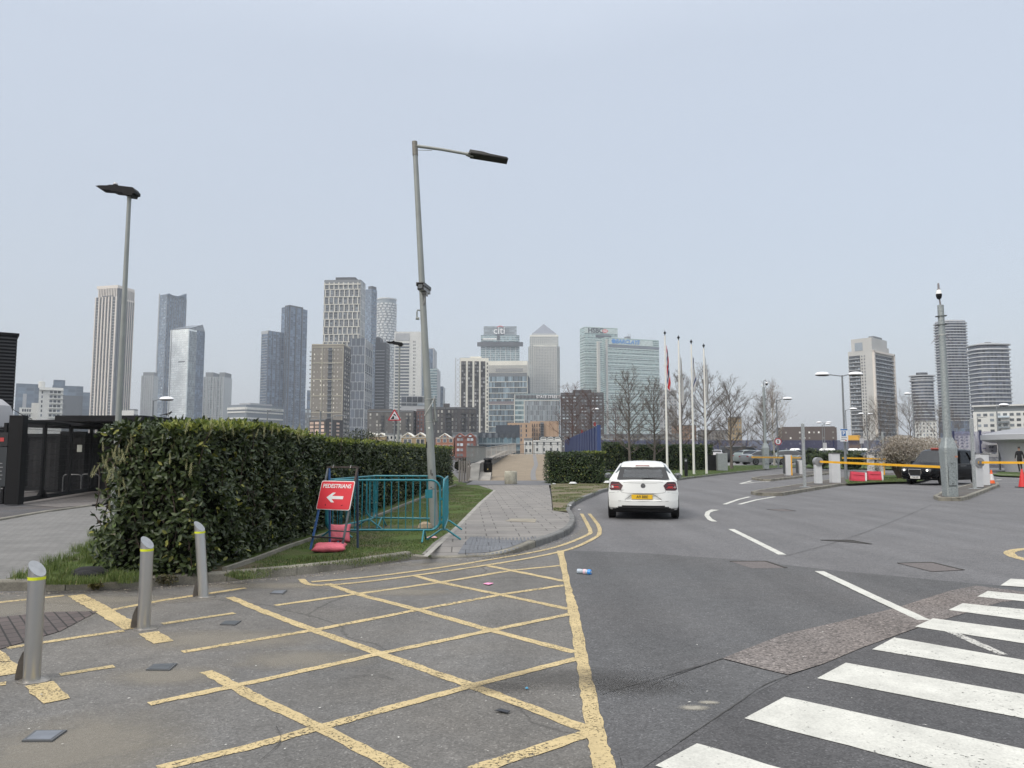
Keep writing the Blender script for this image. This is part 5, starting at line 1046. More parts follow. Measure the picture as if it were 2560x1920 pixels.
bush('weed', 'dry yellowish weed tuft against the kerb left of the middle bollard', G(233, 1477, 0), .10, .13, 160, leafmat('dry leaf', (.12, .10, .03), (.16, .15, .05), None, 0, .7, .1), 34, .05, cat='weed', core=None, nblob=5, squash=.5)
# ---- bare trees
BARK = M('bare tree bark', (.13, .112, .097), .9, var=.25, vs=8); BARKW = M('birch bark', (.42, .39, .35), .8, var=.3, vs=14); BARKR = M('reddish twigs', (.095, .055, .045), .9)
def bare_tree(label, base, H, R_, seed, bark=BARK, clear=.25, nl=26, up=.35, tw=1.0, dens=1.0, thin=1.0, lean=0, twm=None):
    rg = random.Random(seed); rt = thing('bare_tree', label, 'tree', base); tk = MB(); br = MB(); twg = MB()
    pts = [Vector((lean*k/8*H*.1+rg.uniform(-.05, .05)*(k > 0), rg.uniform(-.05, .05)*(k > 0), H*k/8*.96)) for k in range(9)]; r0 = H*.0165*thin
    tk.tube(pts, [r0*(1.25 if k == 0 else 1)*(1-k/8.6) for k in range(9)], 8); 
    def branch(p, d, ln, r, lvl):
        n = 4 if lvl < 2 else 3; q = [p]; dd = d.copy()
        for k in range(n):
            dd = (dd+Vector((rg.uniform(-.22, .22), rg.uniform(-.22, .22), rg.uniform(-.06, .20)))).normalized(); q.append(q[-1]+dd*ln/n)
        (br if lvl < 2 else twg).tube(q, [r*(1-.8*k/n) for k in range(n+1)], 5 if lvl == 0 else (4 if lvl == 1 else 3), cap=False)
        if lvl < 3:
            m = {0: int(9*dens), 1: int(6*dens), 2: int(4*dens*tw)}[lvl]
            for k in range(m):
                t = rg.uniform(.22, 1); i = min(int(t*n), n-1); b = q[i].lerp(q[i+1], t*n-i)
                ax = Vector((rg.uniform(-1, 1), rg.uniform(-1, 1), rg.uniform(-.35, .8))).normalized(); branch(b, (dd*.75+ax*.8).normalized(), ln*rg.uniform(.3, .52)*(1.15-t*.4), max(r*.42, .0042*thin), lvl+1)
    for k in range(nl):
        t = clear+(1-clear)*(k/nl)**.9*.98; z = H*.96*t; a = k*2.4+rg.uniform(-.4, .4); prof = (1-(t-clear)/(1.08-clear))**.42*min(1, .5+(t-clear)*2.2)*rg.uniform(.8, 1.1)
        i = min(int(t*8), 7); b = pts[i].lerp(pts[i+1], t*8-i); el = up+.9*(t-clear)
        branch(b, Vector((cos(a)*cos(el), sin(a)*cos(el), sin(el))), R_*1.3*prof*rg.uniform(.85, 1.12), r0*.42*(1.1-t*.7), 0)
    tk.mat(0); link('trunk', tk.mesh('trunk', bark, True, fix=False), rt); link('limbs', br.mesh('limbs', bark, fix=False), rt); link('twigs', twg.mesh('twigs', twm or (bark if bark is not BARKW else BARK), fix=False), rt)
    return rt
def tree_at(px, pyb, pyt, rpx, **k):
    b = G(px, pyb, .1); s = FPX/b.y; return b, (pyb-pyt)/s, rpx/s
for (px, pb, pt, rp_, lab, kw) in [
    (1574, 1180, 938, 72, 'bare winter tree behind the white car, left of the two with grey trunks', dict(seed=1)),
    (1637, 1178, 960, 62, 'bare winter tree just left of the flagpole with the red and blue flag', dict(seed=2)),
    (1706, 1172, 946, 66, 'bare winter tree directly behind the second flagpole', dict(seed=3)),
    (1764, 1170, 930, 70, 'bare winter tree directly behind the fourth flagpole', dict(seed=4)),
    (1829, 1172, 966, 64, 'bare winter tree right of the grey cabinet on the lawn', dict(seed=5)),
    (1912, 1166, 1000, 50, 'bare tree close behind the left camera pole', dict(seed=6))]:
    b, H, r = tree_at(px, pb, pt, rp_); bare_tree(lab, b, H, r, nl=32, clear=.2, dens=1.1, **kw)
b = gp(1935, 74, .1); bare_tree('white-barked birch leaning right of the left camera pole', b, (1168-975)/FPX*74, 2.4, 7, bark=BARKW, clear=.22, nl=34, up=.75, thin=.75, twm=M('birch twigs', (.16, .11, .09), .9))
for k, (px, Y, yt, rr, lab) in enumerate([(1432, 74, 985, 2.6, 'reddish bare tree rising behind the left end of the blue fence'), (1478, 82, 1000, 2.6, 'reddish bare tree behind the middle of the blue fence'), (1540, 88, 1020, 2.4, 'bushy bare tree behind the right end of the blue fence')]):
    bare_tree(lab, gp(px, Y), zpx(yt, Y), rr, 11+k, bark=BARKR, clear=.2, nl=26, thin=.8)
for k, (px, Y, yt, rr, lab) in enumerate([(2205, 82, 1015, 3.0, 'bare tree in front of the concrete framed flats'), (2277, 84, 1010, 3.0, 'bare tree in front of the short oval tower'), (2352, 80, 1030, 2.6, 'bare tree just left of the right camera pole'), (2175, 95, 1045, 2.2, 'thin bare tree behind the parking sign'), (2398, 92, 1060, 2.2, 'low bare tree just right of the right camera pole')]):
    bare_tree(lab, gp(px, Y), zpx(yt, Y)-.5, rr, 21+k, nl=22, up=.5, thin=.8)
for k, (px, Y, yt, rr) in enumerate([(1800, 100, 1060, 2.5), (1870, 104, 1050, 2.5), (1690, 98, 1050, 2.6)]):
    bare_tree(['bare tree far behind the grey cabinet and fourth flagpole', 'bare tree far behind the silver parked coupe', 'bare tree far behind the first two flagpoles'][k], gp(px, Y), zpx(yt, Y)-.5, rr, 31+k, nl=18, up=.5, thin=.8)
# ---- grass
def blades(name, pts, hmin, hmax, wdt, m, arch=.5, parent=None, lab=None, seed=1):
    rg = np.random.default_rng(seed); n = len(pts); a = rg.uniform(0, 2*pi, n); h = rg.uniform(hmin, hmax, n); d = np.stack([np.cos(a), np.sin(a), np.zeros(n)], 1)*(rg.uniform(0, arch, n)*h)[:, None]
    w_ = np.stack([-np.sin(a), np.cos(a), np.zeros(n)], 1)*wdt/2; up = np.zeros((n, 3)); up[:, 2] = h; p = np.array(pts, float)
    V = np.stack([p-w_, p+w_, p+d*.35+up*.62+w_*.7, p+d*.35+up*.62-w_*.7, p+d+up*.97], 1).reshape(-1, 3)
    b = np.arange(n)[:, None]*5; Q = (b+np.array([[0, 1, 2, 3]])).ravel(); T_ = (b+np.array([[3, 2, 4]])).ravel()
    me = bpy.data.meshes.new(name); me.vertices.add(len(V)); me.vertices.foreach_set('co', V.astype(np.float32).ravel()); me.loops.add(7*n)
    me.loops.foreach_set('vertex_index', np.concatenate([Q, T_]).astype(np.int32)); me.polygons.add(2*n); me.polygons.foreach_set('loop_start', np.concatenate([np.arange(n)*4, 4*n+np.arange(n)*3]).astype(np.int32)); me.update(calc_edges=True)
    me.materials.append(m); o = link(name, me, parent)
    if lab: o['kind'] = 'stuff'; o['label'] = lab; o['category'] = 'grass'
    return o
GR = leafmat('grass blade', (.035, .062, .012), (.105, .145, .035), (.24, .21, .09), .12, .6, .2); GR2 = leafmat('long grass blade', (.06, .10, .02), (.15, .20, .05), (.30, .28, .12), .06, .6, .25)
def inpoly(x, y, poly):
    r = np.zeros(len(x), bool); n = len(poly); j = n-1
    for i in range(n):
        xi, yi, xj, yj = poly[i][0], poly[i][1], poly[j][0], poly[j][1]; r ^= ((yi > y) != (yj > y)) & (x < (xj-xi)*(y-yi)/(yj-yi+1e-12)+xi); j = i
    return r
def field(poly, n, z, seed, thr=None):
    rg = np.random.default_rng(seed); p = px_(poly, z); xs = [q.x for q in p]; ys = [q.y for q in p]
    x = rg.uniform(min(xs), max(xs), n*3); y = min(ys)+(max(ys)-min(ys))*rg.uniform(0, 1, n*3)**1.6; k = inpoly(x, y, [(q.x, q.y) for q in p])
    f = np.sin(x*1.7+y*.9)+np.sin(x*4.1-y*2.3+1)+np.sin(y*3.1+x*.6)
    if thr is not None: k &= f > thr*rg.uniform(.6, 1.4, len(x))
    x, y = x[k][:n], y[k][:n]; return [(a, b, tz(b)+z) for a, b in zip(x, y)]
VP = [(560, 1440), (700, 1376), (905, 1306), (1075, 1238), (1140, 1214), (1232, 1228), (1196, 1258), (1144, 1310), (1060, 1372), (1020, 1398), (900, 1416), (760, 1436), (600, 1451)]
blades('grass', field(VP, 42000, .115, 1, -1.0), .012, .035, .006, GR, 1.0, lab='short grass of the verge between the hedge and the paved path', seed=1)
blades('grass', field([(560, 1440), (640, 1410), (700, 1385), (760, 1372), (1000, 1400), (900, 1414), (600, 1450)], 5000, .115, 2, .4), .03, .07, .006, GR, .9, lab='slightly longer grass near the kerb under the red sign', seed=2)
LP = [(0, 1452), (92, 1424), (205, 1382), (262, 1334), (330, 1400), (360, 1450), (200, 1462), (60, 1462)]
blades('grass', field(LP, 12000, .115, 3, -.6), .03, .10, .006, GR2, .8, lab='rough grass of the verge left of the hedge foot', seed=3)
rg = random.Random(4); tuf = []
for (px, py, n, r) in [(125, 1412, 160, .12), (165, 1402, 200, .14), (208, 1378, 320, .2), (240, 1365, 260, .16), (225, 1405, 260, .15), (262, 1392, 260, .16), (190, 1440, 220, .12), (160, 1448, 160, .1), (150, 1425, 150, .14), (100, 1440, 120, .12), (285, 1452, 180, .1), (320, 1456, 200, .12), (300, 1430, 160, .1), (60, 1448, 80, .15), (240, 1340, 200, .14)]:
    c = G(px, py, .115)
    for _ in range(n): a = rg.uniform(0, 2*pi); q = r*rg.random()**.6; tuf.append((c.x+q*cos(a), c.y+q*sin(a), .115))
blades('grass', tuf, .06, .18, .006, GR2, 1.0, lab='long green tussocks of grass at the left foot of the hedge', seed=5)
blades('grass', field([(1378, 1214), (1520, 1210), (1515, 1222), (1475, 1238), (1432, 1258), (1414, 1273), (1385, 1276), (1380, 1245)], 9000, .127, 6, .1), .02, .05, .010, GR, .9, lab='patchy worn grass between the path and the kerb behind the white car', seed=6)
blades('grass', field([(1520, 1224), (1690, 1200), (1900, 1175), (1965, 1170), (1830, 1164), (1650, 1178), (1500, 1182)], 24000, .118, 7), .02, .06, .014, GR, .8, lab='grass of the lawn under the flagpoles', seed=7)
blades('grass', field([(2118, 1208), (2198, 1205), (2296, 1203), (2330, 1193), (2150, 1192)], 5000, .127, 8), .03, .07, .014, GR, .8, lab='grass on the island around the red barriers and blossom shrub', seed=8)
# bits of grit and dry leaves along the kerbs
mb = MB(); rg = random.Random(9)
def grit(line, n, spread, sz=(.006, .02), z=.01):
    L_ = cr(px_(line), 8)
    for _ in range(n):
        i = rg.randrange(len(L_)-1); p = L_[i].lerp(L_[i+1], rg.random()); x, y = p.x+rg.gauss(0, spread), p.y-abs(rg.gauss(0, spread)); s = rg.uniform(*sz); a = rg.uniform(0, 6)
        mb.add([(x+s*cos(a), y+s*sin(a), z+rg.uniform(.002, .012)), (x+s*.6*cos(a+2), y+s*.6*sin(a+2), z+.003), (x+s*.8*cos(a+4), y+s*.8*sin(a+4), z+rg.uniform(.002, .012))], [(0, 1, 2)])
grit([(0, 1484), (150, 1482), (330, 1474), (460, 1465), (600, 1456), (760, 1441), (900, 1423), (1030, 1404)], 900, .10)
grit([(1120, 1400), (1240, 1394), (1345, 1370), (1404, 1350), (1440, 1325), (1445, 1300), (1432, 1280), (1450, 1262)], 900, .13)
o = mb.build('grit', leafmat('grit bits', (.10, .08, .06), (.38, .34, .28), None, 0, .9, 0), fix=False); o['kind'] = 'stuff'; o['label'] = 'grit and dry leaf bits gathered along the kerb'; o['category'] = 'debris'
# ================================================================ street furniture
def tube_at(name, a, b, r1, r2, m, par, n=14): mb = MB(); mb.cyl(a, b, r1, r2, n); return mb.build(name, m, par, smooth=True)
# --- steel bollards
def bollard(label, px, py, h, lean=(0, 0), r=.0575, fin=True):
    b = G(px, py); rt = thing('bollard', label, 'bollard', b, group='leaning and upright steel bollards across the left of the junction')
    n = 28; mb = MB(); vs = []; ft = lambda z, a: Vector((r*cos(a)+lean[0]*z, r*sin(a)+lean[1]*z, z)); top = lambda a: h-.055-.05*cos(a)*1.0+.02*sin(a)
    for k in range(n): vs.append(ft(0, 2*pi*k/n))
    for k in range(n): vs.append(ft(top(2*pi*k/n), 2*pi*k/n))
    mb.add(vs, [(k, (k+1) % n, n+(k+1) % n, n+k) for k in range(n)]); link('post', mb.mesh('post', steel, 30, fix=True), rt)
    mb = MB(); mb.add([ft(top(2*pi*k/n)+.001, 2*pi*k/n)*1.0 for k in range(n)], [tuple(range(n))]); link('cap', mb.mesh('cap', M('brushed cap', (.30, .31, .32), .5, .8, var=.1, vs=20), fix=False), rt)
    mb = MB(); zb = h-.135; mb.lathe([(r+.002, 0), (r+.002, .022)], (lean[0]*zb, lean[1]*zb, zb), 28); link('reflective_band', mb.mesh('reflective_band', M('lime band', (.62, .68, .02), .35), 30), rt)
    mb = MB(); mb.lathe([(r+.05, 0), (r+.05, .006), (r+.046, .008)], (.02, -.005, .003), 28, 1.05, .8); link('base_ring', mb.mesh('base_ring', M('base steel', (.33, .31, .28), .45, .8, var=.25, vs=20), 30), rt)
    mb = MB(); pr = [(-r+.01, 0, 0), (-r-.075, 0, 0), (-r-.072, 0, .05), (-r-.055, 0, .14), (-r-.03, 0, .20), (-r-.005+lean[0]*.2, 0, .225), (-r+.01, 0, .22)]
    mb.prism([(x, .012+lean[1]*z, z) for x, _, z in pr], (0, .01, 0)); link('fin', mb.mesh('fin', M('fin steel', (.12, .11, .10), .4, .7, var=.2, vs=15)), rt)
    return rt
bollard('nearest steel bollard with lime reflective band, at the left edge', 79, 1703, .865, (-.005, 0))
bollard('upright middle steel bollard with lime reflective band', 359, 1573, .865, (0, 0))
bollard('steel bollard leaning to the left, farthest of the three', 509, 1493, .865, (-.105, .02))
for (px, py, s_) in [(375, 1555, 1)]: pass
mb = MB(); c = G(493, 1488); mb.lathe([(.006, 0), (.025, .01), (.032, .05), (.02, .09), (.008, .12)], (c.x, c.y, 0), 8); tag(mb.build('litter', M('orange wrapper', (.75, .25, .03), .5)), 'small orange wrapper tucked behind the leaning bollard foot', 'litter')
# --- utility covers
def cover(label, pts, m, z=.0215, rim=None):
    q = px_(pts); c = sum(q, Vector())/4; rt = thing('access_cover', label, 'cover', (c.x, c.y, 0))
    mb = MB(); mb.prism([(p.x-c.x, p.y-c.y, .001) for p in q], (0, 0, .013)); link('frame', mb.mesh('frame', rim or M('cover rim', (.10, .105, .11), .55, .3)), rt)
    mb = MB(); mb.prism([((p.x-c.x)*.8, (p.y-c.y)*.8, .013) for p in q], (0, 0, .003)); link('lid', mb.mesh('lid', m), rt)
cm = M('cover lid', (.19, .205, .23), .5, .4, var=.15, vs=9)
cover('blue-grey square access cover nearest the camera at lower left', [(54, 1857), (88, 1831), (168, 1830), (130, 1857)], cm)
cover('dark square access cover left of the hatch lines', [(364, 1678), (384, 1664), (443, 1662), (424, 1679)], M('cover lid dark', (.11, .12, .13), .5, .4, var=.15, vs=9))
cover('small access cover below the leaning bollard', [(549, 1564), (563, 1555), (603, 1555), (588, 1565)], M('cover lid dark', (0, 0, 0)))
cover('worn grey access cover near the kerb and double yellow lines', [(674, 1486), (684, 1479), (718, 1478), (708, 1487)], cm)
def sunk(label, pts, m):
    q = px_(pts); mb = MB(); mb.add([(p.x, p.y, .0075) for p in q], [tuple(range(len(q)))]); gc_ = tag(mb.build('gully_cover', m), label, 'cover')
    q2 = q[:3] if len(q) > 4 else q[:2]; L_ = px_(pts[:3]); mb = MB()
    for a, b in zip(L_, L_[1:]):
        c = (a+b)/2; mb.box((c.x, c.y, .008), ((b-a).length, .05, .006), rz=atan2(b.y-a.y, b.x-a.x))
    mb.build('rim', M('frame dark', (.03, .026, .022), .8)).parent = gc_
gm = M('gully cover', (.12, .105, .10), .8, var=.3, vs=40, bump=.5, bs=60)
sunk('mesh patterned cover with dark rim in the road below the two white dashes', [(1825, 1404.5), (1915, 1404), (1965, 1421), (1880, 1422)], gm)
sunk('mesh patterned cover sunk in the road left of the yellow circle', [(2245, 1409), (2330, 1407), (2408, 1426), (2330, 1430)], gm)
sunk('thin dark sunken cover in the middle of the right hand road', [(2052, 1351), (2128, 1351), (2178, 1361), (2120, 1356)], M('frame dark', (0, 0, 0)))
sunk('faint sunken cover nearest the taxi lane', [(1918, 1274), (1960, 1273), (1988, 1278), (1950, 1278)], gm)
# --- lamp posts
LAMPH = M('lamp black', (.008, .008, .009), .5, spec=.2); LWHT = M('lamp dome', (.80, .81, .82), .3); GREYP = M('lamp post grey', (.20, .215, .225), .5, .2, var=.1, vs=3)
b = P(1087, 1322, 15.7); b.z = .115; tp = P(1037, 362, 15.7)
LP_ = thing('street_lamp', 'tall leaning grey lamp post inside the teal barriers, carrying a camera', 'street lamp', b)
rel = lambda v: Vector(v)-b
mb = MB(); mb.cyl((0, 0, -.05), rel(tp), .089, .052, 24); link('pole', mb.mesh('pole', polegrey, 40), LP_)
ax = (tp-b).normalized(); f_ = lambda s_: (tp-b)*s_
mb = MB(); mb.cyl(rel(tp)-ax*.24, rel(tp)+ax*.07, .060, .058, 20); mb.cyl(rel(tp)+ax*.07, rel(tp)+ax*.085, .05, .03, 16); link('pole_top', mb.mesh('pole_top', M('weathered collar', (.20, .19, .165), .6, .3, var=.25, vs=20), 40), LP_)
a0 = rel(P(1043, 365, 15.7)); a1 = rel(P(1168, 385, 15.6)); mb = MB(); mb.tube([a0, a0.lerp(a1, .5)+Vector((0, 0, .012)), a1], [.036, .032, .030], 12); mb.cyl(a1-Vector((.02, 0, 0)), a1+(a1-a0).normalized()*.14, .045, .05, 14); link('arm', mb.mesh('arm', polegrey, 40), LP_)
mb = MB(); k0 = a0-Vector((0, 0, .09)); mb.tube([k0, k0.lerp(a1, .3)+Vector((0, 0, .02))], [.006, .006], 6); link('brace', mb.mesh('brace', polegrey), LP_)
d = (a1-a0).normalized(); sd_ = Vector((-.12, 1, 0)).normalized(); up = d.cross(sd_).normalized()*-1
if up.z < 0: up = -up
c0 = a1+d*.02; w2 = .13
mb = MB(); prof = [(0.0, -.02), (.82, .0), (.84, .02), (.45, .035), (.30, .07), (.02, .07)]
vs = [c0+d*x+up*z+sd_*s*(w2 if x > .4 else w2*.8) for s in (-1, 1) for x, z in prof]; n = len(prof); mb.add(vs, [tuple(range(n)), tuple(range(2*n-1, n-1, -1))]+[(i, (i+1) % n, n+(i+1) % n, n+i) for i in range(n)])
link('luminaire', mb.mesh('luminaire', M('luminaire grey', (.045, .047, .045), .5)), LP_)
mb = MB(); vs = [c0+d*x+up*-.028+sd_*s*w2*1.12 for x, s in ((.05, -1), (.86, -1), (.86, 1), (.05, 1))]; mb.prism(vs, up*.022); link('lamp_panel', mb.mesh('lamp_panel', LAMPH), LP_)
def onpole(py): 
    t = (P(1087, 1322, 15.7).z-P(1087, py, 15.7).z)/(b.z-tp.z); t = (P(1087, py, 15.7).z-b.z)/(tp.z-b.z); return f_(t)
# camera on the lamp post
CMm = M('camera housing', (.07, .07, .07), .4); c = b+onpole(728); ct = thing('security_camera', 'grey box camera on a curved bracket high on the leaning lamp post', 'camera', c)
off = Vector((.03, -.13, .03)); dirc = Vector((.24, .97, -.06)).normalized(); rx_ = Vector((dirc.y, -dirc.x, 0)).normalized(); uz = rx_.cross(dirc)
def cbox(lx, ly, lz, c, mb):
    vs = [c+rx_*x*lx/2+dirc*y*ly/2+uz*z*lz/2 for z in (-1, 1) for y in (-1, 1) for x in (-1, 1)]; mb.add(vs, [(0, 2, 3, 1), (4, 5, 7, 6), (0, 1, 5, 4), (2, 6, 7, 3), (1, 3, 7, 5), (0, 4, 6, 2)])
mb = MB(); cbox(.135, .40, .125, off+dirc*.06, mb); link('housing', mb.mesh('housing', M('camera grey', (.25, .25, .245), .4)), ct)
mb = MB(); cbox(.165, .44, .02, off+dirc*.03+uz*.075, mb); cbox(.012, .44, .07, off+dirc*.03+uz*.05-rx_*.08, mb); cbox(.012, .44, .07, off+dirc*.03+uz*.05+rx_*.08, mb); link('sun_hood', mb.mesh('sun_hood', CMm), ct)
mb = MB(); cbox(.13, .02, .12, off-dirc*.15, mb); link('bezel', mb.mesh('bezel', black), ct); mb = MB(); cbox(.09, .02, .085, off-dirc*.162, mb); link('lens_window', mb.mesh('lens_window', M('lens glass', (.10, .11, .115), .08)), ct)
mb = MB(); mb.tube([off+Vector((.03, .05, -.06)), off+Vector((.035, .05, -.22)), off+Vector((.02, .05, -.30)), Vector((-.0, -.0, -.36))], .022, 8); cbox(.09, .09, .04, off+Vector((.03, .05, -.09)), mb); cbox(.03, .05, .09, off+Vector((.08, .0, -.12)), mb); link('bracket', mb.mesh('bracket', M('camera grey', (0, 0, 0)), 40), ct)
# empty bracket hook, junction tube, straps, marks
p = onpole(790); mb = MB(); mb.tube([p+Vector((-.05, 0, .12)), p+Vector((-.13, -.02, .12)), p+Vector((-.14, -.02, .08)), p+Vector((-.14, -.02, -.05))], .016, 8); mb.cyl(p+Vector((-.16, -.02, -.055)), p+Vector((-.09, -.02, -.055)), .03, n=8); link('hook', mb.mesh('hook', polegrey, 40), LP_)
for py in (998, 1054):
    p = onpole(py); q = (1-(py-362)/960)*(.089-.052); r_ = .089-(onpole(py).z/(tp.z-b.z))*.037; mb = MB(); mb.cyl(p-ax*.006, p+ax*.006, r_+.003, r_+.003, 20); link('strap', mb.mesh('strap', M('strap steel', (.5, .5, .48), .35, .8)), LP_)
p = onpole(1030); mb = MB(); mb.cyl(p+Vector((.115, -.03, .28)), p+Vector((.155, -.03, -.19)), .028, n=10); mb.box(tuple(p+Vector((.105, 0, .26))), (.10, .04, .04)); mb.box(tuple(p+Vector((.13, 0, -.18))), (.12, .04, .05)); link('junction_tube', mb.mesh('junction_tube', M('galv dull', (.24, .25, .24), .5, .5, var=.15, vs=15), 40), LP_)
mb = MB(); mb.tube([p+Vector((.13, -.06, .33)), p+Vector((.10, -.07, .22)), p+Vector((0.0, -.11, .05)), p+Vector((-.085, -.06, -.08))], .008, 6); link('cable', mb.mesh('cable', M('pale cable', (.5, .5, .48), .5)), LP_)
p = onpole(1070); mb = MB(); mb.box(tuple(p+Vector((.0, -.077, 0))), (.03, .01, .035)); link('sticker', mb.mesh('sticker', white), LP_)
p = onpole(1112); mb = MB(); mb.box(tuple(p+Vector((-.075, -.04, 0))), (.02, .03, .12)); link('door_slot', mb.mesh('door_slot', black), LP_)
for (dx, py, w_, h_2) in ((-.01, 1180, .025, .10), (.015, 1186, .03, .05), (.03, 1200, .05, .02), (-.02, 1218, .03, .02), (.02, 1222, .06, .012)):
    p = onpole(py); mb = MB(); mb.box(tuple(p+Vector((dx, -.0865, 0))), (w_, .006, h_2)); link('scuff_mark', mb.mesh('scuff_mark', M('scuff', (.09, .09, .085), .8)), LP_)
# left lamp post, and its twin far behind the hedge
def flatlamp(label, px, pyt, Y, lean, hx=1.0, r=.085):
    t_ = P(px, pyt, Y); b_ = Vector((t_.x-lean, Y, tz(Y)+.05)); rt = thing('street_lamp', label, 'street lamp', b_)
    mb = MB(); mb.cyl((0, 0, 0), t_-b_, r, .052, 20); mb.cyl(t_-b_-Vector((0, 0, .02)), t_-b_+Vector((0, 0, .12)), .055, .055, 16); link('pole', mb.mesh('pole', polegrey, 40), rt)
    o = t_-b_+Vector((0, 0, .1)); s = .0105
    z = lambda x, y: o+Vector(((x-323)*s, 0, (499-y)*s+.0))
    pr = [(344, 470), (344, 497), (337, 497), (336, 503), (314, 499), (312, 495), (290, 492), (279, 487), (254, 484.5), (241.5, 477), (243, 474.5), (272, 475), (276, 473), (335, 478), (341, 482), (344, 487)]
    pr = [(242, 477), (254, 485), (278, 487), (287, 491), (312, 494), (316, 500), (336, 503), (338, 497), (344, 496), (344, 489), (338, 481), (290, 475), (277, 474), (272, 477)]
    mb = MB(); mb.prism([z(x, y)+Vector((0, -.16, 0)) for x, y in pr], (0, .32, 0)); link('luminaire', mb.mesh('luminaire', LAMPH), rt)
    mb = MB()
    for k in range(5): mb.box(tuple(z(249+k*4.8, 475.8)), (.018, .26, .035))
    link('cooling_fin', mb.mesh('cooling_fin', LAMPH), rt)
    mb = MB(); q = z(286, 474); mb.cyl(q, q+Vector((0, 0, .05)), .06, .065, 12); link('sensor_base', mb.mesh('sensor_base', blackmt, 40), rt); mb = MB(); mb.lathe([(.055, 0), (.06, .03), (.045, .055), (.01, .065)], tuple(q+Vector((0, 0, .05))), 14); link('light_sensor', mb.mesh('light_sensor', M('sensor pale', (.6, .6, .6), .3), 40), rt)
    return rt
flatlamp('grey lamp post with flat black head at the left, behind the end of the hedge', 323, 499, 20, .02)
flatlamp('distant lamp post with flat black head rising over the hedge by the warning triangle', 999, 868, 48, .0)
def lamp(label, px, Y, pyt, arms, kind='dome', r=.06, hs=1.0, m=GREYP, z0=None, zz=.1, extra=None):
    b_ = gp(px, Y, zz); t_ = zpx(pyt, Y); rt = thing('street_lamp', label, 'street lamp', b_, group=None); H = t_-b_.z; kx = Y/FPX
    mb = MB(); mb.cyl((0, 0, 0), (0, 0, H*.22), r*1.35, r*1.3, 12); mb.cyl((0, 0, H*.22), (0, 0, H), r, r*.7, 12); link('pole', mb.mesh('pole', m, 40), rt)
    for (dx, dz) in arms:          # arm reach in metres; sign gives the side
        s = 1 if dx > 0 else -1; mb = MB(); e = Vector((dx, 0, H-.02+dz)); mb.tube([(0, 0, H-.06), e], .03, 6); link('arm', mb.mesh('arm', m), rt)
        if kind == 'dome':
            L_ = .85*hs; mb = MB(); vs = []; n = 12; 
            for i in range(7):
                th = pi*i/6; x = e.x+s*(L_/2-L_/2*cos(th)); rr = .20*hs*max(.05, sin(th)**.6)
                for j in range(n): a = pi*j/(n-1); vs.append((x, rr*cos(a), e.z+.0+.17*hs*(sin(th)**.7)*sin(a)))
            mb.add(vs, [(i*n+j, i*n+j+1, (i+1)*n+j+1, (i+1)*n+j) for i in range(6) for j in range(n-1)]); link('lamp_dome', mb.mesh('lamp_dome', LWHT, 60), rt)
            mb = MB(); vs = []
            for i in range(7):
                th = pi*i/6; x = e.x+s*(L_/2-L_/2*cos(th)); rr = .195*hs*max(.05, sin(th)**.6)
                for j in range(n): a = -pi*j/(n-1); vs.append((x, rr*cos(a), e.z-.004+.09*hs*(sin(th)**.7)*sin(a)))
            mb.add(vs, [(i*n+j, i*n+j+1, (i+1)*n+j+1, (i+1)*n+j) for i in range(6) for j in range(n-1)]); link('lamp_bowl', mb.mesh('lamp_bowl', M('lamp bowl', (.05, .05, .05), .3), 60), rt)
        else:
            mb = MB(); mb.box(tuple(e+Vector((s*.35*hs, 0, 0))), (.8*hs, .28*hs, .07*hs), bev=.02); link('luminaire', mb.mesh('luminaire', m if kind == 'pale' else LAMPH), rt)
    return rt
lamp('two-headed lamp post with white dome heads standing by the parking sign', 2113, 46, 938, [(-.75, .05), (.38, .06)], r=.07, hs=1.05)
lamp('single-headed lamp post carrying the round speed limit sign', 1945, 66, 1000, [(.55, .12)], r=.06)
lamp('small two-headed lamp far away above the umber building', 2063, 110, 1057, [(-.28, .05), (.28, .05)], r=.05)
lamp('tall dome-headed lamp in front of the short oval tower', 2288, 72, 984, [(-.12, 0)], r=.06, hs=.8)
lamp('single dome lamp in front of the left edge of the concrete flats', 2118, 84, 1025, [(.45, .12)], r=.06)
lamp('two-headed dome lamp in front of the concrete flats', 2170, 92, 1035, [(-.30, .05), (.15, .0)], r=.06, hs=.8)
lamp('single dome lamp at the left end of the umber building, seen edge on', 2058, 96, 1062, [(.4, .12)], r=.05, hs=.8)
lamp('dome lamp in front of the white modern flats near the kiosk', 2498, 62, 1014, [(.22, .05)], r=.06, hs=.95)
lamp('thin curved-arm lamp left of the tall white flats, near the galvanised post', 2448, 80, 1043, [(.6, -.0)], kind='pale', r=.05, hs=.5)
lamp('pale armed street lamp in front of the dark blue glass tower, over the left hedge', 378, 58, 1001, [(.45, .1)], r=.07, hs=1.3, kind='dome')
lamp('pale armed street lamp in front of the white banded office', 666, 60, 1025, [(.4, .02)], kind='pale', r=.07, hs=.9)
lamp('short lamp with pale arm left of the pink-windowed block', 771, 64, 1043, [(.2, .02)], kind='pale', r=.06, hs=.7)
lamp('pale armed street lamp in front of the pink-windowed block', 828, 60, 1041, [(.35, .08)], kind='pale', r=.06, hs=1.1)
lamp('post with small black spotlight in front of the pink-windowed block', 799, 56, 1028, [(-.1, .06)], kind='flat', r=.07, hs=.35)
lamp('lamp post with black and white heads behind the middle of the blue fence', 1487, 84, 1016, [(-.3, .05)], kind='flat', r=.07, hs=1.0)
lamp('lamp with bright white dome just behind the black-headed one at the blue fence', 1469, 90, 1024, [(.55, .05)], r=.05, hs=1.0)
lamp('lamp with dark head left of the blue fence top', 1455, 92, 1040, [(-.3, .05)], kind='flat', r=.06, hs=.9)
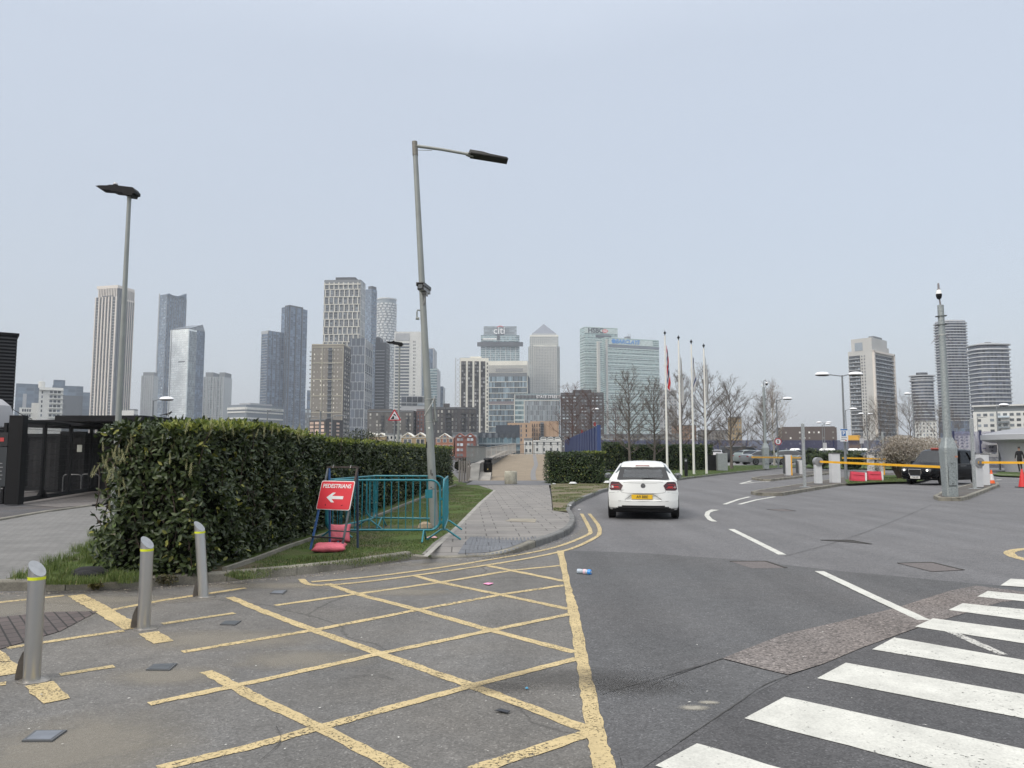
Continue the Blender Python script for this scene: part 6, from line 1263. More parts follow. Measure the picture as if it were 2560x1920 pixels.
lamp('lowest dark-headed lamp at the left end of the blue fence', 1437, 98, 1060, [(-.3, .05)], kind='flat', r=.05, hs=.9)
for (px, Y, py, lb) in ((1487, 83.8, 1060, 'red ring clamped round the lamp post behind the middle of the blue fence'), (1455, 91.8, 1079, 'red ring on the lamp post left of the blue fence top')):
    q = P(px, py, Y); mb = MB(); mb.lathe([(.13, -.2), (.13, .2)], tuple(q), 10); tag(mb.build('collar', M('red ring', (.35, .03, .03), .5)), lb, 'ring')
# --- quayside warning triangle
q = P(986, 1036, 40); rt = thing('warning_sign', 'red bordered triangular warning sign showing a vehicle falling off a quay', 'road sign', gp(985, 40, .1)); qb = gp(985, 40, .1)
mb = MB(); mb.cyl((0, 0, 0), (0, .04, q.z-qb.z+.25), .038, n=10); link('post', mb.mesh('post', GREYP, 40), rt)
def rtri(r, cr_, zc=0, y=0, n=6):
    out = []
    for k in range(3):
        a0 = pi/2+2*pi*k/3; cx, cz = (r-2*cr_)*cos(a0), (r-2*cr_)*sin(a0)
        for j in range(n): a = a0-pi/3+2*pi/3*j/(n-1); out.append((cx+cr_*cos(a), y, cz+cr_*sin(a)+zc))
    return out
zc = q.z-qb.z-.12
for nm, r_, m_, y in (('border', .42, M('sign red border', (.42, .02, .035), .4), 0), ('face', .30, M('sign face white', (.62, .63, .66), .4), -.012)):
    mb = MB(); mb.prism(rtri(r_, .035 if nm == 'border' else .012, zc, y), (0, -.012, 0)); link(nm, mb.mesh(nm, m_), rt)
bk = M('sign black', (.012, .012, .014), .5); mb = MB()
for pl in ([(-.20, -.13), (-.01, -.13), (-.015, .0), (-.05, .03), (-.09, .03)], [(-.07, .12), (-.03, .16), (.03, .14), (.085, .06), (.105, .0), (.085, -.005), (.03, .06), (-.01, .07), (-.03, .09)], [(-.05, .05), (-.03, .08), (-.01, .04), (-.03, .025)]):
    mb.prism([(x, -.025, zc+z) for x, z in pl], (0, -.004, 0))
for k in range(3): mb.tube([(.02+i*.022, -.027, zc-.125+k*.032+.006*(-1)**i) for i in range(9-k)], .005, 4)
link('pictogram', mb.mesh('pictogram', bk), rt)
# --- pedestrians sign on its A-frame
SGc = G(814, 1376, .115); rt = thing('pedestrian_sign', 'red PEDESTRIANS sign with white left arrow on a blue and black A-frame', 'sign', SGc, R(-24))
SH = math.tan(R(17)); ff = lambda x, z, dy=0.0: Vector((x, z*SH+dy, z))
bluem = M('frame blue paint', (.05, .12, .30), .5, var=.25, vs=12); rust = M('frame rusty black', (.05, .04, .036), .8, var=.4, vs=10); gframe = M('frame grey', (.10, .115, .125), .6, var=.2, vs=12)
def bar(name, a, b, m, w_=.032): mb = MB(); d = b-a; c = (a+b)/2; Q = d.to_track_quat('Z', 'Y').to_matrix(); mb.box(tuple(c), (w_, w_*.7, d.length), M_=Q); return link(name, mb.mesh(name, m), rt)
bar('leg', ff(-.30, 0), ff(-.30, .88), bluem); bar('leg', ff(.30, 0), ff(.30, .9), gframe); bar('upright', ff(-.29, .88), ff(-.29, 1.31), gframe); bar('upright', ff(.30, .9), ff(.30, 1.31), rust)
bar('top_rail', ff(-.31, 1.315), ff(.32, 1.315), rust, .04); bar('bottom_rail', ff(-.31, .20, -.03), ff(.31, .20, -.03), M('rail dark', (.03, .032, .036), .6))
bk_ = lambda x, z: Vector((x, .46-z*.045, z)); bar('back_leg', bk_(-.27, 0), bk_(-.27, 1.3), bluem); bar('back_leg', bk_(.29, 0), bk_(.29, 1.3), M('leg navy', (.03, .05, .09), .6)); bar('back_rail', bk_(-.27, .26), bk_(.29, .26), M('rail green grey', (.06, .09, .09), .6), .026)
for x in (-.17, .18): bar('bolt', ff(x, 1.30, -.03), ff(x, 1.35, -.03), M('bolt steel', (.5, .5, .5), .3, .8), .01)
def plate(w_, h, cr_, y, zc, m, name, par=None, off=0):
    pts = []
    for (sx_, sz) in ((1, 1), (-1, 1), (-1, -1), (1, -1)):
        a0 = {(1, 1): 0, (-1, 1): pi/2, (-1, -1): pi, (1, -1): 3*pi/2}[(sx_, sz)]
        for k in range(6): a = a0+pi/2*k/5; pts.append((sx_*(w_/2-cr_)+cr_*cos(a), sz*(h/2-cr_)+cr_*sin(a)))
    mb = MB(); mb.prism([ff(x, zc+z, y) for x, z in pts], (0, -.006, 0)); return link(name, mb.mesh(name, m), par or rt)
ZC = .86; pl_ = plate(.665, .465, .035, -.03, ZC, M('sign edge white', (.75, .75, .73), .4), 'plate'); sf = plate(.640, .440, .027, -.0365, ZC, M('sign face red', (.66, .045, .06), .38, var=.05, vs=6, emit=None), 'face', pl_)
M_face = pi/2-R(17)
text('lettering', 'PEDESTRIANS', .094, M('letter white', (.75, .75, .74), .5), pl_, ff(.0, ZC+.145, -.0445), (M_face, 0, 0), ext=.0015, bold=.0018, sx_=.98)
mb = MB(); mb.prism([ff(x, ZC-.035+z, -.043) for x, z in ((-.165, 0), (-.055, .078), (.005, .078), (-.06, .024), (.165, .024), (.165, -.024), (-.06, -.024), (.005, -.078), (-.055, -.078))], (0, -.003, 0)); link('arrow', mb.mesh('arrow', M('letter white', (0, 0, 0))), pl_)
for x, a in ((-.155, 1.2), (.17, -.5)): mb = MB(); Q = Matrix.Rotation(a, 3, 'Y'); mb.box(tuple(ff(x, ZC-.155, -.046)), (.03, .006, .008), M_=Q); link('screw_scar', mb.mesh('screw_scar', M('scar dark', (.05, .02, .02), .7)), pl_)
# sandbags
SB = M('sandbag red', (.62, .12, .155), .6, var=.12, vs=8, bump=.5, bs=22)
def sandbag(label, c, w_, d, h, rz, tilt=0, seed=1):
    bm = bmesh.new(); nx, ny = 14, 10; rg = random.Random(seed); grid = {}
    for s in (1, -1):
        for i in range(nx+1):
            for j in range(ny+1):
                x, y = i/nx*2-1, j/ny*2-1; e = (1-abs(x)**3)*(1-abs(y)**3); z = s*h/2*(max(e, 0)**.33)+(.008*sin(x*9+seed)*cos(y*7) if e > .1 else 0)
                edge = i in (0, nx) or j in (0, ny)
                if edge and s == -1: grid[(s, i, j)] = grid[(1, i, j)]; continue
                pin = 1+.05*abs(x*y)**2; grid[(s, i, j)] = bm.verts.new((x*w_/2*pin*(1-.04*(1-abs(y))), y*d/2*pin*(1-.05*(1-abs(x))), z))
    for s in (1, -1):
        for i in range(nx):
            for j in range(ny):
                try: bm.faces.new([grid[(s, i, j)], grid[(s, i+1, j)], grid[(s, i+1, j+1)], grid[(s, i, j+1)]])
                except Exception: pass
    bmesh.ops.recalc_face_normals(bm, faces=bm.faces); me = bpy.data.meshes.new('sandbag'); bm.to_mesh(me); bm.free(); me.materials.append(SB); me.polygons.foreach_set('use_smooth', [True]*len(me.polygons))
    o = link('sandbag', me, None, c, rz); o.rotation_euler = (tilt, 0, rz); return tag(o, label, 'sandbag')
c = G(826, 1378, .115); sandbag('pink-red sandbag lying flat across the front rail of the sign frame', (c.x+.0, c.y-.06, .185), .50, .36, .11, R(8), .12, 1)
c = G(850, 1356, .115); sandbag('pink-red sandbag draped over the rear rail of the sign frame', (c.x, c.y-.05, .275), .36, .34, .11, R(10), 1.05, 2)
# --- teal crowd barriers
TEAL = M('teal barrier paint', (.015, .17, .21), .38, var=.15, vs=6)
def barrier(label, a, b, nb=14, feet=(.12, .88), plate_=None):
    a, b = Vector(a), Vector(b); L_ = (b-a).length; rz = atan2(b.y-a.y, b.x-a.x); rt = thing('crowd_barrier', label, 'barrier', a, rz, 'teal crowd barriers round the lamp post')
    z0, z1, cr_ = .20, 1.07, .16; pts = []
    for (cx, cz, a0) in ((L_-cr_, z1-cr_, 0), (cr_, z1-cr_, pi/2), (cr_, z0+cr_, pi), (L_-cr_, z0+cr_, 3*pi/2)):
        for k in range(6): t = a0+pi/2*k/5; pts.append((cx+cr_*cos(t), 0, cz+cr_*sin(t)))
    mb = MB(); mb.tube(pts+[pts[0], pts[1]], .019, 10); link('frame', mb.mesh('frame', TEAL, 50), rt)
    mb = MB(); mb.cyl((0, 0, z0+.02), (0, 0, z1-.02), .0075, n=6); me = mb.mesh('bar', TEAL, 50)
    for k in range(nb): link('bar', me, rt, (.09+(L_-.18)*k/(nb-1), 0, 0))
    for f in feet:
        x = L_*f; mb = MB(); mb.tube([(x, -.30, .015), (x, -.05, z0-.01), (x, .05, z0-.01), (x, .30, .015)], .017, 8); link('foot', mb.mesh('foot', TEAL, 50), rt)
    if plate_: mb = MB(); mb.box((L_*plate_, 0, z1-.24), (.13, .006, .15)); link('name_plate', mb.mesh('name_plate', TEAL), rt)
    mb = MB(); mb.cyl((L_+.02, 0, .72), (L_+.02, 0, .76), .028, n=10); mb.cyl((L_+.02, 0, .32), (L_+.02, 0, .36), .028, n=10); link('coupling', mb.mesh('coupling', TEAL, 50), rt)
    return rt
Z = .115
barrier('teal crowd barrier nearest the road, in front of the leaning lamp post', (-3.25, 13.55, Z), (-1.27, 13.55, Z), 15, plate_=.90, feet=(.13, .86))
barrier('teal crowd barrier seen edge on at the right of the lamp post', (-1.20, 13.45, Z), (-1.32, 15.75, Z), 13)
barrier('teal crowd barrier at the back of the enclosure, against the hedge side', (-3.05, 16.1, Z), (-1.38, 15.85, Z), 11, feet=(.2, .85))
barrier('teal crowd barrier at the left of the enclosure, behind the red sign', (-3.30, 13.65, Z), (-2.86, 16.0, Z), 12, feet=(.2, .85))
c = G(1082, 1307, .12); mb = MB(); mb.lathe([(.10, 0), (.16, .05), (.13, .13), (.05, .17)], (c.x+.0, 15.55, .11), 7, 1, .6); tag(mb.build('rock', M('rubble', (.30, .24, .17), .9, var=.2, vs=20)), 'pale lump of broken concrete at the foot of the leaning lamp post', 'rubble')
c = G(1080, 1345, .12); mb = MB(); mb.lathe([(.07, 0), (.09, .01), (.04, .035), (.01, .03)], tuple(c), 7, 1.2, .7); tag(mb.build('litter', M('pink litter', (.6, .35, .35), .6, var=.2, vs=30)), 'scrap of pink and white litter on the grass by the barrier feet', 'litter')
# --- bits of litter
c = G(1461, 1436); rt = thing('plastic_bottle', 'crumpled clear plastic bottle with blue cap end lying on the road', 'bottle', c, R(-28))
PB = M('bottle plastic', (.36, .42, .48), .15, var=.25, vs=20)
mb = MB(); prof = [(.012, 0), (.034, .01), (.036, .05), (.031, .08), (.036, .11), (.033, .16), (.022, .20), (.013, .215)]
def lay(mb): mb.v = [(z-.11, x, y+.036) for x, y, z in mb.v]; return mb
mb.lathe(prof, (0, 0, 0), 14); link('body', lay(mb).mesh('body', PB, 50), rt); mb = MB(); mb.lathe([(.034, .012), (.0375, .03), (.0375, .055)], (0, 0, 0), 14); mb.v = [(-x_, y_, z_) for x_, y_, z_ in lay(mb).v]; link('base_cap', mb.mesh('base_cap', M('bottle blue', (.03, .25, .65), .3), 50), rt)
mb = MB(); mb.lathe([(.0365, .10), (.0365, .135)], (0, 0, 0), 14); link('label_band', lay(mb).mesh('label_band', M('bottle label', (.65, .45, .5), .5), 50), rt)
def scrap(label, pts, m, z=.0135, cat='litter'):
    q = px_(pts); mb = MB(); mb.prism([(p.x, p.y, z+.002*(i % 2)) for i, p in enumerate(q)], (0, 0, .003)); tag(mb.build('paper_scrap' if cat == 'litter' else 'rag', m), label, cat)
scrap('bright pink paper slip lying inside the yellow hatching', [(1208, 1462), (1220, 1460), (1234, 1461), (1222, 1465)], M('pink paper', (.85, .30, .50), .6))
scrap('black scrap of plastic lying near the bottom centre', [(1236, 1782), (1252, 1778), (1262, 1780), (1276, 1784), (1268, 1788), (1248, 1784)], M('black plastic', (.015, .015, .018), .4), cat='rag')
scrap('tiny blue scrap on the dark stain', [(1313, 1725), (1318, 1723), (1321, 1727), (1315, 1728)], M('blue scrap', (.05, .25, .4), .5))
rg = random.Random(12); k = 0
wl = M('white litter', (.55, .54, .5), .6)
mb = MB()
for _ in range(60):
    px, py = rg.uniform(0, 2560), 1400+rg.random()**.8*500; c = G(px, py); s = rg.uniform(.004, .014); a = rg.uniform(0, 6)
    mb.add([(c.x+s*cos(a), c.y+s*sin(a), .0135), (c.x+s*.5*cos(a+1.5), c.y+s*.5*sin(a+1.5), .0145), (c.x-s*cos(a), c.y-s*sin(a), .0135), (c.x+s*.5*cos(a-1.5), c.y+s*.5*sin(a-1.5), .0155)], [(0, 1, 2, 3)])
o = mb.build('specks', wl); o['kind'] = 'stuff'; o['label'] = 'tiny pale specks and flattened scraps scattered over the asphalt'; o['category'] = 'debris'
c = G(225, 1442, .115); mb = MB(); mb.lathe([(.05, 0), (.22, .02), (.24, .07), (.14, .12), (.03, .13)], tuple(c), 9, 1, .5); mb.lathe([(.05, 0), (.14, .02), (.15, .06), (.05, .10)], (c.x+.02, c.y-.14, c.z-.0), 8, 1.2, .5)
tag(mb.build('garment', M('black cloth', (.014, .014, .015), .9, bump=.8, bs=12), smooth=60), 'crumpled black clothing dumped on the grass at the hedge foot', 'clothing')
for (px, py, lb, s) in ((1385, 1211, 'white scrap at the left foot of the small hedge', .10), (1432, 1211, 'clear plastic litter in front of the small hedge', .22), (1520, 1209, 'pale rubbish beside the small hedge behind the car', .25), (1424, 1265, 'white scrap on the worn grass near the kerb', .06), (1448, 1275, 'round pale scrap in the gutter below the kerb', .05)):
    c = G(px, py, .13 if py < 1270 else .0); mb = MB(); mb.lathe([(s*.5, 0), (s, s*.2), (s*.6, s*.55), (s*.1, s*.6)], tuple(c), 7, 1, .6); tag(mb.build('litter', M('clear rubbish', (.55, .56, .56), .3, var=.25, vs=15), smooth=30), lb, 'litter')
# ================================================================ vehicles
CG = clearglass('car glass', (.30, .35, .35), .07); CGD = clearglass('car glass dark', (.08, .10, .10), .05)
TL = M('tail light red', (.20, .008, .012), .18, spec=.8); TLD = M('tail light dark', (.05, .006, .008), .2, spec=.8)
PLASTIC = M('black trim', (.010, .010, .011), .5); SEAT = M('seat cloth', (.02, .022, .024), .9); CHR = M('chrome', (.6, .6, .6), .12, 1)
def wheel(rt, x, y, r, w_, rimc=None, spokes=5, face=1):
    wr = thing('wheel', '', '', (x, y, r)); del wr['label']; del wr['category']; wr.parent = rt
    mb = MB(); prof = [(r*.64, -w_/2), (r*.93, -w_/2), (r, -w_/2+.03), (r, w_/2-.03), (r*.93, w_/2), (r*.64, w_/2)]
    mb.lathe(prof, (0, 0, 0), 28); mb.v = [(z, a, b) for a, b, z in mb.v]; link('tyre', mb.mesh('tyre', rubber, 50), wr)
    mb = MB(); rc = rimc or M('alloy', (.45, .46, .47), .3, .8); mb.lathe([(r*.62, -.01), (r*.62, .01)], (0, 0, 0), 24)
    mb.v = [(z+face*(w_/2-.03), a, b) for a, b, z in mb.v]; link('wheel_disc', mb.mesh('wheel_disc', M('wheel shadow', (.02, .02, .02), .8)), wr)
    mb = MB()
    for k in range(spokes):
        a = 2*pi*k/spokes; q = Matrix.Rotation(a, 3, 'X'); mb.box(tuple(Vector((face*(w_/2-.01), 0, 0))+q @ Vector((0, 0, r*.34))), (.02, r*.16, r*.62), M_=q)
    for k in range(24):
        a = 2*pi*k/24; q = Matrix.Rotation(a, 3, 'X'); mb.box(tuple(Vector((face*(w_/2-.012), 0, 0))+q @ Vector((0, 0, r*.61))), (.025, r*.17, r*.06), M_=q)
    link('rim', mb.mesh('rim', rc), wr); return wr
def car(label, loc, rz, sts, paint_, L_, glass=CGD, wr=.31, wb=(.75, 3.3), tw=.20, wx=None, name='parked_car', cat='car', gl=None, side=(), spokes=5, rim=None, interior=True, sub=True, group=None):
    """sts: (y from the rear, z_under, z_belt, z_top, half width, half width at the roof, flag) ; forward = +y.
    gl: set of station intervals whose top cap is glass; side: intervals whose flank above the belt is glass"""
    rt = thing(name, label, cat, loc, rz, group); B = MB(); Gm = MB(); m = 13
    def ring(s):
        y, zu, zb, zt, w_, wt = s[:6]; e = max(zt-zb, .001)
        half = [(0, zu), (w_*.80, zu), (w_*.95, zu+.04), (w_*.99, zu+(zb-zu)*.35), (w_, zu+(zb-zu)*.62), (w_*.985, zb-.06), (w_*.955, zb), (w_*.955+(wt-w_*.955)*.5, zb+e*.5), (wt, zt-e*.10 if e > .2 else zt-.008), (wt*.90, zt-e*.02 if e > .2 else zt), (wt*.6, zt+.012), (wt*.3, zt+.02), (0, zt+.022)]
        return half
    vs = []
    for s in sts:
        h = ring(s); r_ = [(x, s[0], z) for x, z in h]+[(-x, s[0], z) for x, z in h[-2:0:-1]]; vs += r_
    n = 2*(m-1); fb, fg, gt = [], [], []
    for i in range(len(sts)-1):
        for k in range(n):
            f = (i*n+k, i*n+(k+1) % n, (i+1)*n+(k+1) % n, (i+1)*n+k); kk = k if k < m-1 else n-1-k
            isg = (gl and i in gl and kk >= 9) or (i in side and kk in (6, 7))
            (fg if isg else fb).append(f)
    fb.append(tuple(range(n-1, -1, -1))); fb.append(tuple(range((len(sts)-1)*n, len(sts)*n)))
    B.add(vs, fb); me = B.mesh('body', paint_, 45); o = link('body', me, rt)
    if fg:
        mb = MB(); used = {}; 
        for f in fg:
            for i in f: used.setdefault(i, len(used))
        ks = sorted(used, key=lambda i: used[i]); mb.add([vs[i] for i in ks], [tuple(used[i] for i in f) for f in fg]); link('windows', mb.mesh('windows', glass, 50), rt)
    ws = sts[len(sts)//2][4] if wx is None else wx
    for y in wb:
        for s in (1, -1):
            mb = MB(); mb.lathe([(wr+.045, -.02), (wr+.045, .004)], (0, 0, 0), 24); mb.v = [(z, a, b) for a, b, z in mb.v]
            link('wheel_arch', mb.mesh('wheel_arch', PLASTIC), rt, (s*(ws*.985+.004), y, wr+.01)); wheel(rt, s*(ws-.075), y, wr, tw, rim, spokes, s)
    return rt
def ellipse_seat(rt, x, y, z0, col=SEAT):
    mb = MB(); mb.box((x, y, z0+.28), (.46, .12, .60), bev=.05); link('seat', mb.mesh('seat', col), rt); mb = MB(); mb.box((x, y, z0+.68), (.25, .09, .17), bev=.04); link('headrest', mb.mesh('headrest', col), rt)
# --- the white hatchback seen from behind (rear face at y = 0)
WP = M('car paint white', (.70, .71, .69), .22, spec=.6, var=.03, vs=2)
cb = G(1603, 1297); CX_ = cb.x; POS = Vector((CX_, cb.y-.35, 0))
ST = [(.24, .34, .70, .80, .76, .60), (.255, .26, .90, .97, .84, .66), (.27, .22, .945, 1.03, .86, .675), (.44, .20, .955, 1.15, .868, .61), (.60, .20, .96, 1.27, .872, .565), (.66, .20, .96, 1.385, .873, .545), (.80, .19, .96, 1.415, .875, .545), (1.4, .18, .96, 1.44, .875, .56), (2.0, .18, .95, 1.43, .875, .57), (2.3, .18, .945, 1.39, .875, .57), (2.9, .18, .93, 1.04, .873, .66), (3.05, .18, .91, .96, .87, .68), (3.5, .18, .84, .90, .85, .66), (3.85, .2, .72, .80, .78, .60), (3.98, .3, .55, .60, .62, .5), (4.0, .4, .5, .52, .4, .3)]
wc = car('white hatchback car driving away, seen from behind on the right of the path', POS, R(-9.6), ST, WP, 4.05, glass=CG, wr=.305, wb=(.72, 3.25), tw=.19, gl={2, 3, 9}, side=(4, 5, 6, 7, 8, 9), name='hatchback_car')
def rear(name, pts, dz, m, th=.012, par=None):
    """plate following the rear: pts in (x, z); y from the rear profile"""
    mb = MB(); mb.prism([(x, ry(x, z)-dz, z) for x, z in pts], (0, th, 0)); return link(name, mb.mesh(name, m), par or wc)
def hwz(z):
    T_ = [(.2, .80), (.35, .855), (.66, .872), (.80, .855), (.95, .80), (1.0, .69), (1.3, .56), (1.42, .50)]
    for (a, p), (b, q) in zip(T_, T_[1:]):
        if z <= b: return p+(q-p)*max(0, (z-a))/(b-a)
    return .5
def ry(x, z):
    u = min(1, abs(x)/hwz(z)); c = .20*u**4+.02*u**2
    if z < .30: y = -.0+(.30-z)*.6
    elif z < .47: y = -.045
    elif z < .66: y = -.045+(z-.47)/.19*.03
    elif z < .97: y = -.015+(z-.66)/.31*.055
    elif z < 1.0: y = .04+(z-.97)/.03*.06
    else: y = .10+(z-1.0)*1.30
    return y+c
# sculpted rear shell: bumper and tailgate
zs = [.24, .27, .30, .33, .36, .40, .44, .465, .475, .50, .54, .58, .62, .655, .665, .70, .75, .80, .85, .90, .935, .945, .97, .985, 1.0, 1.012]
xs = [k/16 for k in range(-16, 17)]
def shell(name, zl, m, cond=lambda x, z: True, off=0.0):
    mb = MB(); vs = []; idx = {}
    for i, z in enumerate(zl):
        for j, u in enumerate(xs):
            x = u*hwz(z); y = ry(x, z)-off
            # plate recess and lower lip shape
            if .49 < z < .655 and abs(x) < .42-(z-.49)*.9: y += .035
            idx[(i, j)] = len(vs); vs.append((x, y, z))
    fs = [(idx[(i, j)], idx[(i, j+1)], idx[(i+1, j+1)], idx[(i+1, j)]) for i in range(len(zl)-1) for j in range(len(xs)-1) if cond((vs[idx[(i, j)]][0]+vs[idx[(i, j+1)]][0])/2, (zl[i]+zl[i+1])/2)]
    mb.add(vs, fs); return link(name, mb.mesh(name, m, 35, fix=False), wc)
low = lambda x: .375-.11*max(0, (abs(x)-.48)/.25) if abs(x) > .48 else .375
shell('bumper', [z for z in zs if z <= .67], WP, lambda x, z: z > low(x)-.005); shell('tailgate', [z for z in zs if z >= .665], WP)
shell('diffuser', [.20, .22, .24, .27, .30, .33, .36, .38, .40], PLASTIC, lambda x, z: abs(x) < .74, off=-.03)
mb = MB(); vs = []
for u in xs:        # side returns joining shell and body
    pass
for sg in (1, -1):
    mb = MB(); vs = []
    z2 = zs+[1.06, 1.12, 1.2, 1.28, 1.34, 1.39]
    for z in z2: x = sg*hwz(z); xo = min(.873, abs(x)+.03) if z < .955 else .875-(z-.955)*.66; vs += [(x, ry(x, z), z), (sg*xo, ry(x, z)+(.17 if z < .97 else .22), z)]
    mb.add(vs, [(2*i, 2*i+1, 2*i+3, 2*i+2) for i in range(len(z2)-1)]); link('rear_quarter', mb.mesh('rear_quarter', WP, 60, fix=False), wc)
# rear window with black border, spoiler, brake light
gz = [1.0, 1.06, 1.12, 1.18, 1.24, 1.30]
def gpatch(name, k0, k1, z0, z1, m, off, k_in=0):
    mb = MB(); vs = []; rows = 6; cols = 10
    for i in range(rows+1):
        z = z0+(z1-z0)*i/rows; hw_ = (.655-(z-1.0)*.30)*k1
        for j in range(cols+1): x = -hw_+2*hw_*j/cols; vs.append((x, ry(x*.8, z)-off-.012, z))
    fs = [(i*(cols+1)+j, i*(cols+1)+j+1, (i+1)*(cols+1)+j+1, (i+1)*(cols+1)+j) for i in range(rows) for j in range(cols) if not k_in or i in (0, rows-1) or j in (0, cols-1)]
    mb.add(vs, fs); return link(name, mb.mesh(name, m, 40, fix=False), wc)
gpatch('window_surround', 0, 1.0, 1.0, 1.305, PLASTIC, 0, 1); gpatch('rear_window', 0, .99, 1.0, 1.30, CG, -.004)
mb = MB(); vs = []
for (z, hw_, y) in ((1.305, .575, -.03), (1.345, .565, -.055), (1.38, .55, -.02), (1.41, .54, .10)):
    for j in range(9): x = -hw_+2*hw_*j/8; vs.append((x, ry(x, min(z, 1.34))+y+.03*abs(x)**2, z-.03*abs(x/hw_)**3))
mb.add(vs, [(i*9+j, i*9+j+1, (i+1)*9+j+1, (i+1)*9+j) for i in range(3) for j in range(8)]); link('spoiler', mb.mesh('spoiler', WP, 40, fix=False), wc)
mb = MB(); mb.box((-.005, ry(0, 1.33)-.045, 1.337), (.35, .02, .026), bev=.005); link('brake_light', mb.mesh('brake_light', TL), wc)
mb = MB(); mb.prism([(-.04, .80, 1.46), (.05, .95, 1.46), (-.0, .99, 1.46), (.0, .99, 1.53)], (.012, 0, 0)) if False else mb.prism([(0, .80, 1.455), (0, 1.0, 1.455), (0, .98, 1.50)], (.02, 0, 0)); link('antenna_fin', mb.mesh('antenna_fin', PLASTIC), wc)
for sg in (1, -1):   # lamp clusters
    P4 = [(.50, .745), (.565, .72), (.79, .735), (.82, .80), (.815, .93), (.77, .95), (.60, .945), (.545, .90), (.505, .845)]
    P4 = [(.555, .735), (.80, .728), (.845, .76), (.815, .925), (.77, .945), (.60, .942), (.50, .85)]
    def lampface(name, pl, m, off):
        mb = MB(); bm = bmesh.new(); vs = [bm.verts.new((sg*x, 0, z)) for x, z in pl]; bm.faces.new(vs)
        for xx in [.5+k*.03 for k in range(14)]: bmesh.ops.bisect_plane(bm, geom=bm.verts[:]+bm.edges[:]+bm.faces[:], plane_co=(sg*xx, 0, 0), plane_no=(1, 0, 0))
        for v in bm.verts: v.co.y = ry(v.co.x, v.co.z)-off
        me = bpy.data.meshes.new(name); bm.to_mesh(me); bm.free(); me.materials.append(m); return link(name, me, wc)
    l0 = lampface('tail_light', P4, TLD, .008)
    i1 = lampface('light_bar', [(.575, .775), (.80, .77), (.795, .875), (.62, .885), (.60, .865), (.775, .855), (.78, .79), (.575, .795)], TL, .012); i1.parent = l0
    i2 = lampface('light_bar', [(.60, .80), (.74, .80), (.735, .83), (.62, .83)], M('tail light bright', (.45, .02, .02), .2), .012); i2.parent = l0
# panel gaps
gap = M('panel gap', (.10, .10, .10), .8)
def gapline(pts, r=.0035, name='panel_gap'): mb = MB(); mb.tube([(x, ry(x, z)-.002, z) for x, z in pts], r, 5); link(name, mb.mesh(name, gap), wc)
gapline([(sg_*x, z) for sg_, x, z in ([(-1, .54, .735), (-1, .555, .70), (-1, .50, .675), (-1, .40, .663), (-1, .2, .658), (1, 0, .657), (1, .2, .658), (1, .40, .663), (1, .50, .675), (1, .555, .70), (1, .54, .735)])])
gapline([(-.49, .925), (-.3, .917), (0, .912), (.3, .917), (.49, .925)], .004); gapline([(-.86, .478), (-.6, .468), (-.4, .466), (0, .465), (.4, .466), (.6, .468), (.86, .478)], .004)
gapline([(-.45, .505), (-.37, .56), (-.30, .61), (-.26, .622), (0, .625), (.26, .622), (.30, .61), (.37, .56), (.45, .505)], .005, 'recess_edge')
for sg in (1, -1): gapline([(sg*.86, .665), (sg*.75, .668), (sg*.60, .69)], .003)
# plate
YP = M('plate yellow', (.78, .48, .02), .4); BT = M('plate black', (.012, .012, .014), .5)
py_ = ry(0, .57)-.0+.02; mb = MB(); mb.box((-.03, py_-.012, .57), (.52, .012, .112), bev=.003); np_ = link('number_plate', mb.mesh('number_plate', YP), wc)
text('registration', 'A9 BBE', .098, BT, np_, (-.025, py_-.0195, .568), ext=.001, bold=.0012, sx_=.96)
# round badge: ring with V over W
mb = MB(); n = 24; yb_ = ry(0, .845)-.012
for r0_, r1_ in ((.058, .050),):
    vs = [(r*cos(2*pi*k/n), yb_, .845+r*sin(2*pi*k/n)) for r in (r0_, r1_) for k in range(n)]+[(r*cos(2*pi*k/n), yb_+.012, .845+r*sin(2*pi*k/n)) for r in (r0_, r1_) for k in range(n)]
    mb.add(vs, [(k, (k+1) % n, n+(k+1) % n, n+k) for k in range(n)]+[(k, 2*n+k, 2*n+(k+1) % n, (k+1) % n) for k in range(n)])
def seg2(a, b): mb.cyl((a[0], yb_, .845+a[1]), (b[0], yb_, .845+b[1]), .0045, n=5)
for a, b in (((-.022, .046), (0, .004)), ((.022, .046), (0, .004)), ((-.042, .028), (-.018, -.040)), ((.042, .028), (.018, -.040)), ((-.018, -.040), (0, -.004)), ((.018, -.040), (0, -.004))): seg2(a, b)
link('badge', mb.mesh('badge', M('badge chrome', (.22, .22, .23), .25, .8)), wc); mb = MB(); mb.lathe([(.05, 0), (.05, .006)], (0, 0, 0), 20); mb.v = [(x, yb_+.004+z, .845+y) for x, y, z in mb.v]; link('badge_disc', mb.mesh('badge_disc', M('badge disc', (.16, .16, .165), .4)), wc)
text('model_lettering', 'POLO', .035, M('badge chrome', (0, 0, 0)), wc, (-.515, ry(-.515, .735)-.006, .735), ext=.001, sx_=1.5)
mb = MB(); mb.tube([(-.02, ry(0, 1.015)-.03, 1.015), (.10, ry(0, 1.03)-.032, 1.035), (.32, ry(.3, 1.02)-.02, 1.018)], [.016, .012, .006], 6); link('rear_wiper', mb.mesh('rear_wiper', PLASTIC), wc)
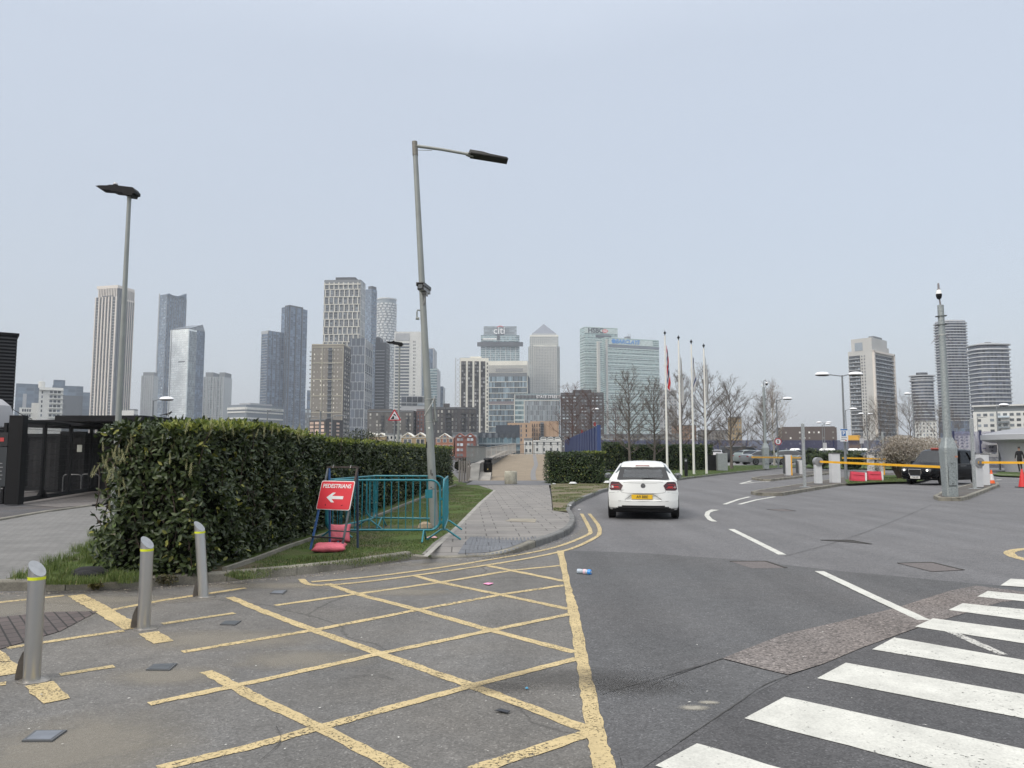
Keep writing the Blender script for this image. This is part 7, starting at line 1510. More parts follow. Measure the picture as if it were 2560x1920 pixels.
for sg in (1, -1):
    mb = MB(); mb.lathe([(.03, -.09), (.10, -.06), (.115, 0), (.10, .05), (.03, .07)], (0, 0, 0), 12, 1, 1); mb.v = [(sg*(.97+x*.9), 2.45+z*.9, 1.03+y*.72) for x, y, z in mb.v]; link('door_mirror', mb.mesh('door_mirror', M('mirror shell', (.08, .085, .09), .25), 60), wc)
    mb = MB(); mb.box((sg*.97, 2.385, 1.03), (.15, .01, .10), bev=.004); link('mirror_glass', mb.mesh('mirror_glass', M('mirror glass', (.35, .38, .38), .05, .9)), wc)
    mb = MB(); mb.box((sg*.885, 1.55, .87), (.03, .16, .025), bev=.008); link('door_handle', mb.mesh('door_handle', WP), wc)
for x in (-.36, .36): ellipse_seat(wc, x, 1.05, .52); ellipse_seat(wc, x, 2.1, .50)
mb = MB(); mb.box((0, 1.0, .84), (.3, .1, .3), bev=.04); link('seat', mb.mesh('seat', SEAT), wc)
mb = MB(); mb.box((0, 1.6, .55), (1.6, 2.6, .05)); mb.box((0, .5, .9), (1.25, .5, .03)); mb.box((0, 2.75, .86), (1.5, .35, .18)); link('interior_floor', mb.mesh('interior_floor', SEAT), wc)
mb = MB(); mb.box((0, 2.2, 1.30), (.24, .03, .07), bev=.01); link('rear_view_mirror', mb.mesh('rear_view_mirror', PLASTIC), wc)
mb = MB(); mb.box((0, 1.9, .20), (1.5, 3.3, .06)); link('underbody', mb.mesh('underbody', blackmt), wc)
# --- black cab
BP = M('car paint black', (.003, .003, .004), .22, spec=.16)
tb = G(2262, 1213); fwd = Vector((-sin(R(60)), -cos(R(60)), 0)); tb0 = Vector((tb.x, tb.y, 0))
ST2 = [(0, .40, .70, .74, .72, .60), (.05, .30, .95, 1.10, .86, .72), (.15, .25, 1.05, 1.55, .90, .70), (.40, .24, 1.10, 1.76, .92, .70), (.8, .24, 1.10, 1.84, .93, .72), (1.5, .24, 1.10, 1.87, .935, .74), (2.2, .24, 1.10, 1.875, .935, .74), (2.9, .24, 1.09, 1.85, .93, .73), (3.15, .24, 1.09, 1.78, .93, .70), (3.75, .25, 1.06, 1.18, .92, .78), (3.95, .25, 1.02, 1.08, .915, .76), (4.4, .26, .95, 1.02, .90, .72), (4.72, .28, .84, .90, .86, .66), (4.84, .34, .68, .74, .76, .60), (4.87, .42, .56, .6, .6, .5)]
rzt = atan2(fwd.y, fwd.x)-pi/2; rgt = Vector((-fwd.y, fwd.x, 0))*-1
front_c = tb0+Vector((.93*cos(R(57))+.1, .93*sin(R(57))*-.3+.45, 0))+Vector((.36, .1, 0)); org = front_c-fwd*4.5; org.z = tz(tb0.y)
cab = car('black taxi cab with lit headlights behind the yellow barrier arm', org, rzt, ST2, BP, 4.87, glass=CGD, wr=.35, wb=(.85, 3.85), tw=.21, gl={8}, side=(3, 4, 5, 6, 7), name='taxi_cab')
def fr(name, pts, y, th, m, par=None):
    mb = MB(); mb.prism([(x, y, z) for x, z in pts], (0, -th, 0)); return link(name, mb.mesh(name, m), par or cab)
fr('grille', [(-.30, .80), (.30, .80), (.31, .62), (.24, .50), (-.24, .50), (-.31, .62)], 4.90, .10, M('grille black', (.012, .012, .012), .5))
mb = MB(); q = [(-.33, 4.905, .82), (.33, 4.905, .82), (.34, 4.905, .62), (.26, 4.905, .475), (-.26, 4.905, .475), (-.34, 4.905, .62)]; mb.tube(q+q[:2], .014, 6); link('grille_surround', mb.mesh('grille_surround', CHR), cab)
mb = MB(); mb.box((0, 4.90, .40), (.52, .02, .115)); npt = link('number_plate', mb.mesh('number_plate', M('plate white', (.70, .70, .66), .4)), cab)
tx = text('registration', 'LT68 OZS', .098, BT, npt, (0, 4.915, .40), (pi/2, 0, pi), ext=.001, bold=.001, sx_=.92)
for sg in (1, -1):
    mb = MB(); mb.lathe([(.02, -.03), (.10, -.02), (.115, .03), (.08, .06)], (0, 0, 0), 14, 1.35, .8); mb.v = [(sg*.66+x, 4.78+z, .77+y) for x, y, z in mb.v]; hl = link('headlight', mb.mesh('headlight', M('headlight shell', (.12, .125, .13), .15), 50), cab)
    mb = MB(); mb.lathe([(.05, 0), (.045, .02)], (0, 0, 0), 12); mb.v = [(sg*.63+x, 4.845+z, .775+y) for x, y, z in mb.v]; link('lit_bulb', mb.mesh('lit_bulb', M('lit headlight', (1, .97, .9), .3, emit=3.0)), hl)
    mb = MB(); mb.box((sg*.62, 4.80, .38), (.40, .03, .02)); link('bumper_trim', mb.mesh('bumper_trim', CHR), cab)
    mb = MB(); mb.box((sg*1.06, 3.35, 1.16), (.24, .12, .20), bev=.04); link('door_mirror', mb.mesh('door_mirror', BP), cab)
    mb = MB(); mb.box((sg*.945, 2.1, .99), (.02, .55, .02)); mb.box((sg*.945, .9, .99), (.02, .35, .02)); link('door_handle', mb.mesh('door_handle', CHR), cab)
    mb = MB(); mb.box((sg*.945, 2.3, 1.085), (.015, 3.0, .018)); link('waist_trim', mb.mesh('waist_trim', CHR), cab)
    mb = MB(); mb.box((sg*.90, 2.35, 1.42), (.07, .09, .70)); mb.box((sg*.90, 1.15, 1.42), (.07, .09, .70)); link('pillar', mb.mesh('pillar', BP), cab)
mb = MB(); mb.box((0, 2.9, 1.90), (.55, .18, .09), bev=.02); link('roof_sign', mb.mesh('roof_sign', M('roof sign red', (.35, .07, .05), .4)), cab); 
mb = MB(); mb.box((0, 2.4, .60), (1.7, 3.0, .3)); mb.box((-.42, 2.6, .95), (.5, .15, .7)); mb.box((.42, 2.6, .95), (.5, .15, .7)); link('interior', mb.mesh('interior', SEAT), cab)
# --- parked cars at the back
SIL = M('car paint silver', (.22, .235, .24), .28, .5); GRN = M('car paint pale green grey', (.26, .30, .29), .3, .4); DKB = M('car paint dark', (.02, .022, .028), .25); GRV = M('car paint graphite', (.035, .036, .038), .35)
STC = [(0, .40, .70, .74, .70, .6), (.05, .28, .90, .98, .86, .74), (.30, .24, .95, 1.06, .91, .72), (.55, .22, .96, 1.10, .92, .66), (1.3, .20, .95, 1.40, .925, .58), (1.9, .20, .94, 1.475, .925, .57), (2.6, .20, .93, 1.44, .92, .57), (3.3, .20, .92, 1.04, .92, .68), (3.9, .22, .86, .92, .90, .68), (4.45, .26, .74, .80, .82, .62), (4.6, .36, .56, .6, .64, .5)]
STH = [(0, .40, .70, .74, .70, .6), (.05, .28, .92, 1.02, .84, .72), (.18, .24, .97, 1.2, .88, .68), (.45, .22, .98, 1.42, .90, .6), (1.2, .20, .97, 1.49, .90, .6), (2.1, .20, .96, 1.45, .90, .6), (2.8, .20, .93, 1.06, .89, .68), (3.5, .22, .86, .93, .87, .68), (3.95, .26, .74, .80, .80, .62), (4.1, .36, .56, .6, .62, .5)]
STV = [(0, .45, 1.2, 1.85, .86, .80), (.06, .35, 1.2, 1.93, .93, .84), (1.2, .28, 1.2, 1.97, .95, .86), (2.6, .28, 1.2, 1.97, .95, .86), (3.5, .28, 1.18, 1.90, .95, .84), (4.2, .28, 1.12, 1.24, .94, .80), (4.8, .30, .95, 1.05, .90, .72), (5.0, .4, .7, .75, .74, .6)]
def parked(px, Y, rz, lab, st, pt, gl, sd, wb, name='parked_car', cat='car', z=None, wr=.33, rim=None, lights=True, grp='cars and vans parked behind the lawn'):
    b_ = gp(px, Y, .05); c = car(lab, b_, rz, st, pt, st[-1][0], wr=wr, wb=wb, gl=gl, side=sd, name=name, cat=cat, rim=rim, wx=st[len(st)//2][4], group=grp)
    if lights:
        for sg in (1, -1): mb = MB(); mb.box((sg*.68, .03, st[1][2]-.06), (.30, .06, .10), bev=.01); link('tail_light', mb.mesh('tail_light', TL), c)
    return c
parked(1858, 79, R(-72), 'silver coupe with dark spoked wheels parked with its tail toward the flagpoles', STC, SIL, {3, 6}, (3, 4, 5, 6), (.85, 3.75))
parked(1843, 83, R(-66), 'grey hatchback parked just beyond the silver coupe, its tail to the left', STH, GRN, {2, 5}, (2, 3, 4, 5), (.75, 3.3))
parked(1936, 80, R(-100), 'pale green-grey hatchback parked right of the left camera pole', STH, GRN, {2, 5}, (2, 3, 4, 5), (.75, 3.3))
parked(1806, 92, R(-84), 'black panel van parked behind the grey hatchback', STV, GRV, {4}, (3, 4), (.9, 4.0), name='parked_van', cat='van', wr=.35)
parked(1532, 90, R(-84), 'dark van whose roof shows over the back hedge behind the white car', STV, GRV, {4}, (3, 4), (.9, 4.0), name='parked_van', cat='van', wr=.35)
parked(1985, 88, R(-160), 'dark car with blue tinted windscreen facing the camera behind the barriers', STH, DKB, {2, 5}, (2, 3, 4, 5), (.75, 3.3), lights=False)
parked(2145, 78, R(-84), 'black estate car behind the shrub left of the blossom bush', STC, DKB, {3, 6}, (3, 4, 5, 6), (.85, 3.75))
parked(1790, 88, R(-20), 'white-roofed small car nose half hidden behind the grey cabinet', STH, M('car paint pale', (.4, .4, .42), .3), {2, 5}, (2, 3, 4, 5), (.75, 3.3))
for i, px in enumerate((1988, 2062, 2076, 2134, 2158)):
    c = gp(px, 100, 0); mb = MB(); mb.box((c.x, c.y, c.z+1.15), (1.5, .6, 1.3), bev=.25); tag(mb.build('cabin_box', white), ['small white unit behind the dark windscreened car', 'small white unit left of the parking sign', 'second small white unit, just left of the parking sign', 'small white unit right of the parking sign', 'small white unit left of the blossom shrub'][i], 'box', 'small white units beyond the car park hedge')
# ================================================================ barriers, poles and signs at right
def slab_cab(name, par, c, w_, d, h, m, bev=.015, rz=0): mb = MB(); mb.box((c[0], c[1], c[2]+h/2), (w_, d, h), bev=bev, rz=rz); return link(name, mb.mesh(name, m), par)
CW = M('cabinet white', (.58, .59, .60), .4, var=.05, vs=3); CD = M('cabinet dark side', (.08, .085, .09), .5)
def gate(label, px, pyb, pyp, armto, cabw=.32, disc=.20, armlab=None):
    """barrier machine with round pivot and a yellow arm"""
    b_ = G(px, pyb, .12); H = P(px, pyp, b_.y).z-b_.z; rt = thing('barrier_gate', label, 'barrier', b_)
    slab_cab('cabinet', rt, (0, 0, 0), cabw, .30, H-.14, CW); slab_cab('base_plinth', rt, (0, 0, -.02), cabw+.02, .32, .06, M('plinth grey', (.12, .12, .12), .7))
    mb = MB(); mb.cyl((0, -.20, H), (0, .14, H), disc, n=28); link('pivot_disc', mb.mesh('pivot_disc', M('pivot grey', (.25, .255, .265), .5), 40), rt)
    e = armto-b_; s = Vector((0, -.24, H)); d = (e-s).normalized(); st_ = s-d*.28; mb = MB(); Q = d.to_track_quat('X', 'Z').to_matrix(); L_ = (e-st_).length; mb.box(tuple((st_+e)/2), (L_, .045, .10), M_=Q); link('arm', mb.mesh('arm', yellowp), rt)
    mb = MB(); mb.box(tuple(s+Vector((0, -.035, 0))), (.13, .05, .17), bev=.01); link('arm_clamp', mb.mesh('arm_clamp', M('clamp grey', (.16, .165, .18), .5)), rt); return rt
def cabin(label, px, pyb, h, w_=.42, stripe=0, cap=False):
    b_ = G(px, pyb, .12); rt = thing('barrier_cabinet', label, 'cabinet', b_); slab_cab('cabinet', rt, (0, 0, 0), w_, .40, h, CW)
    sgn = stripe or 1
    slab_cab('side_panel', rt, (-.24*(1 if stripe else 1), .12, h*.10), .03, .34, h*.88, CD) if stripe else slab_cab('side_panel', rt, (w_/2+.012, .05, h*.55), .02, .36, h*.42, CD)
    if stripe: slab_cab('yellow_stripe', rt, (w_/2-.045, -.203, .02), .085, .012, h-.05, yellowp)
    if cap: slab_cab('cap', rt, (.03, 0, h), w_+.06, .44, .05, M('cabinet cap', (.12, .12, .12), .5))
    return rt
gate('barrier gate with long drooping yellow arm in the centre of the right side', 2046, 1210, 1154, P(2352, 1167.5, 31.5), disc=.215)
cabin('tall white cabinet between the red barriers and the long drooping arm pivot', 2088, 1207, 1.50, .44, cap=True)
gate('barrier gate at the right whose yellow arm runs out of the picture', 2446, 1219, 1156, P(2760, 1158, 31), disc=.22)
cabin('tall white cabinet behind the right hand barrier gate, next to the orange cone', 2459, 1213, 1.48, .42, cap=True)
gate('small barrier gate behind the first square post, arm running left over the silver coupe', 2001, 1184, 1144.5, P(1880, 1143, 46), disc=.19)
cabin('white cabinet with yellow stripe left of the small back barrier', 1971, 1189, 1.36, .40, stripe=1)
cabin('short white cabinet under the pivot of the small back barrier, yellow striped', 2003, 1186, .95, .30, stripe=1)
gate('far barrier gate behind the parking sign, its short yellow arm running left', 2201, 1186, 1147, P(2106, 1145, 52), disc=.20)
cabin('white cabinet behind the right hand red barrier, below the far arm', 2178, 1186, 1.34, .34)
cabin('narrow white cabinet with yellow stripe behind the far barrier gate', 2204, 1188, .9, .26, stripe=1)
# camera poles
def cam_pole(label, px, pyb, w_, boxh, pyt, left=False):
    b_ = G(px, pyb, .12); Y = b_.y; H = P(px, pyt, Y).z-b_.z; rt = thing('camera_pole', label, 'pole', b_)
    mb = MB(); a, c = w_/2, w_*.30
    def ring8(s, z, ch=.22): k = s*(1-ch*2) if False else s*(1-ch); return [(-k, -s, z), (k, -s, z), (s, -k, z), (s, k, z), (k, s, z), (-k, s, z), (-s, k, z), (-s, -k, z)]
    vs = ring8(a*.86, 0)+ring8(a, boxh*.90)+ring8(a*1.02, boxh*.905)+ring8(a*1.02, boxh)+ring8(.14, boxh*1.22)
    mb.add(vs, [(8*i+k, 8*i+(k+1) % 8, 8*i+8+(k+1) % 8, 8*i+8+k) for i in range(4) for k in range(8)]+[tuple(range(7, -1, -1)), tuple(range(32, 40))]); link('base_box', mb.mesh('base_box', galv), rt)
    mb = MB(); mb.box((-.02, -a*.93-.008, boxh*.47), (a*1.15, .012, boxh*.48)); dr = link('door', mb.mesh('door', M('galv door', (.27, .30, .30), .5, .35, var=.35, vs=18)), rt)
    mb = MB(); mb.box((-.02, -a*.93-.004, boxh*.47), (a*1.22, .01, boxh*.505)); link('door_seam', mb.mesh('door_seam', blackmt), rt)
    for z in (.27, .68): mb = MB(); mb.cyl((-.02, -a-.012, boxh*z), (-.02, -a+.03, boxh*z), .018, n=8); link('lock', mb.mesh('lock', black), dr)
    mb = MB(); mb.cyl((0, 0, boxh*1.18), (0, 0, H), .135 if not left else .12, .105 if not left else .10, 20); link('pole', mb.mesh('pole', galv, 40), rt)
    return rt, b_, H
rt, b_, H = cam_pole('big galvanised camera pole with boxed foot on its own kerbed island', 2376, 1241, .46, 1.72, 763)
mb = MB(); mb.cyl((0, 0, H), (-.05, 0, H+.42), .03, .022, 10); link('mast', mb.mesh('mast', M('mast dull', (.2, .19, .2), .5)), rt)
mb = MB(); mb.lathe([(.03, -.21), (.075, -.17), (.10, -.08), (.10, -.01)], (-.05, -.02, H+.42), 16); link('camera_dome', mb.mesh('camera_dome', black, 50), rt)
mb = MB(); mb.lathe([(.10, -.01), (.085, .10), (.05, .15), (.03, .16)], (-.05, -.02, H+.42), 16); link('camera_hood', mb.mesh('camera_hood', white, 50), rt)
mb = MB(); mb.lathe([(.06, .16), (.05, .19), (.035, .20), (.035, .36), (.02, .40)], (-.05, -.02, H+.42), 12); link('finial', mb.mesh('finial', M('mast dull', (0, 0, 0)), 50), rt)
for z in (H-.42, H-.74): 
    mb = MB(); mb.cyl((0, 0, z), (0, 0, z+.018), .135, n=16); mb.box((-.15, 0, z), (.08, .10, .04)); mb.box((.15, 0, z+.03), (.08, .10, .04)); link('clamp', mb.mesh('clamp', M('clamp dark', (.10, .11, .11), .5, .4)), rt)
z = H-1.12; mb = MB(); mb.cyl((0, 0, z), (0, 0, z+.045), .128, n=16); link('cuff', mb.mesh('cuff', M('cuff pale', (.42, .43, .41), .5, .3)), rt)
mb = MB()
for (dx, dz) in ((-.42, -.26), (-.30, -.28), (-.46, -.33), (.25, -.22), (.42, -.16), (.34, -.30)): mb.tube([(math.copysign(.11, dx), 0, z), (dx, -.05, z+dz)], [.009, .004], 5)
link('wire_ends', mb.mesh('wire_ends', M('mast dull', (0, 0, 0))), rt)
mb = MB(); mb.box((.10, -.325, 1.42), (.10, .008, .06)); link('orange_label', mb.mesh('orange_label', M('faded orange', (.45, .2, .12), .6)), rt)
rt, b_, H = cam_pole('galvanised camera pole on the lawn by the silver coupe, hooked top', 1915, 1172, .50, 1.75, 968, left=True)
mb = MB(); mb.tube([(0, 0, H)]+[(0, 0, H+.45)]+[(.13-.13*cos(a), 0, H+.45+.13*sin(a)) for a in [pi*k/8 for k in range(1, 9)]]+[(.26, 0, H+.36)], .025, 8); link('hook', mb.mesh('hook', GREYP, 50), rt)
mb = MB(); mb.lathe([(.02, -.24), (.09, -.18), (.11, -.08), (.10, -.05)], (.27, 0, H+.38), 14); link('camera_dome', mb.mesh('camera_dome', black, 50), rt); mb = MB(); mb.lathe([(.10, -.05), (.08, .03), (.03, .06)], (.27, 0, H+.38), 14); link('camera_hood', mb.mesh('camera_hood', white, 50), rt)
mb = MB(); mb.box((-.14, 0, H+.12), (.10, .12, .14), bev=.02); link('floodlight', mb.mesh('floodlight', white), rt)
mb = MB(); mb.tube([(.10, 0, H-.1), (.20, 0, H-.2), (.18, 0, H-.45), (.30, 0, H-.55)], .012, 5); mb.tube([(-.1, 0, H-1.4), (-.35, 0, H-1.5), (-.5, 0, H-1.62)], .012, 5); link('loose_cable', mb.mesh('loose_cable', GREYP), rt)
def sqpost(label, px, pyb, pyt, w_=.12, base=True):
    b_ = G(px, pyb, .12); H = P(px, pyt, b_.y).z-b_.z; rt = thing('steel_post', label, 'post', b_); slab_cab('post', rt, (0, 0, 0), w_, w_, H, M('galvanised bright', (.38, .40, .40), .5, .4, var=.3, vs=22), bev=.01)
    if base: slab_cab('base_plate', rt, (0, 0, 0), .42, .28, .02, M('galvanised bright', (0, 0, 0)), bev=0)
    return rt
sqpost('square galvanised post at the tip of the long island', 2012, 1218, 1059)
sqpost('square galvanised post beside the right hand barrier gate', 2437, 1222, 1047, .115)
sqpost('short pale square post standing before the blue fence', 1475, 1178, 1104, .16, False)
sqpost('pale square post behind the blossom shrub', 2210, 1183, 1080, .12, False)
# parking sign and speed limit sign
BW = M('sign panel white', (.68, .70, .72), .4); SBL = M('sign panel blue', (.03, .14, .38), .4)
Y = 45.6; q = P(2110, 1088, Y); rt = thing('parking_sign', 'white and blue P parking sign on the two-headed lamp post', 'road sign', q)
mb = MB(); mb.box((0, 0, 0), (.46, .02, .76), bev=.008); link('panel', mb.mesh('panel', BW), rt); mb = MB(); mb.box((-.02, -.014, .10), (.25, .01, .28)); bq = link('blue_square', mb.mesh('blue_square', SBL), rt); mb = MB(); mb.box((0, -.014, .33), (.42, .01, .08)); link('blue_strip', mb.mesh('blue_strip', SBL), rt)
text('letter', 'P', .29, BW, bq, (-.02, -.022, .10), bold=.008); text('small_lettering', 'Pay by phone', .075, M('dark text', (.04, .05, .08), .5), rt, (0, -.014, -.12), sx_=.85, bold=.002); mb = MB(); mb.box((.10, -.014, -.31), (.09, .01, .05)); link('red_mark', mb.mesh('red_mark', M('red mark', (.5, .05, .05), .5)), rt)
mb = MB(); mb.box((-.05, -.014, -.25), (.26, .01, .02)); link('text_line', mb.mesh('text_line', M('dark text', (0, 0, 0))), rt)
q = P(1945, 1104, 65.6); rt = thing('speed_limit_sign', 'round red-ringed speed limit sign reading 5', 'road sign', q)
for nm, r_, m_, y in (('ring', .30, M('sign red border', (0, 0, 0)), 0), ('disc', .225, BW, -.012)): mb = MB(); mb.cyl((0, y, 0), (0, y-.012, 0), r_, n=28); link(nm, mb.mesh(nm, m_), rt)
text('numeral', '5', .36, bk, rt, (0, -.03, .0), bold=.012)
for (px, py, Y, w_, h_1, lb) in ((2154, 1102, 88, .48, .62, 'blank-looking white notice on a thin post right of the parking sign'), (2062, 1114, 84, .40, .62, 'small white notice on a thin post left of the parking sign'), (2449, 1106, 64, .26, .5, 'narrow white notice on the fence behind the right galvanised post')):
    q = P(px, py, Y); gz_ = tz(Y); rt = thing('notice', lb, 'notice', (q.x, q.y, gz_)); mb = MB(); mb.cyl((0, 0, 0), (0, 0, q.z-gz_), .035, n=8); link('post', mb.mesh('post', GREYP, 40), rt); mb = MB(); mb.box((0, -.04, q.z-gz_), (w_, .02, h_1)); link('panel', mb.mesh('panel', M('notice pale', (.45, .45, .46), .5, var=.2, vs=9)), rt)
# red water barriers and cones
RB = M('barrier red plastic', (.52, .03, .06), .45, var=.12, vs=3)
def waterb(label, px, pyb, rz, tilt):
    b_ = G(px, pyb, .13); rt = thing('water_barrier', label, 'barrier', b_, rz, 'red water barriers on the island'); rt.rotation_euler = (0, tilt, rz)
    pr = [(-.27, 0), (.27, 0), (.25, .12), (.13, .50), (-.13, .50), (-.25, .12)]; mb = MB(); mb.prism([(-.42, y, z) for y, z in pr], (.70, 0, 0)); link('body', mb.mesh('body', RB), rt)
    mb = MB(); mb.prism([(.285, y*1.0, z) for y, z in pr], (.09, 0, 0)); mb.box((.30, 0, .25), (.02, .02, .02)); link('end_stripe', mb.mesh('end_stripe', M('barrier white plastic', (.55, .53, .53), .5)), rt)
    mb = MB(); mb.box((-.05, -.20, .36), (.56, .02, .05), M_=Matrix.Rotation(R(-17), 3, 'X')); link('moulded_rib', mb.mesh('moulded_rib', RB), rt); return rt
waterb('left of the two red and white plastic barriers, tilted to the right', 2146, 1203, R(-12), .09); waterb('right of the two red and white plastic barriers, more upright', 2188, 1200.5, R(-10), .03)
def cone(label, px, pyb, h, m, stripes, dz=0.0):
    b_ = G(px, pyb, dz); rt = thing('traffic_cone', label, 'cone', b_); k = h/.75
    mb = MB(); mb.box((0, 0, .02), (.40*k, .40*k, .04), bev=.01); link('base', mb.mesh('base', M('cone base', (.015, .015, .017), .7) if not stripes else m), rt)
    mb = MB(); mb.lathe([(.15*k, .04), (.032*k, h-.02), (.025*k, h)], (0, 0, 0), 20); link('body', mb.mesh('body', m, 50), rt)
    if stripes: mb = MB(); r_ = lambda z: (.15-(z-.04)/(h-.06)*.118)*k+.003; mb.lathe([(r_(.26*k), .26*k), (r_(.56*k), .56*k)], (0, 0, 0), 20); link('white_sleeve', mb.mesh('white_sleeve', M('cone white', (.62, .61, .6), .5), 50), rt)
    return rt
cone('orange and white traffic cone at the tip of the camera pole island', 2480, 1214, .80, M('cone orange', (.75, .12, .02), .5), True); cone('plain red traffic cone cut by the right edge of the picture', 2557, 1219, .90, M('cone red', (.62, .03, .03), .5), False)
# flagpoles
FPm = M('flagpole white', (.74, .73, .68), .35)
def flagpole(label, px, pyb, pyt, flag):
    b_ = G(px, pyb, .115); H = P(px, pyt+6, b_.y).z-b_.z; rt = thing('flagpole', label, 'flagpole', b_, group='white flagpoles on the lawn')
    mb = MB(); mb.cyl((0, 0, 0), (0, 0, H), .088, .05, 16); link('pole', mb.mesh('pole', FPm, 40), rt); s = b_.y/FPX
    mb = MB(); mb.cyl((0, 0, H), (0, 0, H+.12), .03, n=8); mb.lathe([(.03, .10), (.08, .15), (.095, .21), (.06, .27), (.02, .31), (.01, .38)], (0, 0, H), 16); link('finial', mb.mesh('finial', M('finial dark', (.04, .045, .055), .25, .6), 50), rt)
    return rt, H
def flag(rt, H, w_, top, hgt, m, name='flag', seed=1, ring_=None, folds=4):
    vs = []; R_, Cn = 26, 9
    for i in range(R_+1):
        t = i/R_; wd = w_*(.20+.8*min(1, t*1.6))*(1-.0*t)
        for j in range(Cn+1):
            u = j/Cn; x = .09+wd*u*(.8+.2*sin(t*7+seed)); y = .10*sin(u*folds*2.2+t*3+seed)*u; sag = .35*hgt*u*(1-t)*.6
            vs.append((x, y-.02, H-top-hgt*t-sag*(.5)-.10*u*hgt*(t > .98)))
    mb = MB(); mb.add(vs, [(i*(Cn+1)+j, i*(Cn+1)+j+1, (i+1)*(Cn+1)+j+1, (i+1)*(Cn+1)+j) for i in range(R_) for j in range(Cn)])
    me = mb.mesh(name, m if isinstance(m, list) else [m], 60, fix=False)
    if isinstance(m, list):
        for p in me.polygons:
            c = p.center; i = p.index//Cn; j = p.index % Cn; t = i/R_; u = j/Cn
            k = (t*6.2+u*2.1) % 3.0; idx = 0 if k < 1.35 else (1 if k < 1.8 else (2 if k < 2.5 else 1))
            if u > .7 and .35 < t < .5: idx = 2
            if t < .12: idx = 2 if j > 3 else 0
            p.material_index = idx
    link(name, me, rt)
    if ring_:
        mb = MB(); n = 20; mb.tube([(.02+.20*cos(2*pi*k/n), -.0+.2*sin(2*pi*k/n), H-ring_+.10*sin(2*pi*k/n+1)) for k in range(n+1)], .012, 5); link('sling_ring', mb.mesh('sling_ring', M('ring white', (.55, .55, .53), .5), 60), rt)
FR, FW, FB = M('flag red', (.50, .02, .03), .8), M('flag white', (.55, .55, .56), .8), M('flag blue', (.02, .03, .12), .8)
rt, H = flagpole('first white flagpole from the left, flying a limp red, white and blue flag', 1668.5, 1183, 833, 1); flag(rt, H, .28, .65, 3.15, [FR, FW, FB], ring_=2.15)
rt, H = flagpole('second flagpole from the left, with a limp off-white flag', 1703, 1188, 845, 2); flag(rt, H, .24, .9, 3.3, M('flag pale', (.42, .42, .42), .8), seed=2, ring_=2.2); 
rt, H = flagpole('third flagpole from the left, its limp flag white with blue marks', 1735, 1185, 855, 3); flag(rt, H, .25, .75, 2.5, [M('flag pale', (0, 0, 0)), FW, M('flag navy', (.06, .08, .16), .8)], seed=3, ring_=1.8)
rt, H = flagpole('fourth flagpole from the left, with a plain limp white flag', 1766.5, 1184.5, 865, 4); flag(rt, H, .24, .5, 3.2, M('flag pale', (0, 0, 0)), seed=5, ring_=2.1)
b_ = G(1715.5, 1190, .115); rt = thing('bollard_light', 'short black bollard light on the lawn between the second and third flagpoles', 'light', b_); mb = MB(); mb.cyl((0, 0, 0), (0, 0, .95), .11, n=18); link('post', mb.mesh('post', black, 40), rt); mb = MB(); mb.cyl((0, 0, .95), (0, 0, 1.08), .075, n=14); link('lens', mb.mesh('lens', M('lens pale', (.4, .42, .43), .2), 40), rt); mb = MB(); mb.lathe([(.115, 1.08), (.10, 1.14), (.03, 1.17)], (0, 0, 0), 18); link('lid', mb.mesh('lid', black, 40), rt)
b_ = G(1781, 1176, .115); rt = thing('utility_cabinet', 'black utility cabinet on the lawn, left of the grey one', 'cabinet', b_); slab_cab('body', rt, (0, 0, 0), .74, .5, 1.18, black); slab_cab('lid', rt, (0, 0, 1.18), .78, .54, .04, blackmt, bev=.01)
b_ = G(1805, 1176.5, .115); rt = thing('utility_cabinet', 'grey galvanised utility cabinet on the lawn, right of the black one', 'cabinet', b_); slab_cab('body', rt, (0, 0, 0), .78, .5, 1.36, M('galv cabinet', (.30, .32, .32), .5, .3, var=.12, vs=8)); slab_cab('plinth', rt, (0, 0, -.03), .70, .48, .06, M('plinth grey', (0, 0, 0)), bev=0)
# ---- blue fence wall, concrete bollard, bin, ramp walls and railings
BF = M('fence blue paint', (.025, .045, .13), .5, var=.10, vs=1.5)
rt = thing('blue_fence', 'tall blue boarded fence running away beside the ramp', 'fence', (4.62, 40.8, .1)); a = Vector((4.62, 40.8, 0)); b2 = Vector((5.95, 86, 0)); n = 22; u = (b2-a)/n
for k in range(n):
    y0 = a+u*k; l = u.length; mb = MB(); c = u*(k+.5); z1 = 3.0; mb.box((c.x, c.y, 1.5+tz(40.8+c.y)*.0), (.05, l*.94, 3.0), rz=-atan2(u.x, u.y)); link('panel', mb.mesh('panel', BF), rt)
    mb = MB(); c = u*k; mb.box((c.x-.035, c.y, 1.5), (.06, l*.09, 3.04)); link('batten', mb.mesh('batten', M('fence blue dark', (.018, .03, .10), .5)), rt)
mb = MB(); mb.box((.02, -.06, 1.53), (.20, .16, 3.08)); link('end_post', mb.mesh('end_post', M('fence blue light', (.038, .066, .18), .45)), rt)
b_ = G(1277, 1210, .125); rt = thing('concrete_bollard', 'squat cylindrical concrete block in the middle of the path', 'bollard', b_)
mb = MB(); mb.lathe([(.30, 0), (.315, .02), (.315, .60), (.29, .635), (0.01, .64)], (0, 0, 0), 32); link('body', mb.mesh('body', M('concrete mossy', (.36, .345, .28), .9, var=.3, vs=3.2, bump=.4, bs=12, var2=.15), 40), rt); mb = MB(); mb.lathe([(.05, .64), (.05, .655)], (0.0, 0, 0), 10); link('lifting_eye', mb.mesh('lifting_eye', blackmt), rt)
b_ = Vector((gp(1220, 46).x, 46, .33)); rt = thing('litter_bin', 'black litter bin with a gold crest beside the ramp wall', 'bin', b_)
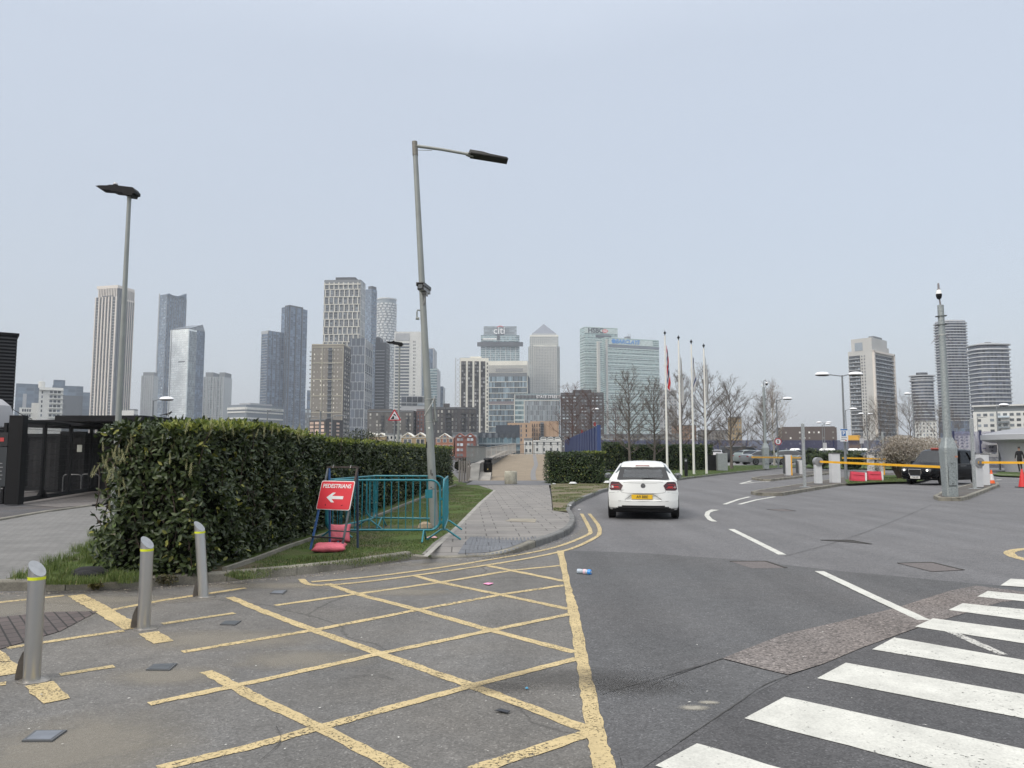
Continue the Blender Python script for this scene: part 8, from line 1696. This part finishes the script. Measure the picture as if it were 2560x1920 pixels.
mb = MB(); mb.lathe([(.24, 0), (.25, .02), (.27, .72), (.28, .74)], (0, 0, 0), 24); link('body', mb.mesh('body', black, 40), rt); mb = MB(); mb.lathe([(.27, .92), (.285, .95), (.27, 1.0), (.18, 1.06), (.02, 1.08)], (0, 0, 0), 24); link('lid', mb.mesh('lid', black, 40), rt)
mb = MB(); [mb.box((.25*cos(x), .25*sin(x), .83), (.05, .05, .20), rz=x) for x in (.8, 2.3, 3.9, 5.5)]; link('lid_post', mb.mesh('lid_post', black), rt); mb = MB(); mb.cyl((0, -.275, .38), (0, -.262, .38), .035, n=12); link('crest', mb.mesh('crest', M('gold crest', (.5, .38, .12), .4)), rt); mb = MB(); mb.cyl((0, 0, .75), (0, 0, .91), .2, n=16); link('liner', mb.mesh('liner', blackmt), rt)
RW = M('ramp wall concrete', (.17, .165, .15), .9, var=.3, vs=1.4, bump=.3, bs=10); RWp = M('ramp wall pale', (.28, .265, .24), .9, var=.2, vs=2)
rt = thing('ramp_wall', 'low concrete retaining wall along the left side of the ramp', 'wall', (-2.35, 45, .1)); mb = MB()
mb.prism([(0, 0, 0), (0, 0, .72), (1.9*33/37+.2, 33, 1.75), (1.9*33/37+.2, 33, 1.0)], (-.3, 0, 0)); link('body', mb.mesh('body', RW), rt); mb = MB(); mb.prism([(.03, -.03, .72), (.03, -.03, .79), (1.9*33/37+.23, 33, 1.82), (1.9*33/37+.23, 33, 1.75)], (-.36, 0, 0)); link('coping', mb.mesh('coping', RWp), rt)
for i, (px0, px1, py, Y, lb) in enumerate(((1173, 1196, 1200, 43, 'left sloping concrete wedge at the foot of the ramp wall'), (1196, 1226, 1200, 43.5, 'right sloping concrete wedge beneath the bin'))):
    a = gp(px0, Y); b2 = gp(px1, Y); mb = MB(); x0, x1 = a.x, b2.x; h_2 = (.95, .42)[i]; d_ = 3.2
    mb.add([(x0, Y, .12), (x1, Y, .12), (x1, Y+d_, .12), (x0, Y+d_, .12), (x0, Y+.25, .22), (x1, Y+.25, .22), (x1, Y+d_*.75, .12+h_2), (x0, Y+d_*.75, .12+h_2), (x1, Y+d_, .12+h_2), (x0, Y+d_, .12+h_2)], [(0, 1, 5, 4), (4, 5, 6, 7), (7, 6, 8, 9), (1, 2, 8, 6, 5), (0, 4, 7, 9, 3), (2, 3, 9, 8), (0, 3, 2, 1)]); tag(mb.build('concrete_ramp_block', RWp if i else RW), lb, 'concrete block')
def railing(label, a, b, h, m, nbar, posts=5, infill=None, zb=0):
    a, b = Vector(a), Vector(b); rt = thing('railing', label, 'railing', a); L_ = (b-a)
    for k in range(posts): p = L_*k/(posts-1); mb = MB(); mb.box((p.x, p.y, p.z+h/2), (.06, .06, h)); link('post', mb.mesh('post', m), rt)
    for z in (h, .12): mb = MB(); d = L_; Q = d.to_track_quat('X', 'Z').to_matrix(); mb.box((L_.x/2, L_.y/2, L_.z/2+z), (L_.length, .05, .05), M_=Q); link('rail', mb.mesh('rail', m), rt)
    mb = MB(); mb.box((0, 0, h/2+.03), (.018, .018, h-.1)); me = mb.mesh('baluster', infill or m)
    for k in range(1, nbar): p = L_*k/nbar; link('baluster', me, rt, p)
    return rt
rg_ = M('railing grey', (.17, .18, .18), .6); rl_ = M('railing pale', (.40, .38, .35), .6)
railing('grey railing nearest on the ramp wall, left of the pale section', (-2.75, 46.5, .95), (-1.95, 56, 1.0), 1.15, rg_, 60, 6); railing('pale railing continuing along the ramp wall to its top', (-1.95, 56.2, 1.0), (.35, 78, 1.62), 1.05, rl_, 90, 8); railing('thin railing across the top of the ramp', (.45, 81, 1.5), (5.2, 81, 1.5), 1.1, rg_, 34, 6)
for k in range(5):
    c = gp(1149+k*6.2, 40.5+k*.7, .1); mb = MB(); mb.box((c.x, c.y, c.z+.58), (.09, .05, 1.15), rz=.5); tag(mb.build('fence_post', M('weathered timber', (.22, .20, .18), .9, var=.25, vs=6, st=(1, 1, .2))), ['leftmost weathered fence stake at the end of the long hedge', 'second weathered fence stake from the hedge end', 'middle weathered fence stake between the hedge and the ramp blocks', 'fourth weathered fence stake from the hedge end', 'rightmost weathered fence stake beside the ramp blocks'][k], 'post', 'fence stakes at the hedge end')
# ---- left yard: containers, gate, cladding
CT = M('container black', (.012, .012, .014), .6, spec=.2, var=.2, vs=1.2); CT2 = M('container panel dark', (.022, .021, .022), .65, spec=.25, var=.2, vs=.8); CTf = M('gate black', (.007, .007, .008), .5, spec=.25)
xr = P(44, 838, 38).x; zt = P(44, 838, 38).z; rt = thing('louvred_building', 'black louvred metal building at the far left edge', 'building', (xr, 38, 0), R(36))
mb = MB(); mb.box((-4, 2.5, zt/2), (8, 5, zt)); link('wall', mb.mesh('wall', CT), rt); mb = MB(); mb.box((0, 0, 0), (8.02, .06, .07)); me = mb.mesh('louvre', M('louvre black', (.035, .035, .038), .5))
for k in range(int(zt/.17)): link('louvre', me, rt, (-4, -.02, .1+k*.17))
mb = MB(); mb.box((-4, 2.5, zt+.03), (8.15, 5.1, .12)); link('roof_edge', mb.mesh('roof_edge', CT), rt)
def corr(mb, x0, x1, y, z0, z1, p=.14, d=.035):
    n = int(abs(x1-x0)/p); vs = []
    for k in range(n+1): x = x0+(x1-x0)*k/n; yy = y-(d if k % 2 else 0); vs += [(x, yy, z0), (x, yy, z1)]
    mb.add(vs, [(2*k, 2*k+2, 2*k+3, 2*k+1) for k in range(n)])
def container(label, x0, x1, y0, d_, z0, z1, gaps=()):
    rt = thing('container', label, 'container', (x0, y0, z0)); w_ = x1-x0; h = z1-z0
    mb = MB(); corr(mb, .1, w_-.1, 0.03, .12, h-.12); link('side_wall', mb.mesh('side_wall', CT2, fix=False), rt); mb = MB(); mb.box((w_/2, d_/2+.06, h/2), (w_-.1, d_-.04, h-.1)); link('shell', mb.mesh('shell', CT), rt)
    for x in (0.05, w_-.05): mb = MB(); mb.box((x, -.0, h/2), (.16, .16, h)); link('corner_post', mb.mesh('corner_post', CTf), rt)
    for z in (.07, h-.07): mb = MB(); mb.box((w_/2, -.01, z), (w_-.2, .12, .14)); link('side_rail', mb.mesh('side_rail', CTf), rt)
    return rt
X = lambda px, Y: gp(px, Y).x
container('black shipping container standing behind the gate, left one', X(60, 31), X(150, 31), 31, 2.4, .15, 2.45); container('black shipping container behind the gate, middle one', X(152, 31.5), X(212, 31.5), 31.5, 2.4, .15, 2.55); container('black shipping container behind the gate, by the white notice', X(214, 32), X(330, 32), 32, 2.4, .15, 2.5)
def canopy(label, pxa, Ya, pxb, Yb, zt, th, depth, name='canopy'):
    a = Vector((X(pxa, Ya), Ya, 0)); b2 = Vector((X(pxb, Yb), Yb, 0)); u = (b2-a).normalized(); v = Vector((-u.y, u.x, 0)); rt = thing(name, label, 'canopy', a)
    mb = MB(); L_ = (b2-a).length; mb.prism([(0, 0, zt-th), tuple(u*L_+Vector((0, 0, zt-th))), tuple(u*L_+v*depth+Vector((0, 0, zt-th))), tuple(v*depth+Vector((0, 0, zt-th)))], (0, 0, th)); link('roof', mb.mesh('roof', CT), rt)
    for p in (Vector((.1, .1, 0)), u*(L_-.2)+v*.1, u*(L_-.2)+v*(depth-.2), v*(depth-.2))[:4 if name == 'canopy' else 2]: mb = MB(); mb.box((p.x, p.y, (zt-th)/2), (.22, .22, zt-th)); link('post', mb.mesh('post', CTf), rt)
    return rt
canopy('long black flat roof canopy above the containers at the left', 28, 28.5, 352, 26.2, 2.88, .24, 6); canopy('black container-like roof frame in the middle, its corner post above the hedge', 352, 25.6, 452, 28.5, 2.93, .20, 3, 'roof_frame'); canopy('lower black roof edge just above the hedge with the sapling', 455, 27.5, 700, 33, 2.76, .2, 2.5, 'roof_edge')
ga = Vector((X(52, 23.5), 23.5, .1)); gb = Vector((X(248, 31), 31, .12)); rt = thing('sliding_gate', 'black framed mesh sliding gate between the big post and the hedge', 'gate', ga); g = gb-ga; Q = g.to_track_quat('X', 'Z').to_matrix()
for z, t_ in ((2.55, .12), (.12, .14)): mb = MB(); mb.box(tuple(g/2+Vector((0, 0, z))), (g.length, .09, t_), M_=Q); link('rail', mb.mesh('rail', CTf), rt)
for f_1 in (.03, .24, .56, .86, .99): p = g*f_1; mb = MB(); mb.box((p.x, p.y, 1.33), (.11, .11, 2.45), rz=atan2(g.y, g.x)); link('stile', mb.mesh('stile', CTf), rt)
mb = MB(); mb.cyl((0, 0, .12), (0, 0, 2.5), .006, n=3, cap=False); me = mb.mesh('wire', M('wire dark', (.03, .03, .032), .6))
for k in range(1, 95): link('wire', me, rt, g*(k/95))
mb = MB()
for k in range(1, 12): z = .12+k*.2; mb.cyl(Vector((0, 0, z)), g+Vector((0, 0, z)), .006, n=3)
link('wire_mesh', mb.mesh('wire_mesh', M('wire dark', (0, 0, 0))), rt)
mb = MB(); mb.box((-.12, 0, 1.36), (.42, .26, 2.72)); link('gate_post', mb.mesh('gate_post', CTf), rt); mb = MB(); mb.prism([(g.x*.24-.22, g.y*.24, .1), (g.x*.24+.22, g.y*.24, .1), (g.x*.24, g.y*.24, .42)], (0, .06, 0)); link('gusset', mb.mesh('gusset', CTf), rt)
for (px, Y, lb) in ((184, 30.2, 'left bent steel cycle hoop seen through the gate'), (229, 30.6, 'right bent steel cycle hoop seen through the gate')):
    c = gp(px, Y, .1); mb = MB(); mb.tube([(c.x-.36, c.y, c.z)]+[(c.x-.36, c.y, c.z+.55)]+[(c.x-.24-.12*cos(a), c.y, c.z+.60+.12*sin(a)) for a in (0, .5, 1.0, 1.57)]+[(c.x+.24+.12*sin(a), c.y, c.z+.60+.12*cos(a)) for a in (0, .5, 1.0, 1.57)]+[(c.x+.36, c.y, c.z)], .025, 8); tag(mb.build('cycle_hoop', M('hoop steel', (.3, .3, .3), .35, .7), smooth=50), lb, 'cycle stand', 'cycle hoops')
q = P(199, 1121, 27.2); mb = MB(); mb.box(tuple(q), (.17, .02, .25)); o = tag(mb.build('notice', M('paper notice', (.45, .46, .40), .6)), 'small pale paper notice fixed on the black gate', 'notice')
rt = thing('mesh_fence', 'black mesh fence with notice boards at the left edge', 'fence', gp(-40, 23.6, .1)); a = gp(-150, 23.6, .1); b2 = gp(36, 23.6, .1); o_ = gp(-40, 23.6, .1)
for px in (36, 12, -60): p = gp(px, 23.6, .1)-o_; mb = MB(); mb.box((p.x, 0, 1.25), (.09, .09, 2.5)); link('post', mb.mesh('post', CTf), rt)
mb = MB(); mb.cyl((0, 0, 0), (0, 0, 2.4), .006, n=3, cap=False); me = mb.mesh('wire', M('wire dark', (0, 0, 0)))
for k in range(45): link('wire', me, rt, (b2.x-o_.x-k*.05, 0, 0))
for (z0, z1, m_, nm) in ((.55, 1.75, M('board dark', (.03, .035, .04), .5), 'notice_board'), (1.78, 2.2, M('board black', (.015, .015, .018), .5), 'name_board')): p = gp(4, 23.5, .1)-o_; mb = MB(); mb.box((p.x-.15, -.08, (z0+z1)/2), (.62, .03, z1-z0)); link(nm, mb.mesh(nm, m_), rt)
p = gp(3, 23.5)-o_; mb = MB(); mb.box((p.x, -.10, 1.98), (.12, .01, .12)); link('red_mark', mb.mesh('red_mark', M('red mark', (0, 0, 0))), rt)
for k in range(5): mb = MB(); mb.box((p.x, -.10, 1.25-k*.12), (.10+.05*(k % 2), .01, .02)); link('text_line', mb.mesh('text_line', M('text grey', (.35, .35, .35), .6)), rt)
for (x, z) in ((17, 2.07), (14, 1.57), (11, .98), (8, .48)): p = gp(x, 23.5)-o_; mb = MB(); mb.box((p.x, -.06, z), (.06, .02, .035)); link('clip', mb.mesh('clip', M('clip grey', (.3, .3, .3), .5)), rt)
q = P(2, 1052, 35); mb = MB(); mb.lathe([(1.15, 0), (1.12, .5), (.95, 1.0), (.6, 1.3), (.1, 1.42)], (q.x-.7, q.y, q.z-.3), 16); tag(mb.build('dome_vent', M('vent grey', (.34, .34, .35), .6), smooth=30), 'pale grey rounded hood poking in at the left edge above the fence', 'vent')
a = P(30, 1022, 32); b2 = P(80, 1048, 27); mb = MB(); mb.tube([a, a.lerp(b2, .5)-Vector((0, 0, .03)), b2], .015, 5); tag(mb.build('cable', blackmt), 'black cable slung from the louvred building to the canopy roof', 'cable')
# magpie on the roof frame
q = P(421, 1041.5, 26.6); rt = thing('bird', 'black and white magpie standing on the black roof frame', 'bird', q)
mb = MB(); mb.lathe([(.002, -.10), (.03, -.07), (.048, 0), (.035, .06), (.02, .085)], (0, 0, 0), 10); Qb = Matrix.Rotation(R(62), 3, 'Y'); mb.v = [tuple(Qb @ Vector(v)+Vector((0, 0, .10))) for v in mb.v]; mb.lathe([(.01, -.03), (.03, -.01), (.03, .02), (.008, .035)], (.085, 0, .155), 8); mb.prism([(-.06, -.012, .085), (-.30, -.02, .03), (-.30, -.02, .045), (-.06, -.012, .115)], (0, .03, 0)); mb.cyl((.11, 0, .155), (.145, 0, .15), .008, .002, 6); mb.cyl((0, .012, .0), (0, .012, .07), .004, n=5); mb.cyl((.02, -.012, .0), (.02, -.012, .07), .004, n=5)
link('body', mb.mesh('body', M('bird black', (.012, .012, .015), .4), 50), rt); mb = MB(); mb.lathe([(.002, -.035), (.04, 0), (.002, .035)], (.005, -.016, .085), 10, 1.2, .9); link('white_belly', mb.mesh('white_belly', M('bird white', (.7, .7, .7), .6), 50), rt)
# ---- far blue mesh fence, VHP fence, kiosk, person
def net(name, col, a=.55):
    m = bpy.data.materials.new(name); m.use_nodes = True; t = m.node_tree; b = t.nodes['Principled BSDF']; b.inputs['Base Color'].default_value = (*col, 1); b.inputs['Roughness'].default_value = .8; b.inputs['Alpha'].default_value = a; return m
NET = net('blue netting', (.05, .06, .13), .5)
def netfence(label, pxa, pxb, Y, zb, h, step, m, pm, name='mesh_fence'):
    a = gp(pxa, Y); b2 = gp(pxb, Y); rt = thing(name, label, 'fence', (a.x, a.y, zb)); n = max(1, int((b2.x-a.x)/step)); w_ = (b2.x-a.x)/n
    for k in range(n): mb = MB(); mb.box((w_*(k+.5), 0, h/2+.1), (w_*.97, .03, h-.1)); link('net_panel', mb.mesh('net_panel', m), rt)
    for k in range(n+1): mb = MB(); mb.box((w_*k, -.03, h/2+.05), (.12, .12, h+.1)); link('post', mb.mesh('post', pm), rt)
    return rt
netfence('long dark blue netted fence behind the car park', 1505, 2230, 112, .5, 3.0, 4.2, NET, M('fence navy post', (.03, .035, .09), .5))
netfence('taller navy framed fence behind the black cab and kiosk', 2385, 2520, 63, .3, 3.1, 1.9, net('pale netting', (.22, .22, .34), .35), M('fence navy post', (0, 0, 0)), 'site_fence')
q0 = gp(2385, 63); q = P(2478, 1122, 62.7); rt = thing('banner', 'pale banner lettered VHP 14 on the navy fence', 'banner', q); mb = MB(); mb.box((0, 0, 0), (.95, .02, .62)); link('panel', mb.mesh('panel', M('banner pale', (.42, .42, .47), .6)), rt); text('lettering', 'VHP', .24, M('banner text', (.05, .05, .07), .6), rt, (0, -.015, .12), bold=.008); text('lettering', '14', .22, M('banner text', (0, 0, 0)), rt, (0.05, -.015, -.16), bold=.008)
q = P(2462, 1119, 62.7); rt = thing('banner', 'pale banner with a dark bar left of the lettered one', 'banner', q); mb = MB(); mb.box((-.05, 0, 0), (.44, .02, .62)); link('panel', mb.mesh('panel', M('banner pale', (0, 0, 0))), rt); mb = MB(); mb.box((-.05, -.015, -.06), (.28, .01, .07)); link('bar_mark', mb.mesh('bar_mark', M('banner mark', (.08, .08, .2), .6)), rt)
kc = gp(2650, 58); rt = thing('kiosk', 'white round roofed kiosk cut by the right edge of the picture', 'kiosk', (kc.x, kc.y, kc.z)); zb = kc.z
z = lambda py: P(2560, py, 54).z-zb; Rk = 5.1
KW = M('kiosk white', (.50, .50, .50), .5, var=.05, vs=.5); mb = MB(); mb.lathe([(Rk-.5, z(1103)), (Rk, z(1097)), (Rk+.02, z(1083)), (Rk-.1, z(1082))], (0, 0, 0), 48); link('fascia', mb.mesh('fascia', M('kiosk fascia', (.42, .43, .45), .45), 30), rt)
mb = MB(); mb.lathe([(Rk-.12, z(1082)), (Rk*.75, z(1071)), (Rk*.45, z(1063)), (.2, z(1060))], (0, 0, 0), 24); link('roof', mb.mesh('roof', M('kiosk roof', (.26, .265, .28), .55)), rt)
mb = MB(); mb.lathe([(3.55, 0), (4.05, z(1100))], (0, 0, 0), 40); link('wall', mb.mesh('wall', KW, 30), rt)
for a in (3.9, 4.5): mb = MB(); mb.tube([(3.9*cos(a), 3.9*sin(a), z(1120)), (Rk*.97*cos(a), Rk*.97*sin(a), z(1100))], .10, 6); link('strut', mb.mesh('strut', KW), rt)
# person in black walking away beside the kiosk
def person(label, base, H_, rz):
    k = H_/1.78; V_ = {'pelvis': (0, 0, .95, .145), 'waist': (0, .0, 1.10, .135), 'chest': (0, .01, 1.32, .165), 'neck0': (0, 0, 1.46, .075), 'lsh': (-.17, 0, 1.42, .07), 'lel': (-.25, .02, 1.16, .05), 'lwr': (-.27, -.05, .93, .036), 'rsh': (.17, 0, 1.42, .07), 'rel': (.25, .03, 1.16, .05), 'rwr': (.27, -.03, .93, .036),
          'lhip': (-.09, 0, .90, .095), 'lkn': (-.10, -.06, .50, .065), 'lan': (-.10, .02, .10, .045), 'lft': (-.10, -.10, .05, .04), 'rhip': (.09, 0, .90, .095), 'rkn': (.10, .03, .50, .065), 'ran': (.10, .14, .12, .045), 'rft': (.10, .04, .05, .04)}
    E = [('pelvis', 'waist'), ('waist', 'chest'), ('chest', 'neck0'), ('chest', 'lsh'), ('lsh', 'lel'), ('lel', 'lwr'), ('chest', 'rsh'), ('rsh', 'rel'), ('rel', 'rwr'), ('pelvis', 'lhip'), ('lhip', 'lkn'), ('lkn', 'lan'), ('lan', 'lft'), ('pelvis', 'rhip'), ('rhip', 'rkn'), ('rkn', 'ran'), ('ran', 'rft')]
    ks = list(V_); me = bpy.data.meshes.new('body'); me.from_pydata([tuple(c*k for c in V_[a][:3]) for a in ks], [(ks.index(a), ks.index(b)) for a, b in E], [])
    o = bpy.data.objects.new('tmp', me); C.objects.link(o); md = o.modifiers.new('s', 'SKIN'); sv = me.skin_vertices[0].data
    for i, a in enumerate(ks): sv[i].radius = (V_[a][3]*k, V_[a][3]*k*(.72 if a in ('pelvis', 'waist', 'chest') else 1)); sv[i].use_root = a == 'pelvis'
    o.modifiers.new('d', 'SUBSURF').levels = 1; o.modifiers['d'].render_levels = 1
    dg = bpy.context.evaluated_depsgraph_get(); m2 = bpy.data.meshes.new_from_object(o.evaluated_get(dg)); bpy.data.objects.remove(o); m2.materials.clear(); m2.materials.append(M('black clothing', (.012, .012, .014), .9))
    rt = thing('person', label, 'person', base, rz); link('body', m2, rt)
    skin = M('skin', (.42, .26, .19), .6); mb = MB(); mb.lathe([(.03, -.14), (.055, -.11), (.078, -.04), (.082, .02), (.07, .08), (.03, .11)], (0, -.005, 1.64*k), 14, .92, 1.1); mb.cyl((0, 0, 1.44*k), (0, 0, 1.56*k), .05, n=10); mb.lathe([(.002, -.015), (.012, 0), (.002, .015)], (0, -.095, 1.62*k), 6); link('head', mb.mesh('head', skin, 60), rt)
    mb = MB(); mb.lathe([(.076, .0), (.086, .04), (.075, .09), (.03, .118)], (0, .008, 1.64*k), 14, .95, 1.1); link('hair', mb.mesh('hair', M('hair dark', (.02, .015, .012), .8), 60), rt)
    for s in (-1, 1):
        mb = MB(); c = Vector((s*.27*k, (-.05 if s < 0 else -.03)*k, .90*k)); mb.box(tuple(c+Vector((0, 0, -.03))), (.035, .075, .09), bev=.012)
        for f_ in range(4): y = -.028+f_*.018; mb.tube([c+Vector((0, y, -.07)), c+Vector((-s*.006, y, -.10)), c+Vector((-s*.018, y, -.125+abs(f_-1.5)*.006))], [.008, .0075, .006], 5)
        mb.tube([c+Vector((0, -.035, -.02)), c+Vector((-s*.01, -.055, -.05)), c+Vector((-s*.015, -.058, -.075))], [.009, .008, .007], 5); link('hand', mb.mesh('hand', skin, 60), rt)
    return rt
pb = gp(2548, 53); pb.z += .25; person('person in black top and trousers walking past the kiosk at the right edge', pb, 1.78, R(170))
